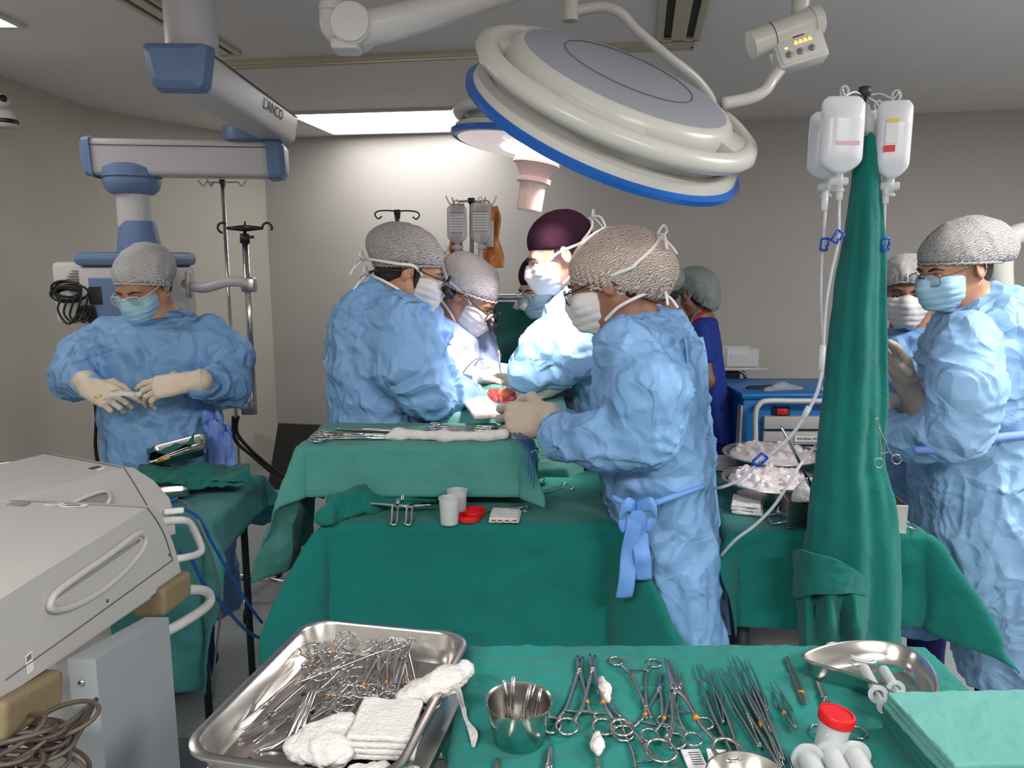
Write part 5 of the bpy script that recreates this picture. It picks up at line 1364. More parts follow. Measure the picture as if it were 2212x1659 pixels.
# woman at the far right -------------------------------------------------------------------
D = 2.28
t9, T9_, B9 = person('woman in grey bouffant cap, blue mask and pale blue gown at far right', P(2062, 580, D), (-.93, -.22, -.26), P(2118, 674, D), M['skin'],
    cap=M['cap_grey'], capk=dict(c=(0, -.040, .048), r=(.096, .138, .092), f=(.096, .040), b=(-.16, -.020), bun=((0, -.13, .02), (.07, .07, .06)), amp=.007), mask=M['mask_blue'], glasses=(M['black'], 'wire'), collar=M['scrub_navy'], ties='loop',
    gown_rows=[(618, 2120, 2190, D + .02, .07), (645, 2075, 2225, D + .01, .13), (680, 2040, 2262, D, .17), (740, 2015, 2290, D, .20), (850, 1998, 2300, D, .21), (940, 1995, 2295, D, .21), (1050, 1985, 2310, D, .23), (1200, 1998, 2320, D, .24), (1350, 2060, 2330, D, .24), (1480, 2100, 2320, D, .22)],
    arms=[[(2090, 735, D - .18, 66), (2085, 850, D - .26, 76), (2060, 930, D - .24, 62), (1985, 950, D - .16, 46), (1925, 938, D - .08, 38), (1905, 905, D - .02, 28)]], gm=M['gown_pale'], seed=30, gamp=.018, gscale=4.6)
obj('belt', MB().tube([P(1975, 972, D - .24), P(2040, 968, D - .27), P(2120, 950, D - .26), P(2250, 935, D - .2)], [.010, .012, .012, .012], 8, spline=6).vf(), M['tie'], t9)
hand(t9, P(1905, 878, D + .0), (-.55, .3, .35), (-.3, -.5, -.7), 1, curls=(.4, .45, .5, .55), thumb=.4, s=1.05, m=M['gauze'], cuff=(.3, -.1, -.9), cuff_len=.05)
hand(t9, P(1962, 838, D - .02), (-.45, -.1, .85), (-.8, -.3, -.2), 1, curls=(.25, .25, .3, .35), thumb=.3, s=1.1, m=M['glove_grey'], cuff=(.5, .1, -.8), cuff_len=.06)
# colleague behind her ------------------------------------------------------------------------
D = 2.72
t10, T10_, B10 = person('woman with white mask looking out between the hanging drape and the far right woman', P(1958, 636, D), (-.42, -.88, -.05), P(1975, 720, D + .04), M['skin_deep'],
    cap=M['cap_light'], capk=dict(r=(.096, .118, .094), f=(.094, .050), bun=((.03, -.09, .02), (.07, .06, .07))), mask=M['mask_white'], collar=M['scrub'], ties='loop', eyes='open',
    gown_rows=[(700, 1935, 2000, D + .04, .06), (722, 1900, 2030, D, .11), (760, 1885, 2050, D, .14), (850, 1885, 2050, D, .16), (950, 1885, 2050, D, .17), (1100, 1880, 2055, D, .18)],
    arms=[[(1900, 760, D - .02, 34), (1880, 840, D - .08, 34), (1920, 868, D - .22, 24)]], gm=M['gown'], seed=35, gamp=.010)
hand(t10, P(1905, 862, D - .22), (.85, -.3, -.1), (.1, -.3, -.9), 1, curls=(.3, .4, .45, .5), s=1.05, m=M['gauze'], cuff=(-.8, .4, -.2), cuff_len=.05)
# ------------------------------------------------------------------ grey consoles, lower left
def profile_box(t, name, pts, X0, X1, m, parent=None, smooth=False):
    """pts: world points on plane X0, extruded to X1"""
    n = len(pts); a = [Vector(p) for p in pts]; b = [Vector((X1, p.y, p.z + (.016 if p.z > 1.03 else 0))) for p in a]
    mb = MB().add(a + b, [tuple(range(n)), tuple(range(2 * n - 1, n - 1, -1))] + [(i, n + i, n + (i + 1) % n, (i + 1) % n) for i in range(n)])
    return obj(name, mb.vf(), m, parent or t, smooth=smooth)
XS = -.735
px_ = lambda x, y, X=XS: PX(x, y, X)
t = thing('console', 'nearest light grey console with recessed side grip and tan corner bumpers', 'medical console', (-.88, 1.3, 0))
top0 = px_(-60, 1334); side = [top0, px_(0, 1295), px_(110, 1226), px_(220, 1158), px_(318, 1097), px_(334, 1093), px_(346, 1108), px_(360, 1138), px_(374, 1172), px_(384, 1206)]
low = [px_(370, 1212), px_(190, 1342), px_(11, 1469), px_(-50, 1512)]
profile_box(t, 'housing', side + low, XS, -1.03, M['device'])
cons = t
base = [px_(384, 1206), px_(392, 1238), px_(340, 1278), px_(180, 1392), px_(15, 1502), px_(-50, 1545), px_(-50, 1512), px_(11, 1469), px_(190, 1342), px_(370, 1212)]
profile_box(t, 'base_tray', base, XS - .002, -1.03, M['device'])
# recessed grip on the side
ring = [(103, 1302), (118, 1278), (170, 1240), (230, 1199), (282, 1160), (300, 1152), (309, 1163), (302, 1188), (270, 1228), (220, 1272), (165, 1304), (125, 1317), (106, 1315)]
rp = catmull([px_(x, y) + Vector((.004, 0, 0)) for x, y in ring], [0] * len(ring), 5, True)[0]
obj('grip_rim', MB().tube(rp, .0065, 8, closed=True).vf(), M['device'], t)
cen = sum(rp, Vector()) / len(rp)
obj('grip_recess', MB().add([cen + Vector((-.001, 0, 0))] + [p + Vector((-.001, 0, 0)) for p in rp], [(0, 1 + i, 1 + (i + 1) % len(rp)) for i in range(len(rp))]).vf(), M['device'], t)
obj('grip_shade_strip', MB().tube([px_(120, 1290) + Vector((.004, 0, 0)), px_(200, 1232) + Vector((.004, 0, 0)), px_(296, 1168) + Vector((.004, 0, 0))], [.001, .004, .003], 6, spline=5).vf(), M['device_dark'], t)  # dark strip painting the shade inside the grip, no real gap
obj('seam', MB().tube([px_(11, 1469) + Vector((.001, 0, 0)), px_(190, 1342) + Vector((.001, 0, 0)), px_(372, 1210) + Vector((.001, 0, 0))], .0012, 5).vf(), M['device_line'], t)
s_ = [px_(318, 1098), px_(338, 1125), px_(356, 1160), px_(371, 1208)]
obj('front_seam', MB().tube([p + Vector((.001, 0, 0)) for p in s_] , .0011, 5, spline=5).tube([px_(318, 1098) + Vector((.001, 0, .0006)), Vector((-1.03, s_[0].y, s_[0].z + .0166))], .0011, 5).vf(), M['device_line'], t)
for (x, y) in ((231, 1298), (365, 1199)):
    obj('screw', MB().cyl(px_(x, y) - Vector((.001, 0, 0)), px_(x, y) + Vector((.002, 0, 0)), .0032, 12).vf(), M['device_line'], t)
obj('paper_label', MB().box(px_(62, 1432) + Vector((.001, 0, 0)), (.001, .016, .030)).vf(), M['paper'], t, smooth=False)
for y in (1417, 1421, 1425): obj('printed_line', MB().box(px_(60, y) + Vector((.002, 0, 0)), (.001, .011, .0012)).vf(), M['ink'], t, smooth=False)
# stickers on the top
zt = side[3].z
def top_sticker(x, y, w, h, m, name='sticker'):
    p = PZ(x, y, zt)
    for _ in range(4): p = PZ(x, y, float(np.interp(p.y, [q.y for q in side[:6]], [q.z for q in side[:6]])) + .0012 + .016 * (XS - p.x) / .295)
    sl_ = math.atan2(side[4].z - side[1].z, side[4].y - side[1].y)
    return obj(name, MB().box(p, (w, h, .0012), Matrix.Rotation(sl_, 3, 'X')).vf(), m, cons, smooth=False)
top_sticker(40, 1088, .036, .022, M['device_dark'], 'data_plate'); top_sticker(118, 1089, .034, .013, M['paper']); top_sticker(160, 1092, .050, .016, M['paper']); top_sticker(158, 1092, .030, .007, M['ink'], 'barcode'); top_sticker(116, 1089, .022, .005, M['device_dark'], 'barcode')
def bumper(x0, y0, x1, y1, x2, y2, nm='corner_bumper'):
    a, b, c = px_(x0, y0), px_(x1, y1), px_(x2, y2)
    d = (b - a); S = SDF(); S.box((a + b) / 2 + Vector((-.018, 0, -.004)), (.026, d.length / 2 + .018, .020), Matrix.Rotation(math.atan2(d.z, d.y), 3, 'X'), r=.010)
    return obj(nm, S.mesh(.003, k=.01), M['tan'], t)
bumper(350, 1290, 386, 1264, 380, 1284); bumper(10, 1540, 92, 1492, 40, 1548)
# tube handles on the nose
obj('handle', MB().tube([px_(366, 1128) + Vector((-.02, 0, 0)), px_(392, 1124), px_(412, 1134), px_(434, 1180), px_(428, 1196), px_(396, 1205), px_(380, 1210) + Vector((-.02, 0, 0))], .0085, 14, spline=6).vf(), M['white_paint'], t)
obj('handle', MB().tube([px_(352, 1366), px_(382, 1352), px_(436, 1318), px_(454, 1298), px_(446, 1278), px_(412, 1274), px_(372, 1282)], .0115, 14, spline=6).vf(), M['white_paint'], t)
# pedestal slab
XP = -.665
sl = [PX(206, 1424, XP), PX(364, 1333, XP), Vector((XP, PX(364, 1333, XP).y + .0, .40)), Vector((XP, PX(206, 1424, XP).y, .40))]
n4 = [Vector((XP - .045, p.y, p.z)) for p in sl]
mbp = MB().add(sl + n4, [(0, 1, 2, 3), (7, 6, 5, 4), (0, 4, 5, 1), (1, 5, 6, 2), (2, 6, 7, 3), (3, 7, 4, 0)])
obj('pedestal', mbp.vf(), M['panel_blue_grey'], t, smooth=False)
sc = PX(206, 1424, XP); obj('screw', MB().cyl((XP - .025, sc.y - .003, sc.z - .04), (XP - .025, sc.y + .002, sc.z - .04), .005, 14).vf(), M['steel_tool'], t)
obj('rail', MB().box((-.76, 1.30, .945), (.03, .66, .03), Matrix.Rotation(-.12, 3, 'X'), .004).vf(), M['device'], t, smooth=40.0)
obj('lower_shelf', MB().box((-.93, 1.22, .62), (.42, .32, .03), None, .006).vf(), M['device'], t, smooth=40.0)
obj('undercarriage', MB().box((-.85, 1.6, .16), (.40, 1.0, .05), None, .012).box((-.90, 1.55, .38), (.10, .20, .44), None, .01).vf(), M['panel_blue_grey'], t, smooth=40.0)
for (x, y) in ((-.68, 1.16), (-1.02, 1.16), (-.70, 2.06), (-1.02, 2.06)):
    obj('caster', MB().cyl((x - .016, y, .05), (x + .016, y, .05), .05, 24).box((x, y, .115), (.05, .06, .05), None, .008).vf(), M['black'], t)
# cable tangle on the shelf
random.seed(11)
t = thing('cable_coil', 'tangled brown cable coil on the shelf under the nearest console', 'cable', (-.72, 1.02, .80))
mb = MB()
c = P(62, 1640, 1.0)
for k in range(14):
    mb.torus(c + Vector((random.uniform(-.03, .02), random.uniform(-.02, .06), random.uniform(-.035, .035))), random.uniform(.028, .048), .0036, basis((random.uniform(-.6, .6), random.uniform(-.5, .5), 1)), n=26, m=6, sx=1.25, sy=.8)
for k in range(4):
    mb.tube([c + Vector((-.15, .02 * k, -.01 * k)), c + Vector((-.05, .01, .03 - .012 * k)), c + Vector((.03, .03, .03 - .014 * k)), c + Vector((.035, .12, .02))], .0038, 6, spline=6)
obj('loop', mb.vf(), M['cablebrown'], t)
# second console, behind
E0 = PZ(0, 1083, 1.125); E1 = PZ(268, 1011, 1.125); u = (E1 - E0).normalized(); E0 = E0 - u * .02; L = (E1 - E0).length; w = Vector((-u.y, u.x, 0))
if w.x > 0: w = -w
prof = [(0, 0), (L, 0), (L + .025, -.006), (L + .075, -.05), (L + .115, -.105), (L + .125, -.15), (L + .125, -.20), (0, -.20)]
t = thing('console', 'second light grey console standing behind the nearest one', 'medical console', (E0.x, E0.y + .3, 0))
a = [E0 + u * x + Vector((0, 0, z)) for x, z in prof]; b = [p + w * .29 for p in a]; n = len(a)
obj('housing', MB().add(a + b, [tuple(range(n - 1, -1, -1)), tuple(range(n, 2 * n))] + [(i, (i + 1) % n, n + (i + 1) % n, n + i) for i in range(n)]).vf(), M['device'], t, smooth=False)
def s2(x, z, o=.003): return E0 + u * x + Vector((0, 0, z)) - w * o
ring = [(L - .28, -.085), (L - .25, -.062), (L - .16, -.048), (L - .07, -.038), (L - .045, -.048), (L - .05, -.07), (L - .10, -.10), (L - .2, -.115), (L - .27, -.105)]
rp = catmull([s2(*q) for q in ring], [0] * len(ring), 5, True)[0]
obj('grip_rim', MB().tube(rp, .005, 8, closed=True).vf(), M['device'], t)
cen = sum(rp, Vector()) / len(rp)
obj('grip_recess', MB().add([cen + w * .002] + [p + w * .002 for p in rp], [(0, 1 + i, 1 + (i + 1) % len(rp)) for i in range(len(rp))]).vf(), M['device_dark'], t)
obj('seam', MB().tube([s2(L, 0, .001), s2(L + .03, -.06, .001), s2(L + .07, -.15, .001), s2(L + .075, -.2, .001)], .0011, 5, spline=5).tube([s2(L, .0005, .001), s2(L, .0005, .001) + w * .29], .0011, 5).vf(), M['device_line'], t)
q = s2(L - .03, .001, 0) + w * .06
obj('sticker', MB().box(q, (.022, .014, .002), rotz(math.atan2(u.y, u.x))).vf(), M['ink'], t, smooth=False)
obj('sticker', MB().box(q - w * .02, (.016, .006, .002), rotz(math.atan2(u.y, u.x))).vf(), M['paper'], t, smooth=False)
bc = E0 + u * (L * .62) + w * .15
obj('stand', MB().box((bc.x, bc.y, .52), (.14, .24, .80), rotz(math.atan2(u.y, u.x)), .01).box((bc.x, bc.y, .10), (.34, .5, .06), None, .01).vf(), M['device'], t, smooth=40.0)
for sx_ in (-.13, .13):
    for sy_ in (-.2, .2): obj('caster', MB().cyl((bc.x + sx_ - .015, bc.y + sy_, .04), (bc.x + sx_ + .015, bc.y + sy_, .04), .04, 20).vf(), M['black'], t)
# plugs and leads
t = thing('cable', 'blue lead with blue plug running from the second console down to the floor', 'cable', P(390, 1085, 1.95))
obj('plug', MB().cyl(P(354, 1085, 1.86), P(384, 1079, 1.88), .006, 12).vf(), M['cableblue'], t)
obj('plug', MB().box(P(376, 1104, 1.80), (.045, .014, .014), rotz(.3), .004).vf(), M['mask_white'], t)
obj('lead', MB().tube([P(396, 1098, 1.82), P(430, 1120, 1.85), P(462, 1180, 1.88), P(500, 1245, 1.90), P(540, 1310, 1.95), P(566, 1345, 2.0)], .0038, 8, spline=8).vf(), M['cableblue'], t)
t = thing('cable', 'blue lead hanging from the nearest console towards the middle table', 'cable', P(430, 1230, 1.7))
obj('lead', MB().tube([P(390, 1192, 1.68), P(412, 1205, 1.70), P(440, 1260, 1.74), P(480, 1305, 1.8), P(530, 1360, 1.9), P(566, 1380, 1.98), P(592, 1386, 2.0)], .0042, 8, spline=8).vf(), M['cableblue'], t)
t = thing('cable', 'thin grey lead hanging in front of the blue-green drape', 'cable', P(460, 1300, 1.85))
obj('lead', MB().tube([P(384, 1080, 1.88), P(410, 1095, 1.86), P(440, 1150, 1.84), P(465, 1230, 1.84), P(476, 1320, 1.84), P(464, 1430, 1.86), P(461, 1508, 1.86)], .0030, 8, spline=8).vf(), M['cablegrey'], t)

# ------------------------------------------------------------------ things on the left table
def pan(name, label, corners, depth, rim, m, cat, holes=False, floor_cut=None, bow=.03, rad=.16):
    """rectangular pan: corners = rim corners (4 world points, coplanar), ordered round"""
    c = [Vector(p) for p in corners]; mid = sum(c, Vector()) / 4
    X = (c[1] - c[0]).normalized(); nz = X.cross(c[3] - c[0]).normalized(); 
    if nz.z < 0: nz = -nz
    Y = nz.cross(X); W = (c[1] - c[0]).length; H = abs((c[3] - c[0]).dot(Y))
    def outline(w, h, r, n=8):
        out = []
        for (sx_, sy_, a0) in ((1, 1, 0), (-1, 1, 90), (-1, -1, 180), (1, -1, 270)):
            for k in range(n):
                a = math.radians(a0 + 90 * k / (n - 1)); out.append((sx_ * (w / 2 - r) + r * math.cos(a), sy_ * (h / 2 - r) + r * math.sin(a)))
        return out
    r0 = rad * min(W, H)
    th = .0012
    rings = [(W, H, r0, -rim * .35), (W, H, r0, -.001), (W - .003, H - .003, r0, 0), (W - 2 * rim, H - 2 * rim, r0 * .92, 0), (W - 2 * rim - .004, H - 2 * rim - .004, r0 * .9, -.003),
             (W - 2 * rim - depth * .35, H - 2 * rim - depth * .35, r0 * .85, -depth * .85), (W - 2 * rim - depth * .5, H - 2 * rim - depth * .5, r0 * .75, -depth * .98), (W - 2 * rim - depth * .75, H - 2 * rim - depth * .75, r0 * .6, -depth)]
    V = []; Fc = []
    for (w_, h_, r_, z_) in rings: V += [mid + X * x + Y * y + nz * z_ for x, y in outline(w_, h_, r_)]
    k = len(outline(1, 1, .1)); 
    for i in range(len(rings) - 1): Fc += [(i * k + j, i * k + (j + 1) % k, (i + 1) * k + (j + 1) % k, (i + 1) * k + j) for j in range(k)]
    Fc.append(tuple((len(rings) - 1) * k + j for j in range(k)))
    t = thing(name, label, cat, mid - nz * depth)
    V2, F2 = V, Fc
    me_v = np.array([tuple(p) for p in V]); 
    # outer skin for thickness
    off = len(V); V3 = [p - nz * .0015 + (p - mid - nz * (p - mid).dot(nz)).normalized() * (.0015 if i >= 4 * k else 0) for i, p in enumerate(V)]
    F3 = [tuple(off + q for q in reversed(f)) for f in Fc]
    o = obj('pan', (V + V3, Fc + F3 + [(j, off + j, off + (j + 1) % k, (j + 1) % k) for j in range(k)]), m, t, smooth=35.0)
    def T(x, y, z=0): return mid - nz * depth + X * x + Y * y + nz * z
    return t, T, W, H, (X, Y, nz), o
cs = [PZ(300, 1002, .955), PZ(428, 975, .955), PZ(438, 962, .955), PZ(315, 990, .955)]
a = P(306, 1003, 2.38); b = P(438, 968, 2.44); nrm = Vector((0, 1, 0)); v_ = Vector((-.02, .13, .03))
pt, Tp, *_ = pan('instrument_tray', 'small steel tray holding a green cloth and forceps on the left table', [a, b, b + v_, a + v_], .032, .007, M['steel'], 'tray')
rows = [[P(318 + i * 20, 985 - i * 4 - (34 if i == 5 else 8) * math.sin(j * .75 + .2), 2.43 + .02 * j) + Vector((0, 0, .01 * math.sin(i * 2 + j))) for i in range(6)] for j in range(5)]
tag(obj('green_cloth', sheet(rows, 5, 5, .003, .008, 18), M['drape'], loc=P(370, 985, 2.45)), 'crumpled green cloth in the small steel tray of the left table', 'cloth')
t = thing('forceps', 'gold handled steel forceps lying in the tray on the left table', 'forceps', P(360, 990, 2.42))
obj('arm', MB().tube([P(322, 1001, 2.40), P(350, 992, 2.40), P(415, 968, 2.42)], [.002, .004, .0015], 8, spline=4).vf(), M['steel_tool'], t)
obj('arm', MB().tube([P(322, 999, 2.41), P(350, 988, 2.41), P(410, 964, 2.43)], [.002, .004, .0015], 8, spline=4).vf(), M['steel_tool'], t)
obj('grip', MB().tube([P(338, 999, 2.39), P(352, 992, 2.39), P(368, 989, 2.39)], [.004, .008, .004], 8).vf(), mat('gold_tape', (.5, .28, .06), .3, .6), t)
tag(obj('green_cloth', sheet([[P(300 + i * 30, 1042 - j * 9 - 12 * math.sin(math.pi * j / 4) * (1 + .5 * math.sin(i * 1.8)), 2.30 + .05 * j) for i in range(9)] for j in range(5)], 8, 8, .004, .020, 9), M['drape'], loc=P(420, 1030, 2.4)), 'rumpled dark green cloth beneath the small steel tray', 'cloth')
tag(obj('green_cloth', sheet([[P(405 + i * 25, 1052 - j * 10 - 14 * math.sin(math.pi * j / 4) * (1 + .5 * math.sin(i * 2.3 + 1)), 2.28 + .06 * j) for i in range(6)] for j in range(5)], 8, 8, .004, .020, 10), M['drape'], loc=P(470, 1030, 2.4)), 'folded dark green cloth at the right corner of the left table', 'cloth')
pan('steel_dish', 'shallow steel dish at the front of the left table near the consoles', [P(322, 1066, 2.22), P(412, 1058, 2.26), P(418, 1046, 2.33), P(325, 1052, 2.31)], .02, .005, M['steel'], 'dish', rad=.3)
# steel basin far left
bc = P(12, 1022, 2.55); t = thing('steel_basin', 'speckled steel basin behind the consoles at the far left', 'basin', (bc.x, bc.y, 0))
obj('bowl', MB().lathe([(.10, -.09), (.14, -.04), (.165, 0), (.172, .003), (.172, -.002), (.168, -.004), (.142, -.045), (.10, -.094)], bc, None, 48, closed=True).lathe([(0, -.09), (.10, -.09)], bc, None, 48).vf(), M['steel_brushed'], t)
obj('basin_stand', MB().torus(bc - Vector((0, 0, .02)), .175, .006).vf(), M['chrome'], t)
for k in range(3):
    a = k * 2.09 + .4; d = Vector((math.cos(a), math.sin(a), 0)); obj('leg', MB().cyl(bc + d * .175 - Vector((0, 0, .02)), Vector((bc.x, bc.y, 0)) + d * .2, .008).vf(), M['chrome'], t)

# black panel leaning on the back wall + cables
c = P(610, 1000, 5.12); 
t = thing('black_panel', 'black flat panel leaning against the back wall behind the middle table', 'panel', (c.x, c.y, 0))
pw = P(568, 1072, 5.1); pe = P(672, 1072, 5.02)
zt_ = P(600, 930, 5.2).z
a, b = Vector((pw.x, 5.2, 0.0)), Vector((pe.x + .1, 5.12, 0.0)); up_ = Vector((.03, .22, zt_))
obj('board', MB().add([a, b, b + up_, a + up_, a + Vector((0, .03, 0)), b + Vector((0, .03, 0)), b + up_ + Vector((0, .03, 0)), a + up_ + Vector((0, .03, 0))], [(0, 1, 2, 3), (7, 6, 5, 4), (0, 4, 5, 1), (1, 5, 6, 2), (2, 6, 7, 3), (3, 7, 4, 0)]).vf(), M['black'], t, smooth=False)
t = thing('cable', 'pair of black cables drooping from the pendant towards the black panel', 'cable', P(560, 1010, 3.4))
for k in range(2): obj('cord', MB().tube([P(504 + k * 10, 900, 3.2), P(508 + k * 4, 950 - k * 15, 3.25), P(545, 985 - k * 10, 3.4), P(600, 1030 - k * 10, 3.6), P(660, 1062 - k * 8, 3.9), P(700, 1075, 4.0)], .008, 8, spline=8).vf(), M['black'], t)
t = thing('cable', 'black suction hoses hanging at the left side of the nurse', 'cable', P(212, 930, 3.1))
for k in range(3): obj('cord', MB().tube([P(204 + k * 9, 862, 3.02), P(208 + k * 8, 900, 3.02), P(206 + k * 10, 960, 3.04), P(212 + k * 7, 1010, 3.06)], .007, 8, spline=8).vf(), M['black' if k != 1 else 'chrome'], t)
t = thing('monitor', 'dark monitor edge glimpsed between the left surgeon and the bright cap', 'monitor', P(963, 590, 3.6))
obj('screen', MB().box(P(950, 585, 3.6), (.07, .04, .13), rotz(.2), .006).vf(), M['black'], t)
mc = P(950, 585, 3.6); obj('post', MB().cyl((mc.x, mc.y + .03, 0), mc, .02).vf(), M['dark'], t)
# ------------------------------------------------------------------ instruments
def flatcap(mb, pts, ws, hs, n=8):
    """flattened bar through pts (in XY plane) with half widths ws and half heights hs"""
    pts = [Vector(p) for p in pts]; V = []; Fc = []
    for i, p in enumerate(pts):
        a = pts[max(i - 1, 0)]; b = pts[min(i + 1, len(pts) - 1)]; t_ = (b - a).normalized(); s = Vector((t_.y, -t_.x, 0)).normalized(); u_ = Vector((0, 0, 1))
        for k in range(n):
            an = 2 * math.pi * k / n + math.pi / n
            V.append(p + s * (math.copysign(abs(math.cos(an)) ** .7, math.cos(an)) * ws[i]) + u_ * (math.sin(an) * hs[i]))
    for i in range(len(pts) - 1): Fc += [(i * n + k, i * n + (k + 1) % n, (i + 1) * n + (k + 1) % n, (i + 1) * n + k) for k in range(n)]
    Fc.append(tuple(range(n - 1, -1, -1))); Fc.append(tuple((len(pts) - 1) * n + k for k in range(n)))
    mb.add(V, Fc)
def clamp_tool(name, cat, L=.20, jaw=.22, ring=.013, spread=.030, gap=.0015, jw=.0030, curve=0, bands=0, tape='orange', openj=.002, ratchet=True, kind='clamp', m=None):
    m = m or M['steel_tool']; t = thing(name, None, cat, (0, 0, 0))
    pv = L * (1 - jaw)
    for s in (-1, 1):
        z = s * .0014
        mb = MB()
        rc = Vector((s * spread, 0, z)); e0 = Vector((s * (spread - ring * .55), ring * .85, z))
        pts = [e0, Vector((s * spread * .42, L * .25, z)), Vector((s * spread * .22, L * .5, z)), Vector((s * .0008, pv - .006, z * .6))]
        ps, rs = catmull(pts, [.0026, .0024, .0026, .0036], 4)
        flatcap(mb, ps, rs, [.0018] * len(ps))
        sh = obj('shank', mb.vf(), m, t)
        obj('finger_ring', MB().torus(rc, ring, .0022, None, n=22, m=8, sx=.92, sy=1.12).vf(), m, t)
        if bands and s == (1 if bands == 1 else -1): 
            q = Vector((s * spread * .36, L * .30, z)); obj('marking_tape', MB().cyl(q - Vector((-s * .0003, .003, 0)), q + Vector((-s * .0006, .003, 0)), .0034, 10).vf(), M[tape], sh)
        mb = MB(); n = 6; pj = []; ws = []; hs = []
        for i in range(n + 1):
            f = i / n; x = -s * (openj * f + (.0016 if kind != 'scissors' else .001)) + curve * f * f; pj.append(Vector((x, pv - .004 + (L - pv + .004) * f, z * .5)))
            if kind == 'scissors': w = .0052 * (1 - f) ** .6 + .0006
            elif kind == 'holder': w = .0030 * (1 - .35 * f)
            else: w = jw * (1 - .72 * f)
            ws.append(w); hs.append(.0022 * (1 - .5 * f))
        flatcap(mb, pj, ws, hs)
        obj('jaw' if kind != 'scissors' else 'blade', mb.vf(), m, t)
    mb = MB(); mb.box((0, pv - .004, 0), (.0088, .016, .0062), None, .0015); mb.cyl((0, pv - .004, -.004), (0, pv - .004, .004), .0020, 12)
    obj('box_joint', mb.vf(), m, t, smooth=40.0)
    if ratchet: obj('ratchet', MB().box((spread * .18, ring * 2.0, 0), (spread * .75, .0036, .0026), None, .0005).box((-spread * .18, ring * 2.0 + .001, 0), (spread * .75, .0036, .0030), None, .0005).vf(), m, t, smooth=40.0)
    t['_L'] = L; return t
def forceps_tool(L=.20, w=.0036, m=None, band=False):
    m = m or M['steel_tool']; t = thing('forceps', None, 'forceps', (0, 0, 0))
    for s in (-1, 1):
        mb = MB(); ps = [Vector((s * .0012, 0, 0)), Vector((s * .0045, L * .25, 0)), Vector((s * .0075, L * .5, 0)), Vector((s * .0055, L * .8, 0)), Vector((s * .0028, L, 0))]
        ps, ws = catmull(ps, [w * .75, w * 1.1, w * 1.15, w * .5, w * .22], 4); flatcap(mb, ps, [q * .55 for q in ws], ws)
        o = obj('arm', mb.vf(), m, t)
        for i in range(5): obj('grip_rib', MB().box((s * .0094, L * (.34 + i * .028), 0), (.0012, .0014, w * 2)).vf(), m, o, smooth=False)
    obj('end_cap', MB().box((0, .003, 0), (.0042, .012, w * 1.7), None, .001).vf(), M['chrome'], t, smooth=40.0)
    if band: obj('marking_tape', MB().cyl((-.0048, L * .27, 0), (-.0054, L * .31, 0), .0032, 10).vf(), M['orange'], t)
    t['_L'] = L; return t
used = set()
def place(tmpl, tip, end, label, group, z=None, zt=None, flip=False, roll=0, cat=None):
    L = tmpl['_L']
    o = tmpl if tmpl not in used else copy_tree(tmpl)
    used.add(tmpl)
    a = Vector(end) if isinstance(end, Vector) else PZ(*end, z); b = Vector(tip) if isinstance(tip, Vector) else PZ(*tip, z if zt is None else zt)
    d = b - a; s = d.length / L; y = d.normalized(); x = y.cross(Vector((0, 0, 1))).normalized(); zz = x.cross(y)
    R = Matrix((x, y, zz)).transposed() @ Matrix.Rotation(roll + (math.pi if flip else 0), 3, 'Y')
    o.location = a; o.rotation_euler = R.to_euler(); o.scale = (s, s, s); o['label'] = label
    if group: o['group'] = group
    o['_L'] = L
    return o
ZT = Z1 + .0100
A_holder = clamp_tool('needle_holder', 'needle holder', L=.175, jaw=.20, ring=.0150, spread=.034, bands=1, kind='holder')
G1 = 'needle holders on the near drape'
place(A_holder, (1253, 1418), (1246, 1568), 'needle holder with gold tape, the left of the two near the steel cup', G1, z=ZT)
o2 = place(A_holder, (1280, 1415), (1284, 1570), 'needle holder with gold tape, the right of the two near the steel cup', G1, z=ZT + .006)
C_clamp = clamp_tool('clamp', 'clamp', L=.17, jaw=.16, ring=.0125, spread=.034, bands=1, tape='redtape', jw=.004)
C_clamp.name = 'towel_clamp'
place(C_clamp, (1402, 1552), (1372, 1430), 'steel clamp lying with its two rings at the far edge of the near drape', None, z=ZT)
D_hemo = clamp_tool('hemostat', 'hemostat', L=.17, jaw=.26, ring=.0150, spread=.034, bands=2)
G2 = 'hemostats and scissors fanned on the near drape'
place(D_hemo, (1434, 1452), (1402, 1592), 'hemostat at the left of the fanned group, rings overlapping its neighbour', G2, z=ZT)
place(D_hemo, (1467, 1450), (1480, 1560), 'hemostat with dark jaws standing rightmost in the fanned group', G2, z=ZT + .006)
place(D_hemo, (1452, 1470), (1450, 1592), 'hemostat in the middle of the fanned group beneath the long scissors', G2, z=ZT + .011)
S_sc = clamp_tool('scissors', 'scissors', L=.18, jaw=.36, ring=.0165, spread=.034, kind='scissors', ratchet=False, openj=.001, bands=1)
place(S_sc, (1440, 1424), (1500, 1620), 'long scissors reaching farthest in the fanned group', G2, z=ZT + .016)
place(S_sc, (1764, 1468), (1812, 1580), 'scissors half hidden behind the red capped cup', None, z=ZT)
place(S_sc, (1190, 1606), (1175, 1760), 'scissor blades entering at the bottom edge right of the steel cup', None, z=ZT)
place(S_sc, (1076, 1636), (1060, 1790), 'dark scissor tip at the bottom edge below the steel cup', None, z=ZT)
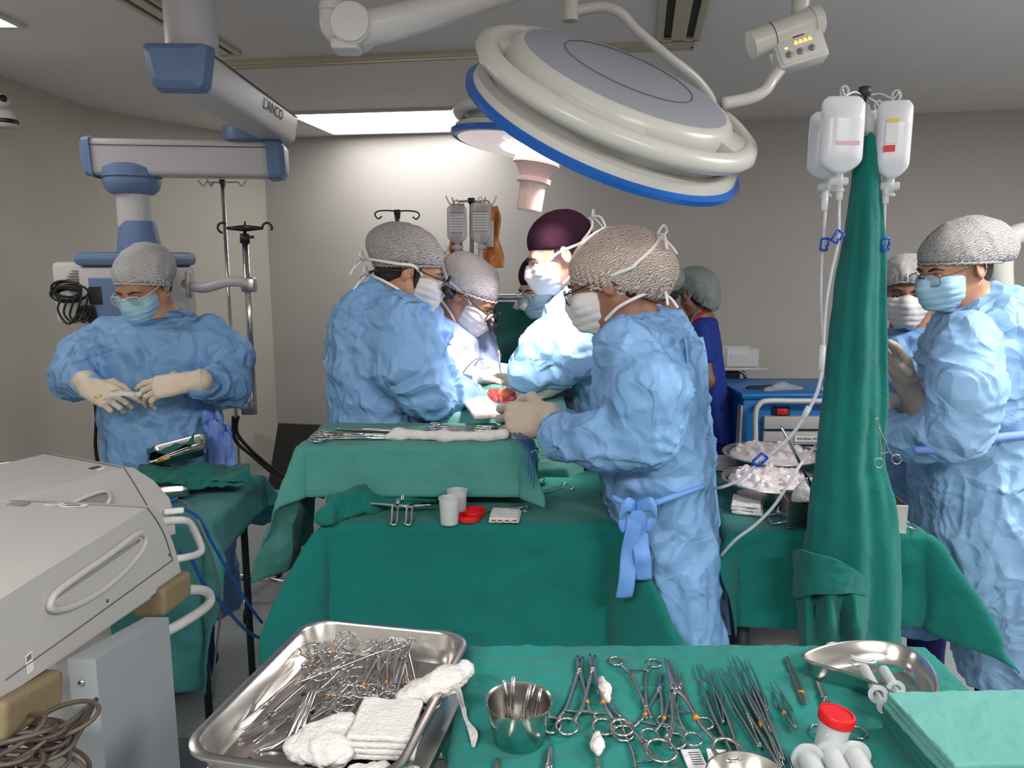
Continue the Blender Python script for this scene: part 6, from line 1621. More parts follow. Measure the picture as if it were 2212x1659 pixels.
# sponge sticks
K_st = clamp_tool('sponge_stick', 'sponge holder', L=.24, jaw=.30, ring=.0145, spread=.034, bands=1, tape='redtape', jw=.0025, openj=.004)
place(K_st, (1310, 1500), (1412, 1668), 'long sponge holder with white gauze tip in the middle of the near drape', 'sponge holders', z=ZT)
place(K_st, (1291, 1610), (1302, 1800), 'sponge holder with gauze tip at the bottom edge of the photo', 'sponge holders', z=ZT)
def gauze_ball(a, b, r0, r1, label, res=.0022):
    S = SDF(); a = Vector(a); b = Vector(b); m_ = (a + b) / 2
    S.cap(a, m_, r0, r1); S.cap(m_, b, r1, r0 * .8)
    return tag(obj('gauze_swab', displaced(S.mesh(res, k=.006), lambda p: crumple(p, .004, 60, octs=3)), M['gauze'], loc=m_), label, 'gauze')
gauze_ball(PZ(1300, 1468, ZT + .006), PZ(1312, 1512, ZT + .004), .006, .0105, 'white gauze swab clamped in the long sponge holder on the near drape')
gauze_ball(PZ(1289, 1588, ZT + .006), PZ(1292, 1628, ZT + .004), .006, .009, 'white gauze swab on the sponge holder at the bottom edge')
# forceps row
F_long = forceps_tool(.22); F_tape = forceps_tool(.22, band=True); F_short = forceps_tool(.13, .0028, band=True)
G3 = 'long dissecting forceps on the near drape'
fl_ = [((1508, 1434), (1612, 1688), 'long forceps lying leftmost in the forceps row', F_long), ((1537, 1441), (1562, 1562), 'short-looking forceps with shiny end between the two leftmost long ones', F_long),
       ((1551, 1441), (1641, 1614), 'long forceps third in the row with its joined end near the suture packets', F_long), ((1576, 1440), (1684, 1655), 'long forceps in the middle of the crossed bundle', F_long),
       ((1586, 1418), (1690, 1640), 'forceps reaching farthest in the crossed bundle', F_tape), ((1611, 1424), (1667, 1583), 'forceps on the right of the crossed bundle with shiny joined end', F_long),
       ((1668, 1590), (1742, 1740), 'forceps at the bottom edge below the crossed bundle', F_long)]
for i, (a, b, lab, T_) in enumerate(fl_): place(T_, a, b, lab, G3, z=ZT + .001 * (i % 3) + .003 * (i in (3, 4)))
place(F_short, (1668, 1472), (1716, 1572), 'small fine forceps with gold tape between the bundle and the scalpel handle', None, z=ZT)
# scalpel handle
a = PZ(1699, 1420, ZT); b = PZ(1741, 1521, ZT); t = thing('scalpel_handle', 'flat steel scalpel handle with an orange mark', 'scalpel', a)
d = (b - a); Ls = d.length; y = d.normalized(); x = Vector((y.y, -y.x, 0)); mb = MB()
V = [(0, .0030), (.06, .0042), (.12, .0024), (.20, .0035), (.30, .0045), (.55, .0055), (.85, .0062), (.96, .0055), (1, .002)]
flatcap(mb, [a + y * (q * Ls) for q, _ in V], [w * 1.0 for _, w in V], [.0016] * len(V)); hh = obj('handle', mb.vf(), M['steel_tool'], t, smooth=40.0)
obj('marking', MB().box(a + y * (.76 * Ls) + Vector((0, 0, .0014)), (.009, .004, .0012), rotz(math.atan2(y.y, y.x) - math.pi / 2)).vf(), M['orange'], hh)

# ------------------------------------------------------------------ steel cup with bulldog clamps
cc = PZ(1121, 1598, Z1 + .004); rr = 66 * mpp(1530, 1.10)
t = thing('steel_cup', 'small round steel cup holding bulldog clamps on the near drape', 'cup', cc)
hcup = .062
obj('cup_wall', MB().lathe([(0, 0), (rr * .70, 0), (rr * .78, .004), (rr * .95, hcup * .7), (rr * .97, hcup), (rr * 1.02, hcup + .002), (rr * 1.02, hcup), (rr * .955, hcup - .002), (rr * .93, hcup * .7), (rr * .75, .006), (0, .004)][::1], cc, None, 64).vf(), M['steel'], t, smooth=40.0)
def bulldog():
    t = thing('bulldog_clamp', None, 'bulldog clamp', (0, 0, 0)); m = M['steel_tool']
    for s in (-1, 1):
        mb = MB(); flatcap(mb, [Vector((s * .006, 0, s * .001)), Vector((s * .003, .012, s * .001)), Vector((-s * .0005, .018, s * .001)), Vector((-s * .002, .030, 0)), Vector((-s * .001, .048, 0))], [.0028, .0022, .0026, .0022, .0008], [.0014] * 5)
        obj('arm', mb.vf(), m, t)
    obj('spring', MB().tube([Vector((.0022 * math.cos(k * .8), .006 + k * .00035, .0022 * math.sin(k * .8))) for k in range(34)], .0006, 5).vf(), M['chrome'], t)
    t['_L'] = .048; return t
bd = bulldog(); G4 = 'bulldog clamps in the steel cup'
for (a0, b0, lab) in (((-.018, .0, .074), (-.010, .004, .022), 'bulldog clamp standing leftmost in the steel cup'), ((-.004, .004, .078), (-.012, .0, .020), 'bulldog clamp leaning right beside the leftmost one in the cup'),
                      ((.020, .002, .066), (.004, -.006, .018), 'bulldog clamp in the middle of the steel cup'), ((.027, .006, .064), (.010, .008, .018), 'bulldog clamp behind the middle one in the cup'), ((.036, .0, .062), (.022, -.006, .020), 'bulldog clamp at the right rim of the steel cup')):
    place(bd, cc + Vector(a0) * 1.0 + Vector((-.004, 0, .020)), cc + Vector(b0) + Vector((-.002, 0, .004)), lab, G4)

# ------------------------------------------------------------------ big perforated tray
ZR = .958
tr = [PZ(668, 1332, ZR), PZ(1020, 1372, ZR), None, PZ(415, 1600, ZR)]
u = (tr[1] - tr[0]); v = (tr[3] - tr[0]); TRW0 = u.length; tr[2] = tr[1] + v
# make it a rectangle
un = u.normalized(); vn = Vector((un.y, -un.x, 0)); vl = v.length
q3 = tr[0] + (un * v.dot(un) + vn * v.dot(vn)); c_ = [tr[0], tr[1]]
dsk = v.normalized()
vl *= 1.08; vn = (vn + v.normalized()).normalized(); un = Vector((-vn.y, vn.x, 0)); tr[1] = tr[0] + un * TRW0
tr = [tr[0], tr[1], tr[1] + vn * vl, tr[0] + vn * vl]
TRW, TRH = u.length, vl
t_tr, TT, TW_, TH_, (TX, TY, TZn), _pan = pan('instrument_pan', 'large rectangular steel tray full of clamps and white gauze', tr, .052, .011, M['steel'], 'tray', rad=.17)
# perforations
for iy in range(7):
    for ix in range(6):
        if (ix + iy) % 2: continue
        x = (ix / 5 - .5) * (TW_ * .58); y = (iy / 6 - .5) * (TH_ * .62)
        obj('perforation', MB().cyl(TT(x, y, .0006), TT(x, y, .0014), .0036, 12).vf(), M['dark_slot'], t_tr)
# trolley beneath
tc = TT(0, 0); t = thing('steel_trolley', 'steel trolley top carrying the large instrument tray', 'trolley', (tc.x, tc.y, 0))
Rt = Matrix((un, Vector((-un.y, un.x, 0)), Vector((0, 0, 1)))).transposed()
obj('top', MB().box((tc.x - .0, tc.y - .045, ZR - .066), (TRW * 1.0, TRH * .92, .018), Rt, .005).vf(), M['steel_brushed'], t, smooth=40.0)
for sx_ in (-1, 1):
    for sy_ in (-1, 1):
        p = Vector((tc.x, tc.y - .045, 0)) + Rt @ Vector((sx_ * (TRW * .45), sy_ * (TRH * .42), 0)); l = obj('leg', MB().cyl(p + Vector((0, 0, .05)), p + Vector((0, 0, ZR - .07)), .011).vf(), M['chrome'], t)
        obj('caster', MB().cyl(p + Vector((-.01, 0, .03)), p + Vector((.01, 0, .03)), .03, 18).vf(), M['black'], l)
def tp_(x, y, z): return PZ(x, y, ZR - .052 + z)
random.seed(21)
TC = clamp_tool('ring_clamp', 'clamp', L=.19, jaw=.24, ring=.0185, spread=.034, bands=1)
TD = clamp_tool('ring_clamp', 'clamp', L=.19, jaw=.24, ring=.0185, spread=.033, curve=.008)
TE = clamp_tool('ring_clamp', 'clamp', L=.21, jaw=.30, ring=.0195, spread=.034, bands=2, curve=-.006)
G5 = 'clamps piled in the large tray'
# bundle pointing away
for i in range(11):
    tx = 812 + i * 6.5 + random.uniform(-4, 4); ty = 1392 + random.uniform(-22, 14); ex = 760 + i * 11 + random.uniform(-8, 8); ey = 1512 + random.uniform(-14, 18)
    place((TD, TC, TD, TE)[i % 4] if i % 4 else TD, tp_(tx, ty, .03 + .004 * (i % 4)), tp_(ex, ey, .008 + .0055 * (i % 6)), 'ring-handled clamp in the dense bundle, tips pointing to the far side of the tray', G5, roll=random.uniform(-.5, .5))
# rings up-left, crossing to the lower left
for nm_, (rx, ry, tx, ty, z0, T_) in zip(('leftmost', 'second from the left', 'third from the left', 'rightmost'), ((664, 1402, 740, 1492, .03, TC), (706, 1396, 772, 1490, .035, TE), (765, 1385, 640, 1480, .034, TC), (838, 1392, 640, 1478, .04, TD))):
    place(T_, tp_(tx, ty, z0 - .01), tp_(rx, ry, z0), nm_ + ' of the four clamps with raised rings, far side of tray', G5, roll=random.uniform(-.3, .3))
for nm_, (rx, ry, tx, ty, z0) in zip(('outermost', 'innermost', 'second outermost', 'second innermost', 'middle'), ((735, 1440, 520, 1588, .012), (770, 1452, 545, 1600, .016), (720, 1470, 600, 1600, .010), (775, 1480, 622, 1585, .02), (700, 1430, 500, 1575, .018))):
    place(TD if rx % 2 else TE, tp_(tx, ty, .008), tp_(rx, ry, z0 + .008), nm_ + ' of the long clamps pointing to the near left tray corner', G5, roll=random.uniform(-.3, .3))
for (rx, ry, tx, ty, z0) in ((905, 1520, 800, 1470, .018), (800, 1545, 845, 1470, .022), (715, 1530, 800, 1490, .02), (870, 1425, 800, 1430, .012), (885, 1500, 770, 1505, .026), (780, 1500, 690, 1500, .016), (740, 1520, 860, 1480, .012)):
    place(TC if rx % 2 else TD, tp_(tx, ty, .02), tp_(rx, ry, z0), 'clamp in the heap of overlapping finger rings beside the gauze in the large tray', G5, roll=random.uniform(-.5, .5))
# retractor blades
t = thing('retractor', 'bent flat steel retractor in the tray left of the gauze', 'retractor', tp_(650, 1540, .02))
for k in range(3):
    mb = MB(); a = tp_(665 + k * 7, 1498, .034); b = tp_(625 + k * 12, 1592, .012)
    mb.tube([a + Vector((.02, .02, -.004)), a, b], [.0024, .0030, .0026], 8); obj('prong', mb.vf(), M['steel'], t)
obj('hook', MB().tube([tp_(628, 1590, .010), tp_(590, 1612, .004), tp_(560, 1620, .003)], [.003, .0035, .002], 8, spline=4).vf(), M['steel'], t)
# gauze packs
def pack(name, label, pts, h, layers, seed, m='gauze', amp=.004, cat='gauze', taper=.9):
    """stack of folded layers on the quadrilateral pts (world, bottom)"""
    pts = [Vector(p) for p in pts]; t = thing(name, label, cat, sum(pts, Vector()) / 4)
    for l in range(layers):
        f = 1 - (1 - taper) * l / max(layers, 1); c = sum(pts, Vector()) / 4; off = Vector((math.sin(seed + l * 2.1), math.cos(seed * 1.3 + l), 0)) * .002
        q = [c + (p - c) * f + off for p in pts]; S = SDF(); X = ((q[1] - q[0]) + (q[2] - q[3])) / 2; Y = ((q[3] - q[0]) + (q[2] - q[1])) / 2
        xn = X.normalized(); zn = X.cross(Y).normalized(); zn = zn if zn.z > 0 else -zn; yn = zn.cross(xn); Mx = Matrix((xn, yn, zn)).transposed()
        hh = h / layers; S.box(c + off + zn * (hh * (l + .5)), (X.length / 2 - .004, abs(Y.dot(yn)) / 2 - .004, hh * .28), Mx, r=hh * .24)
        obj('layer', displaced(S.mesh(max(.0022, hh * .22), k=.004, smooth=1), lambda p: crumple(p + seed, amp, 24, octs=3)), M[m], t)
    return t
pack('gauze_stack', 'thick square stack of folded white gauze in the front of the tray', [tp_(748, 1640, .012), tp_(905, 1655, .012), tp_(915, 1545, .012), tp_(768, 1545, .012)], .034, 4, 1.0, amp=.002)
def blob(name, label, chain, cat='gauze', m='gauze', amp=.008, sc=26, res=.0032, squash=None):
    S = SDF(); pts = [Vector(c[0]) for c in chain]; rs = [c[1] for c in chain]; S.chain(pts, rs, k=.02)
    c = sum(pts, Vector()) / len(pts); v, Q = displaced(S.mesh(res, k=.015), lambda p: crumple(p, amp, sc, octs=4))
    if squash: v[:, 2] = c.z + (v[:, 2] - c.z) * squash
    return tag(obj(name, (v, Q), M[m], loc=c), label, cat)
blob('gauze_pad', 'crumpled white gauze lying left of the gauze stack in the tray', [(tp_(640, 1610, .02), .018), (tp_(690, 1590, .026), .024), (tp_(740, 1570, .03), .024), (tp_(720, 1620, .024), .026), (tp_(650, 1630, .018), .016)], squash=.6)
blob('gauze_pad', 'used white gauze draped over the right rim of the tray', [(tp_(880, 1515, .030), .018), (tp_(920, 1490, .045), .022), (tp_(965, 1465, .058), .022), (tp_(1005, 1440, .062), .015)], squash=.7)
blob('gauze_pad', 'rolled white gauze at the bottom edge below the stack', [(tp_(770, 1668, .014), .012), (tp_(830, 1672, .014), .013), (tp_(890, 1676, .014), .012)], squash=.8)
rows = [[PZ(x_ + (i - 1) * w_, y_, Z1 + h_ + .002 * i) for i in range(3)] for (x_, w_, y_, h_) in ((986, 7, 1478, .066), (992, 6, 1500, .048), (1000, 5, 1530, .016), (1008, 4, 1556, .008), (1022, 10, 1582, .010), (1022, 2, 1614, .006))]
tag(obj('gauze_tail', sheet(rows, 4, 5, .0015, .002, 30), M['gauze'], loc=PZ(1010, 1550, Z1 + .02)), 'flat gauze tail hanging from the tray rim onto the near drape', 'gauze')

# ------------------------------------------------------------------ right end of the near table
def kidney(c, yaw, a, b, h, label):
    t = thing('kidney_dish', label, 'kidney dish', c); R = rotz(yaw); n = 72
    def out(k, s):
        a_ = 2 * math.pi * k / n; x = math.cos(a_); y = math.sin(a_)
        X = a * x * s; Y = b * y * s * (1 if y > 0 else .62) - .62 * b * x * x
        return X, Y
    rings = [(1.06, h - .003), (1.07, h), (1.03, h + .001), (1.0, h - .001), (.93, h * .5), (.84, .004), (.78, .002)]
    V = []; 
    for s, z in rings: V += [Vector(c) + R @ Vector((*out(k, s), z)) for k in range(n)]
    Fc = []
    for i in range(len(rings) - 1): Fc += [(i * n + k, i * n + (k + 1) % n, (i + 1) * n + (k + 1) % n, (i + 1) * n + k) for k in range(n)]
    Fc.append(tuple((len(rings) - 1) * n + k for k in range(n)))
    o_ = len(V); V += [p - Vector((0, 0, .0015)) + (p - Vector(c)).normalized() * .001 for p in V]
    Fc += [tuple(o_ + q for q in reversed(f)) for f in Fc[:]]
    obj('dish_body', (V, Fc), M['steel'], t, smooth=40.0); return t
ke0 = PZ(1772, 1400, Z1 + .035); ke1 = PZ(2030, 1500, Z1 + .035); kc = (ke0 + ke1) / 2; kyaw = math.atan2(ke1.y - ke0.y, ke1.x - ke0.x)
kc2 = Vector((kc.x, kc.y, Z1 + .004)) + rotz(kyaw) @ Vector((0, .010, 0))
kd = kidney(kc2, kyaw, (ke1 - ke0).length / 2 * 1.0, .092, .036, 'kidney-shaped steel dish with two syringes and a tube loop')
def syringe(name, label, a, b, r, group=None, m='frost', openb=False):
    """a = nozzle end, b = thumb end"""
    a = Vector(a); b = Vector(b); d = (b - a).normalized(); L = (b - a).length; B_ = basis(d); t = thing('syringe', label, 'syringe', a, group)
    if openb:
        obj('barrel', MB().lathe([(.003, 0), (.003, L * .06), (r, L * .10), (r, L * .90), (r * 1.5, L * .90), (r * 1.5, L * .925), (r * 1.02, L * .925), (r * 1.02, L), (r * .88, L), (r * .86, L * .14)], a, B_, 40, closed=True).vf(), M[m], t, smooth=40.0)
        obj('plunger', MB().lathe([(0, L * .3), (r * .8, L * .3), (r * .8, L * .36), (r * .3, L * .37), (r * .3, L * .86), (r * .8, L * .86), (r * .8, L * .88), (0, L * .88)], a, B_, 24).vf(), M['frost'], t, smooth=40.0)
        return t
    obj('barrel', MB().lathe([(.002, 0), (.0025, L * .08), (r, L * .11), (r, L * .72), (r * 1.75, L * .72), (r * 1.75, L * .735), (r * .9, L * .735), (r * .9, L * .12)], a, B_, 32, closed=True).vf(), M[m], t, smooth=40.0)
    obj('plunger', MB().lathe([(0, L * .3), (r * .8, L * .3), (r * .8, L * .34), (r * .35, L * .35), (r * .35, L * .97), (r * 1.35, L * .97), (r * 1.35, L), (0, L)], a, B_, 24).vf(), M['frost'], t, smooth=40.0)
    return t
zk = Z1 + .022
syringe('syringe', 'clear syringe lying lengthwise in the kidney dish, the left one', PZ(1862, 1435, zk), PZ(1912, 1528, zk + .014), .0085, 'syringes in the kidney dish')
syringe('syringe', 'clear syringe lying in the kidney dish, the right one near the rim', PZ(1905, 1440, zk), PZ(1948, 1508, zk + .012), .0080, 'syringes in the kidney dish')
t = thing('tubing', 'coiled clear tube with a lime green label in the kidney dish', 'tube', PZ(1830, 1405, zk))
cpt = PZ(1838, 1410, Z1 + .016)
for k in range(2): obj('coil', MB().torus(cpt + Vector((0, 0, .003 * k)), .028 - .003 * k, .0018, rotz(kyaw), n=40, m=8, sx=1.5, sy=.62).vf(), M['clear'], t)
obj('label_tag', MB().box(PZ(1840, 1394, Z1 + .023), (.016, .005, .002), rotz(kyaw), .001).vf(), M['lime'], t)
obj('connector', MB().cyl(PZ(1800, 1402, Z1 + .016), PZ(1822, 1410, Z1 + .018), .006).vf(), M['clear'], t)
# cup with the red lid
def spec_cup(c, r, h, label, lid=None, tilt=None, group=None):
    R = Matrix.Rotation(tilt, 3, 'Y') if tilt else None; t = thing('specimen_cup', label, 'cup', c, group)
    obj('cup_body', MB().lathe([(0, 0), (r * .86, 0), (r * .88, .002), (r, h), (r * 1.06, h), (r * 1.06, h - .003), (r * 1.06, h + .001), (r * .95, h + .001), (r * .93, h - .002), (r * .83, .003), (0, .003)], c, R, 40).vf(), M['frost'], t, smooth=40.0)
    if lid:
        o = (R or Matrix.Identity(3)) @ Vector((0, 0, h - .004)); obj('screw_lid', MB().lathe([(r * 1.10, 0), (r * 1.12, .001), (r * 1.13, .012), (r * 1.08, .014), (r * .92, .0145), (r * .90, .0125), (0, .0125)], Vector(c) + o, R, 48).vf(), M['red'], t, smooth=40.0)
    return t
rc_ = 34 * mpp(1550, .98)
spec_cup(PZ(1786, 1633, Z1 + .006), rc_, .058, 'frosted specimen cup with a red screw lid leaning on the near drape', lid=True, tilt=.16)
ys = [((1738, 1632), (1815, 1780)), ((1788, 1624), (1868, 1780)), ((1838, 1626), (1925, 1780))]
for i, (b0, a0) in enumerate(ys):
    syringe('syringe', ('leftmost', 'middle', 'rightmost')[i] + ' of the three large frosted syringes at the bottom edge', PZ(*a0, Z1 + .016), PZ(*b0, Z1 + .018) + Vector((0, 0, .004)), .0150, 'large syringes beside the folded towels', openb=True)
# folded towels
def towel(name, label, pts, zb, h, m, seed, layers=3):
    q = [PZ(x, y, zb) for x, y in pts]; return pack(name, label, q, h, layers, seed, m=m, amp=.0022, cat='towel', taper=1.0)
towel('folded_towel', 'dark green folded towel beneath the pale one at the lower right', [(1905, 1575), (2010, 1715), (2420, 1715), (2240, 1560)], Z1 + .006, .036, 'drape', 2.0)
towel('folded_towel', 'pale teal folded towel on top of the stack at the lower right', [(1912, 1530), (2055, 1705), (2420, 1680), (2215, 1522)], Z1 + .046, .028, 'drape_pale', 5.0)
# suture packets and bowl rim
for (x, y, lab, yaw_, pink) in ((1500, 1642, 'white suture packet with black print under the scissor rings', .06, False), (1552, 1642, 'white suture packet with a pink edge beside the other packet', -.12, True)):
    c = PZ(x, y, Z1 + .008); t = thing('suture_packet', lab, 'suture packet', c)
    Rk = rotz(yaw_); obj('foil', MB().box(c, (.028, .046, .003), Rk, .001).vf(), M['paper'], t, smooth=False)
    for k in range(6): obj('printed_line', MB().box(c + Rk @ Vector((.003, .014 - .005 * k, .0018)), (.016, .0012, .0006), Rk).vf(), M['ink' if not pink else 'pinkprint'], t, smooth=False)
    if pink: obj('pink_band', MB().box(c + Rk @ Vector((.0115, 0, .0018)), (.004, .044, .0006), Rk).vf(), M['pinkprint'], t, smooth=False)
c = PZ(1615, 1690, Z1 + .03); t = thing('steel_bowl', 'steel bowl rim showing at the bottom edge below the forceps', 'bowl', (c.x, c.y, Z1 + .005))
obj('bowl_wall', MB().lathe([(0, 0), (.03, 0), (.046, .02), (.052, .032), (.054, .032), (.048, .018), (.032, -.002)], (c.x, c.y, Z1 + .006), None, 48).vf(), M['steel'], t, smooth=40.0)
# ------------------------------------------------------------------ things on the middle table
tag(spec_cup(PZ(971, 1130, Z2 + .004), 22 * mpp(1090, 1.86), .066, 'open frosted specimen cup standing in front on the middle table', group='open specimen cups'), None)
spec_cup(PZ(988, 1112, Z2 + .004), 21 * mpp(1080, 1.92), .066, 'open frosted specimen cup standing behind the other on the middle table', group='open specimen cups')
for (x, y, lab) in ((1013, 1122, 'red cup lid lying in front beside the specimen cups'), (1023, 1112, 'red cup lid lying behind the other beside the specimen cups')):
    c = PZ(x, y, Z2 + .005); r = 25 * mpp(1110, 1.88)
    tag(obj('cup_lid', MB().lathe([(0, .004), (r * .9, .004), (r * .92, .013), (r, .014), (r * 1.02, .012), (r * 1.02, .001), (r, 0), (0, 0)], c, None, 40).vf(), M['red'], smooth=40.0, loc=c), lab, 'lid', 'red cup lids')
pd = pack('gauze_pad', 'white gauze pad with four brown specks on the middle table', [PZ(1050, 1130, Z2 + .004), PZ(1126, 1132, Z2 + .004), PZ(1126, 1106, Z2 + .004), PZ(1064, 1104, Z2 + .004)], .012, 2, 3.0, amp=.002)
for x in (1066, 1080, 1095, 1111):
    obj('speck', MB().lathe([(0, 0), (.004, .001), (.003, .003), (0, .004)], PZ(x, 1126, Z2 + .015), None, 8, sx=1.4).vf(), M['redtape'], pd)
GZ = 'clamps on the middle table'
place(D_hemo, PZ(1068, 1098, Z2 + .01), PZ(1135, 1099, Z2 + .012), 'small hemostat lying behind the speckled gauze pad', GZ)
place(D_hemo, PZ(1163, 990, Z2 + .10), PZ(1152, 1036, Z2 + .012), 'hemostat leaning upright beside the right end of the raised drape', GZ)
place(S_sc, PZ(1158, 1062, Z2 + .012), PZ(1228, 1050, Z2 + .012), 'scissors lying left of the foreground woman on the middle table', GZ)
t = thing('sternal_retractor', 'steel rack retractor with two slotted blades on the middle table', 'retractor', PZ(870, 1110, Z2))
zr = Z2 + .045
obj('rack_bar', MB().box((PZ(716, 1080, Z2 + .035) + PZ(890, 1094, Z2 + .035)) / 2, ((PZ(716, 1080, Z2 + .035) - PZ(890, 1094, Z2 + .035)).length, .008, .006), rotz(math.atan2((PZ(890, 1094, Z2 + .035) - PZ(716, 1080, Z2 + .035)).y, (PZ(890, 1094, Z2 + .035) - PZ(716, 1080, Z2 + .035)).x)), .001).vf(), M['steel'], t, smooth=40.0)
obj('rack_bar', MB().box(PZ(905, 1092, Z2 + .03), (.062, .007, .006), rotz(.1), .001).vf(), M['steel'], t, smooth=40.0)
for x in (846, 877):
    bl = MB(); p = lambda dx, y, z: PZ(x + dx, y, Z2 + z)
    bl.tube([p(14, 1088, .04), p(4, 1090, .042), p(2, 1094, .040), p(0, 1128, .006), p(-4, 1133, .004)], .0028, 8); bl.tube([p(14, 1090, .038), p(13, 1096, .036), p(12, 1126, .006), p(8, 1134, .003), p(-4, 1133, .004)], .0028, 8)
    obj('blade', bl.vf(), M['steel'], t)
obj('thumb_screw', MB().cyl(PZ(860, 1086, Z2 + .045), PZ(860, 1078, Z2 + .055), .008, 16).cyl(PZ(870, 1082, Z2 + .05), PZ(870, 1072, Z2 + .058), .005, 14).vf(), M['steel'], t, smooth=40.0)

# ------------------------------------------------------------------ things on the raised tray
Z3t = Z3 + .010
GM = 'instruments on the raised tray drape'
place(S_sc, PZ(832, 938, Z3t), PZ(694, 937, Z3t), 'scissors with rings at the left end of the raised drape', GM)
place(D_hemo, PZ(838, 946, Z3t), PZ(692, 945, Z3t), 'hemostat lying nearest the front at the left end of the raised drape', GM)
place(TC, PZ(850, 941, Z3t + .004), PZ(700, 941, Z3t + .004), 'ring-handled clamp between the scissors and the front hemostat on the raised drape', GM)
place(F_tape, PZ(902, 932, Z3t), PZ(728, 927, Z3t), 'long forceps with gold tape at the back of the raised drape', GM)
for i, (y0, y1) in enumerate(((920, 921), (924, 925), (928, 930), (932, 936))):
    place((TD, TC)[i % 2], PZ(1070 - i * 6, y1, Z3t), PZ(938 + i * 3, y0, Z3t), ('rearmost', 'second from the back', 'third from the back', 'frontmost')[i] + ' of the four long clamps at the right of the raised drape', GM)
blob('sponge_roll', 'long white rolled sponge along the front of the raised drape', [(PZ(836, 943, Z3t + .004), .008), (PZ(860, 938, Z3t + .006), .014), (PZ(960, 942, Z3t + .006), .013), (PZ(1050, 942, Z3t + .006), .013), (PZ(1088, 938, Z3t + .008), .015)], amp=.003, cat='sponge')
t = thing('suture_threads', 'bundle of dark blue suture threads over the right end of the raised drape', 'suture', PZ(1120, 940, Z3t))
for k in range(9):
    a = PZ(1096 + k * 3, 934 + (k % 3) * 3, Z3t + .004); e = P(1118 + k * 3.5, 960, 1.93); f = P(1130 + k * 2.5 + (k % 2) * 6, 1005 + k * 6, 1.92)
    obj('thread', MB().tube([a, a.lerp(e, .5) + Vector((0, 0, .012)), e + Vector((.01, -.02, .0)), f + Vector((.0, -.02, 0))], .0009, 5, spline=6).vf(), M['cableblue'], t)

# ------------------------------------------------------------------ the wound
FZ = 1.10
c = P(1085, 878, 2.52)
t = thing('wound', 'open red wound glistening under the lamps between the gloved hands', 'wound', c)
S = SDF(); S.cap(P(1066, 862, 2.55), P(1094, 868, 2.50), .034, .040); S.cap(P(1094, 870, 2.50), P(1112, 882, 2.46), .036, .024); S.ell(P(1080, 866, 2.56), (.04, .04, .02))
obj('tissue', displaced(S.mesh(.004, k=.02), lambda p: crumple(p, .012, 22, octs=3)), M['blood'], t)
S = SDF(); S.ell(P(1092, 852, 2.49), (.030, .026, .020)); obj('tissue', displaced(S.mesh(.003, k=.01), lambda p: crumple(p, .005, 40)), M['wound_orange'], t)
for (pts, lab, hgt) in (([(1000, 906), (1072, 906), (1066, 862), (1012, 866)], 'white towel laid at the left edge of the wound', .012), ([(1074, 908), (1112, 912), (1118, 894), (1078, 890)], 'white towel laid along the near edge of the wound', .010)):
    q = [PZ(x, y, 1.150) for x, y in pts]
    pack('white_towel', lab, q, hgt, 1, 1.5, amp=.004, cat='towel')
GC = 'small clamps around the wound'
for nm_, (a, b) in zip(('rear left', 'rear middle', 'right', 'near right', 'nearest', 'left'), (((1028, 862), (1044, 882)), ((1062, 872), (1078, 905)), ((1100, 900), (1120, 888)), ((1098, 908), (1122, 900)), ((1090, 902), (1112, 912)), ((1040, 892), (1058, 884)))):
    place(D_hemo, P(*a, 2.45) + Vector((0, 0, .055)), P(*b, 2.44) + Vector((0, 0, .055)), 'small clamp on the towels at the ' + nm_ + ' side of the wound', GC)
t = thing('needle_driver', 'long needle driver held upright in the lit glove over the wound', 'needle driver', P(1082, 830, 2.5))
obj('shaft', MB().tube([P(1078, 760, 2.50), P(1079, 790, 2.50), P(1088, 850, 2.50)], [.0035, .003, .0015], 10).vf(), M['steel_tool'], t)
obj('knob', MB().lathe([(0, -.008), (.004, -.006), (.005, 0), (.003, .008), (0, .009)], P(1077, 762, 2.50), None, 12).vf(), M['tan'], t)
obj('thread', MB().tube([P(1000, 806, 2.42), P(1012, 790, 2.42), P(1030, 775, 2.42), P(1044, 776, 2.43)], .0016, 6, spline=6).vf(), M['cablegrey'], t)
t = thing('suction_tube', 'clear suction tube lying over the lilac drape right of the wound', 'tube', P(1210, 860, 2.55))
obj('hose', MB().tube([P(1188, 872, 2.50), P(1200, 858, 2.52), P(1216, 850, 2.54), P(1232, 856, 2.58)], .004, 8, spline=6).vf(), M['clear'], t)
tag(obj('lilac_drape', sheet([[P(1172 + i * 14, 905 - j * 14, 2.52 + .04 * j) + Vector((0, 0, .01 * math.sin(i * 1.4 + j))) for i in range(7)] for j in range(5)], 5, 5, .004, .01, 9), M['drape_lilac'], loc=P(1210, 875, 2.6)), 'lilac grey drape over the patient right of the wound', 'surgical drape')
tag(obj('pink_drape', sheet([[P(1218 + i * 9, 818 + k * 20, 2.62 + .01 * math.sin(i * 2)) for i in range(4)] for k in range(6)], 5, 5, .004, .006, 12), M['cotton_pink'], loc=P(1230, 860, 2.62)), 'pinkish cloth hanging beside the elbow of the surgeon under the lamp', 'cloth')
pack('white_towel', 'folded white towel at the near right edge of the operating table', [P(1125, 938, 2.16), P(1172, 958, 2.10), P(1180, 925, 2.24), P(1130, 920, 2.26)], .014, 2, 4.0, amp=.002, cat='towel')

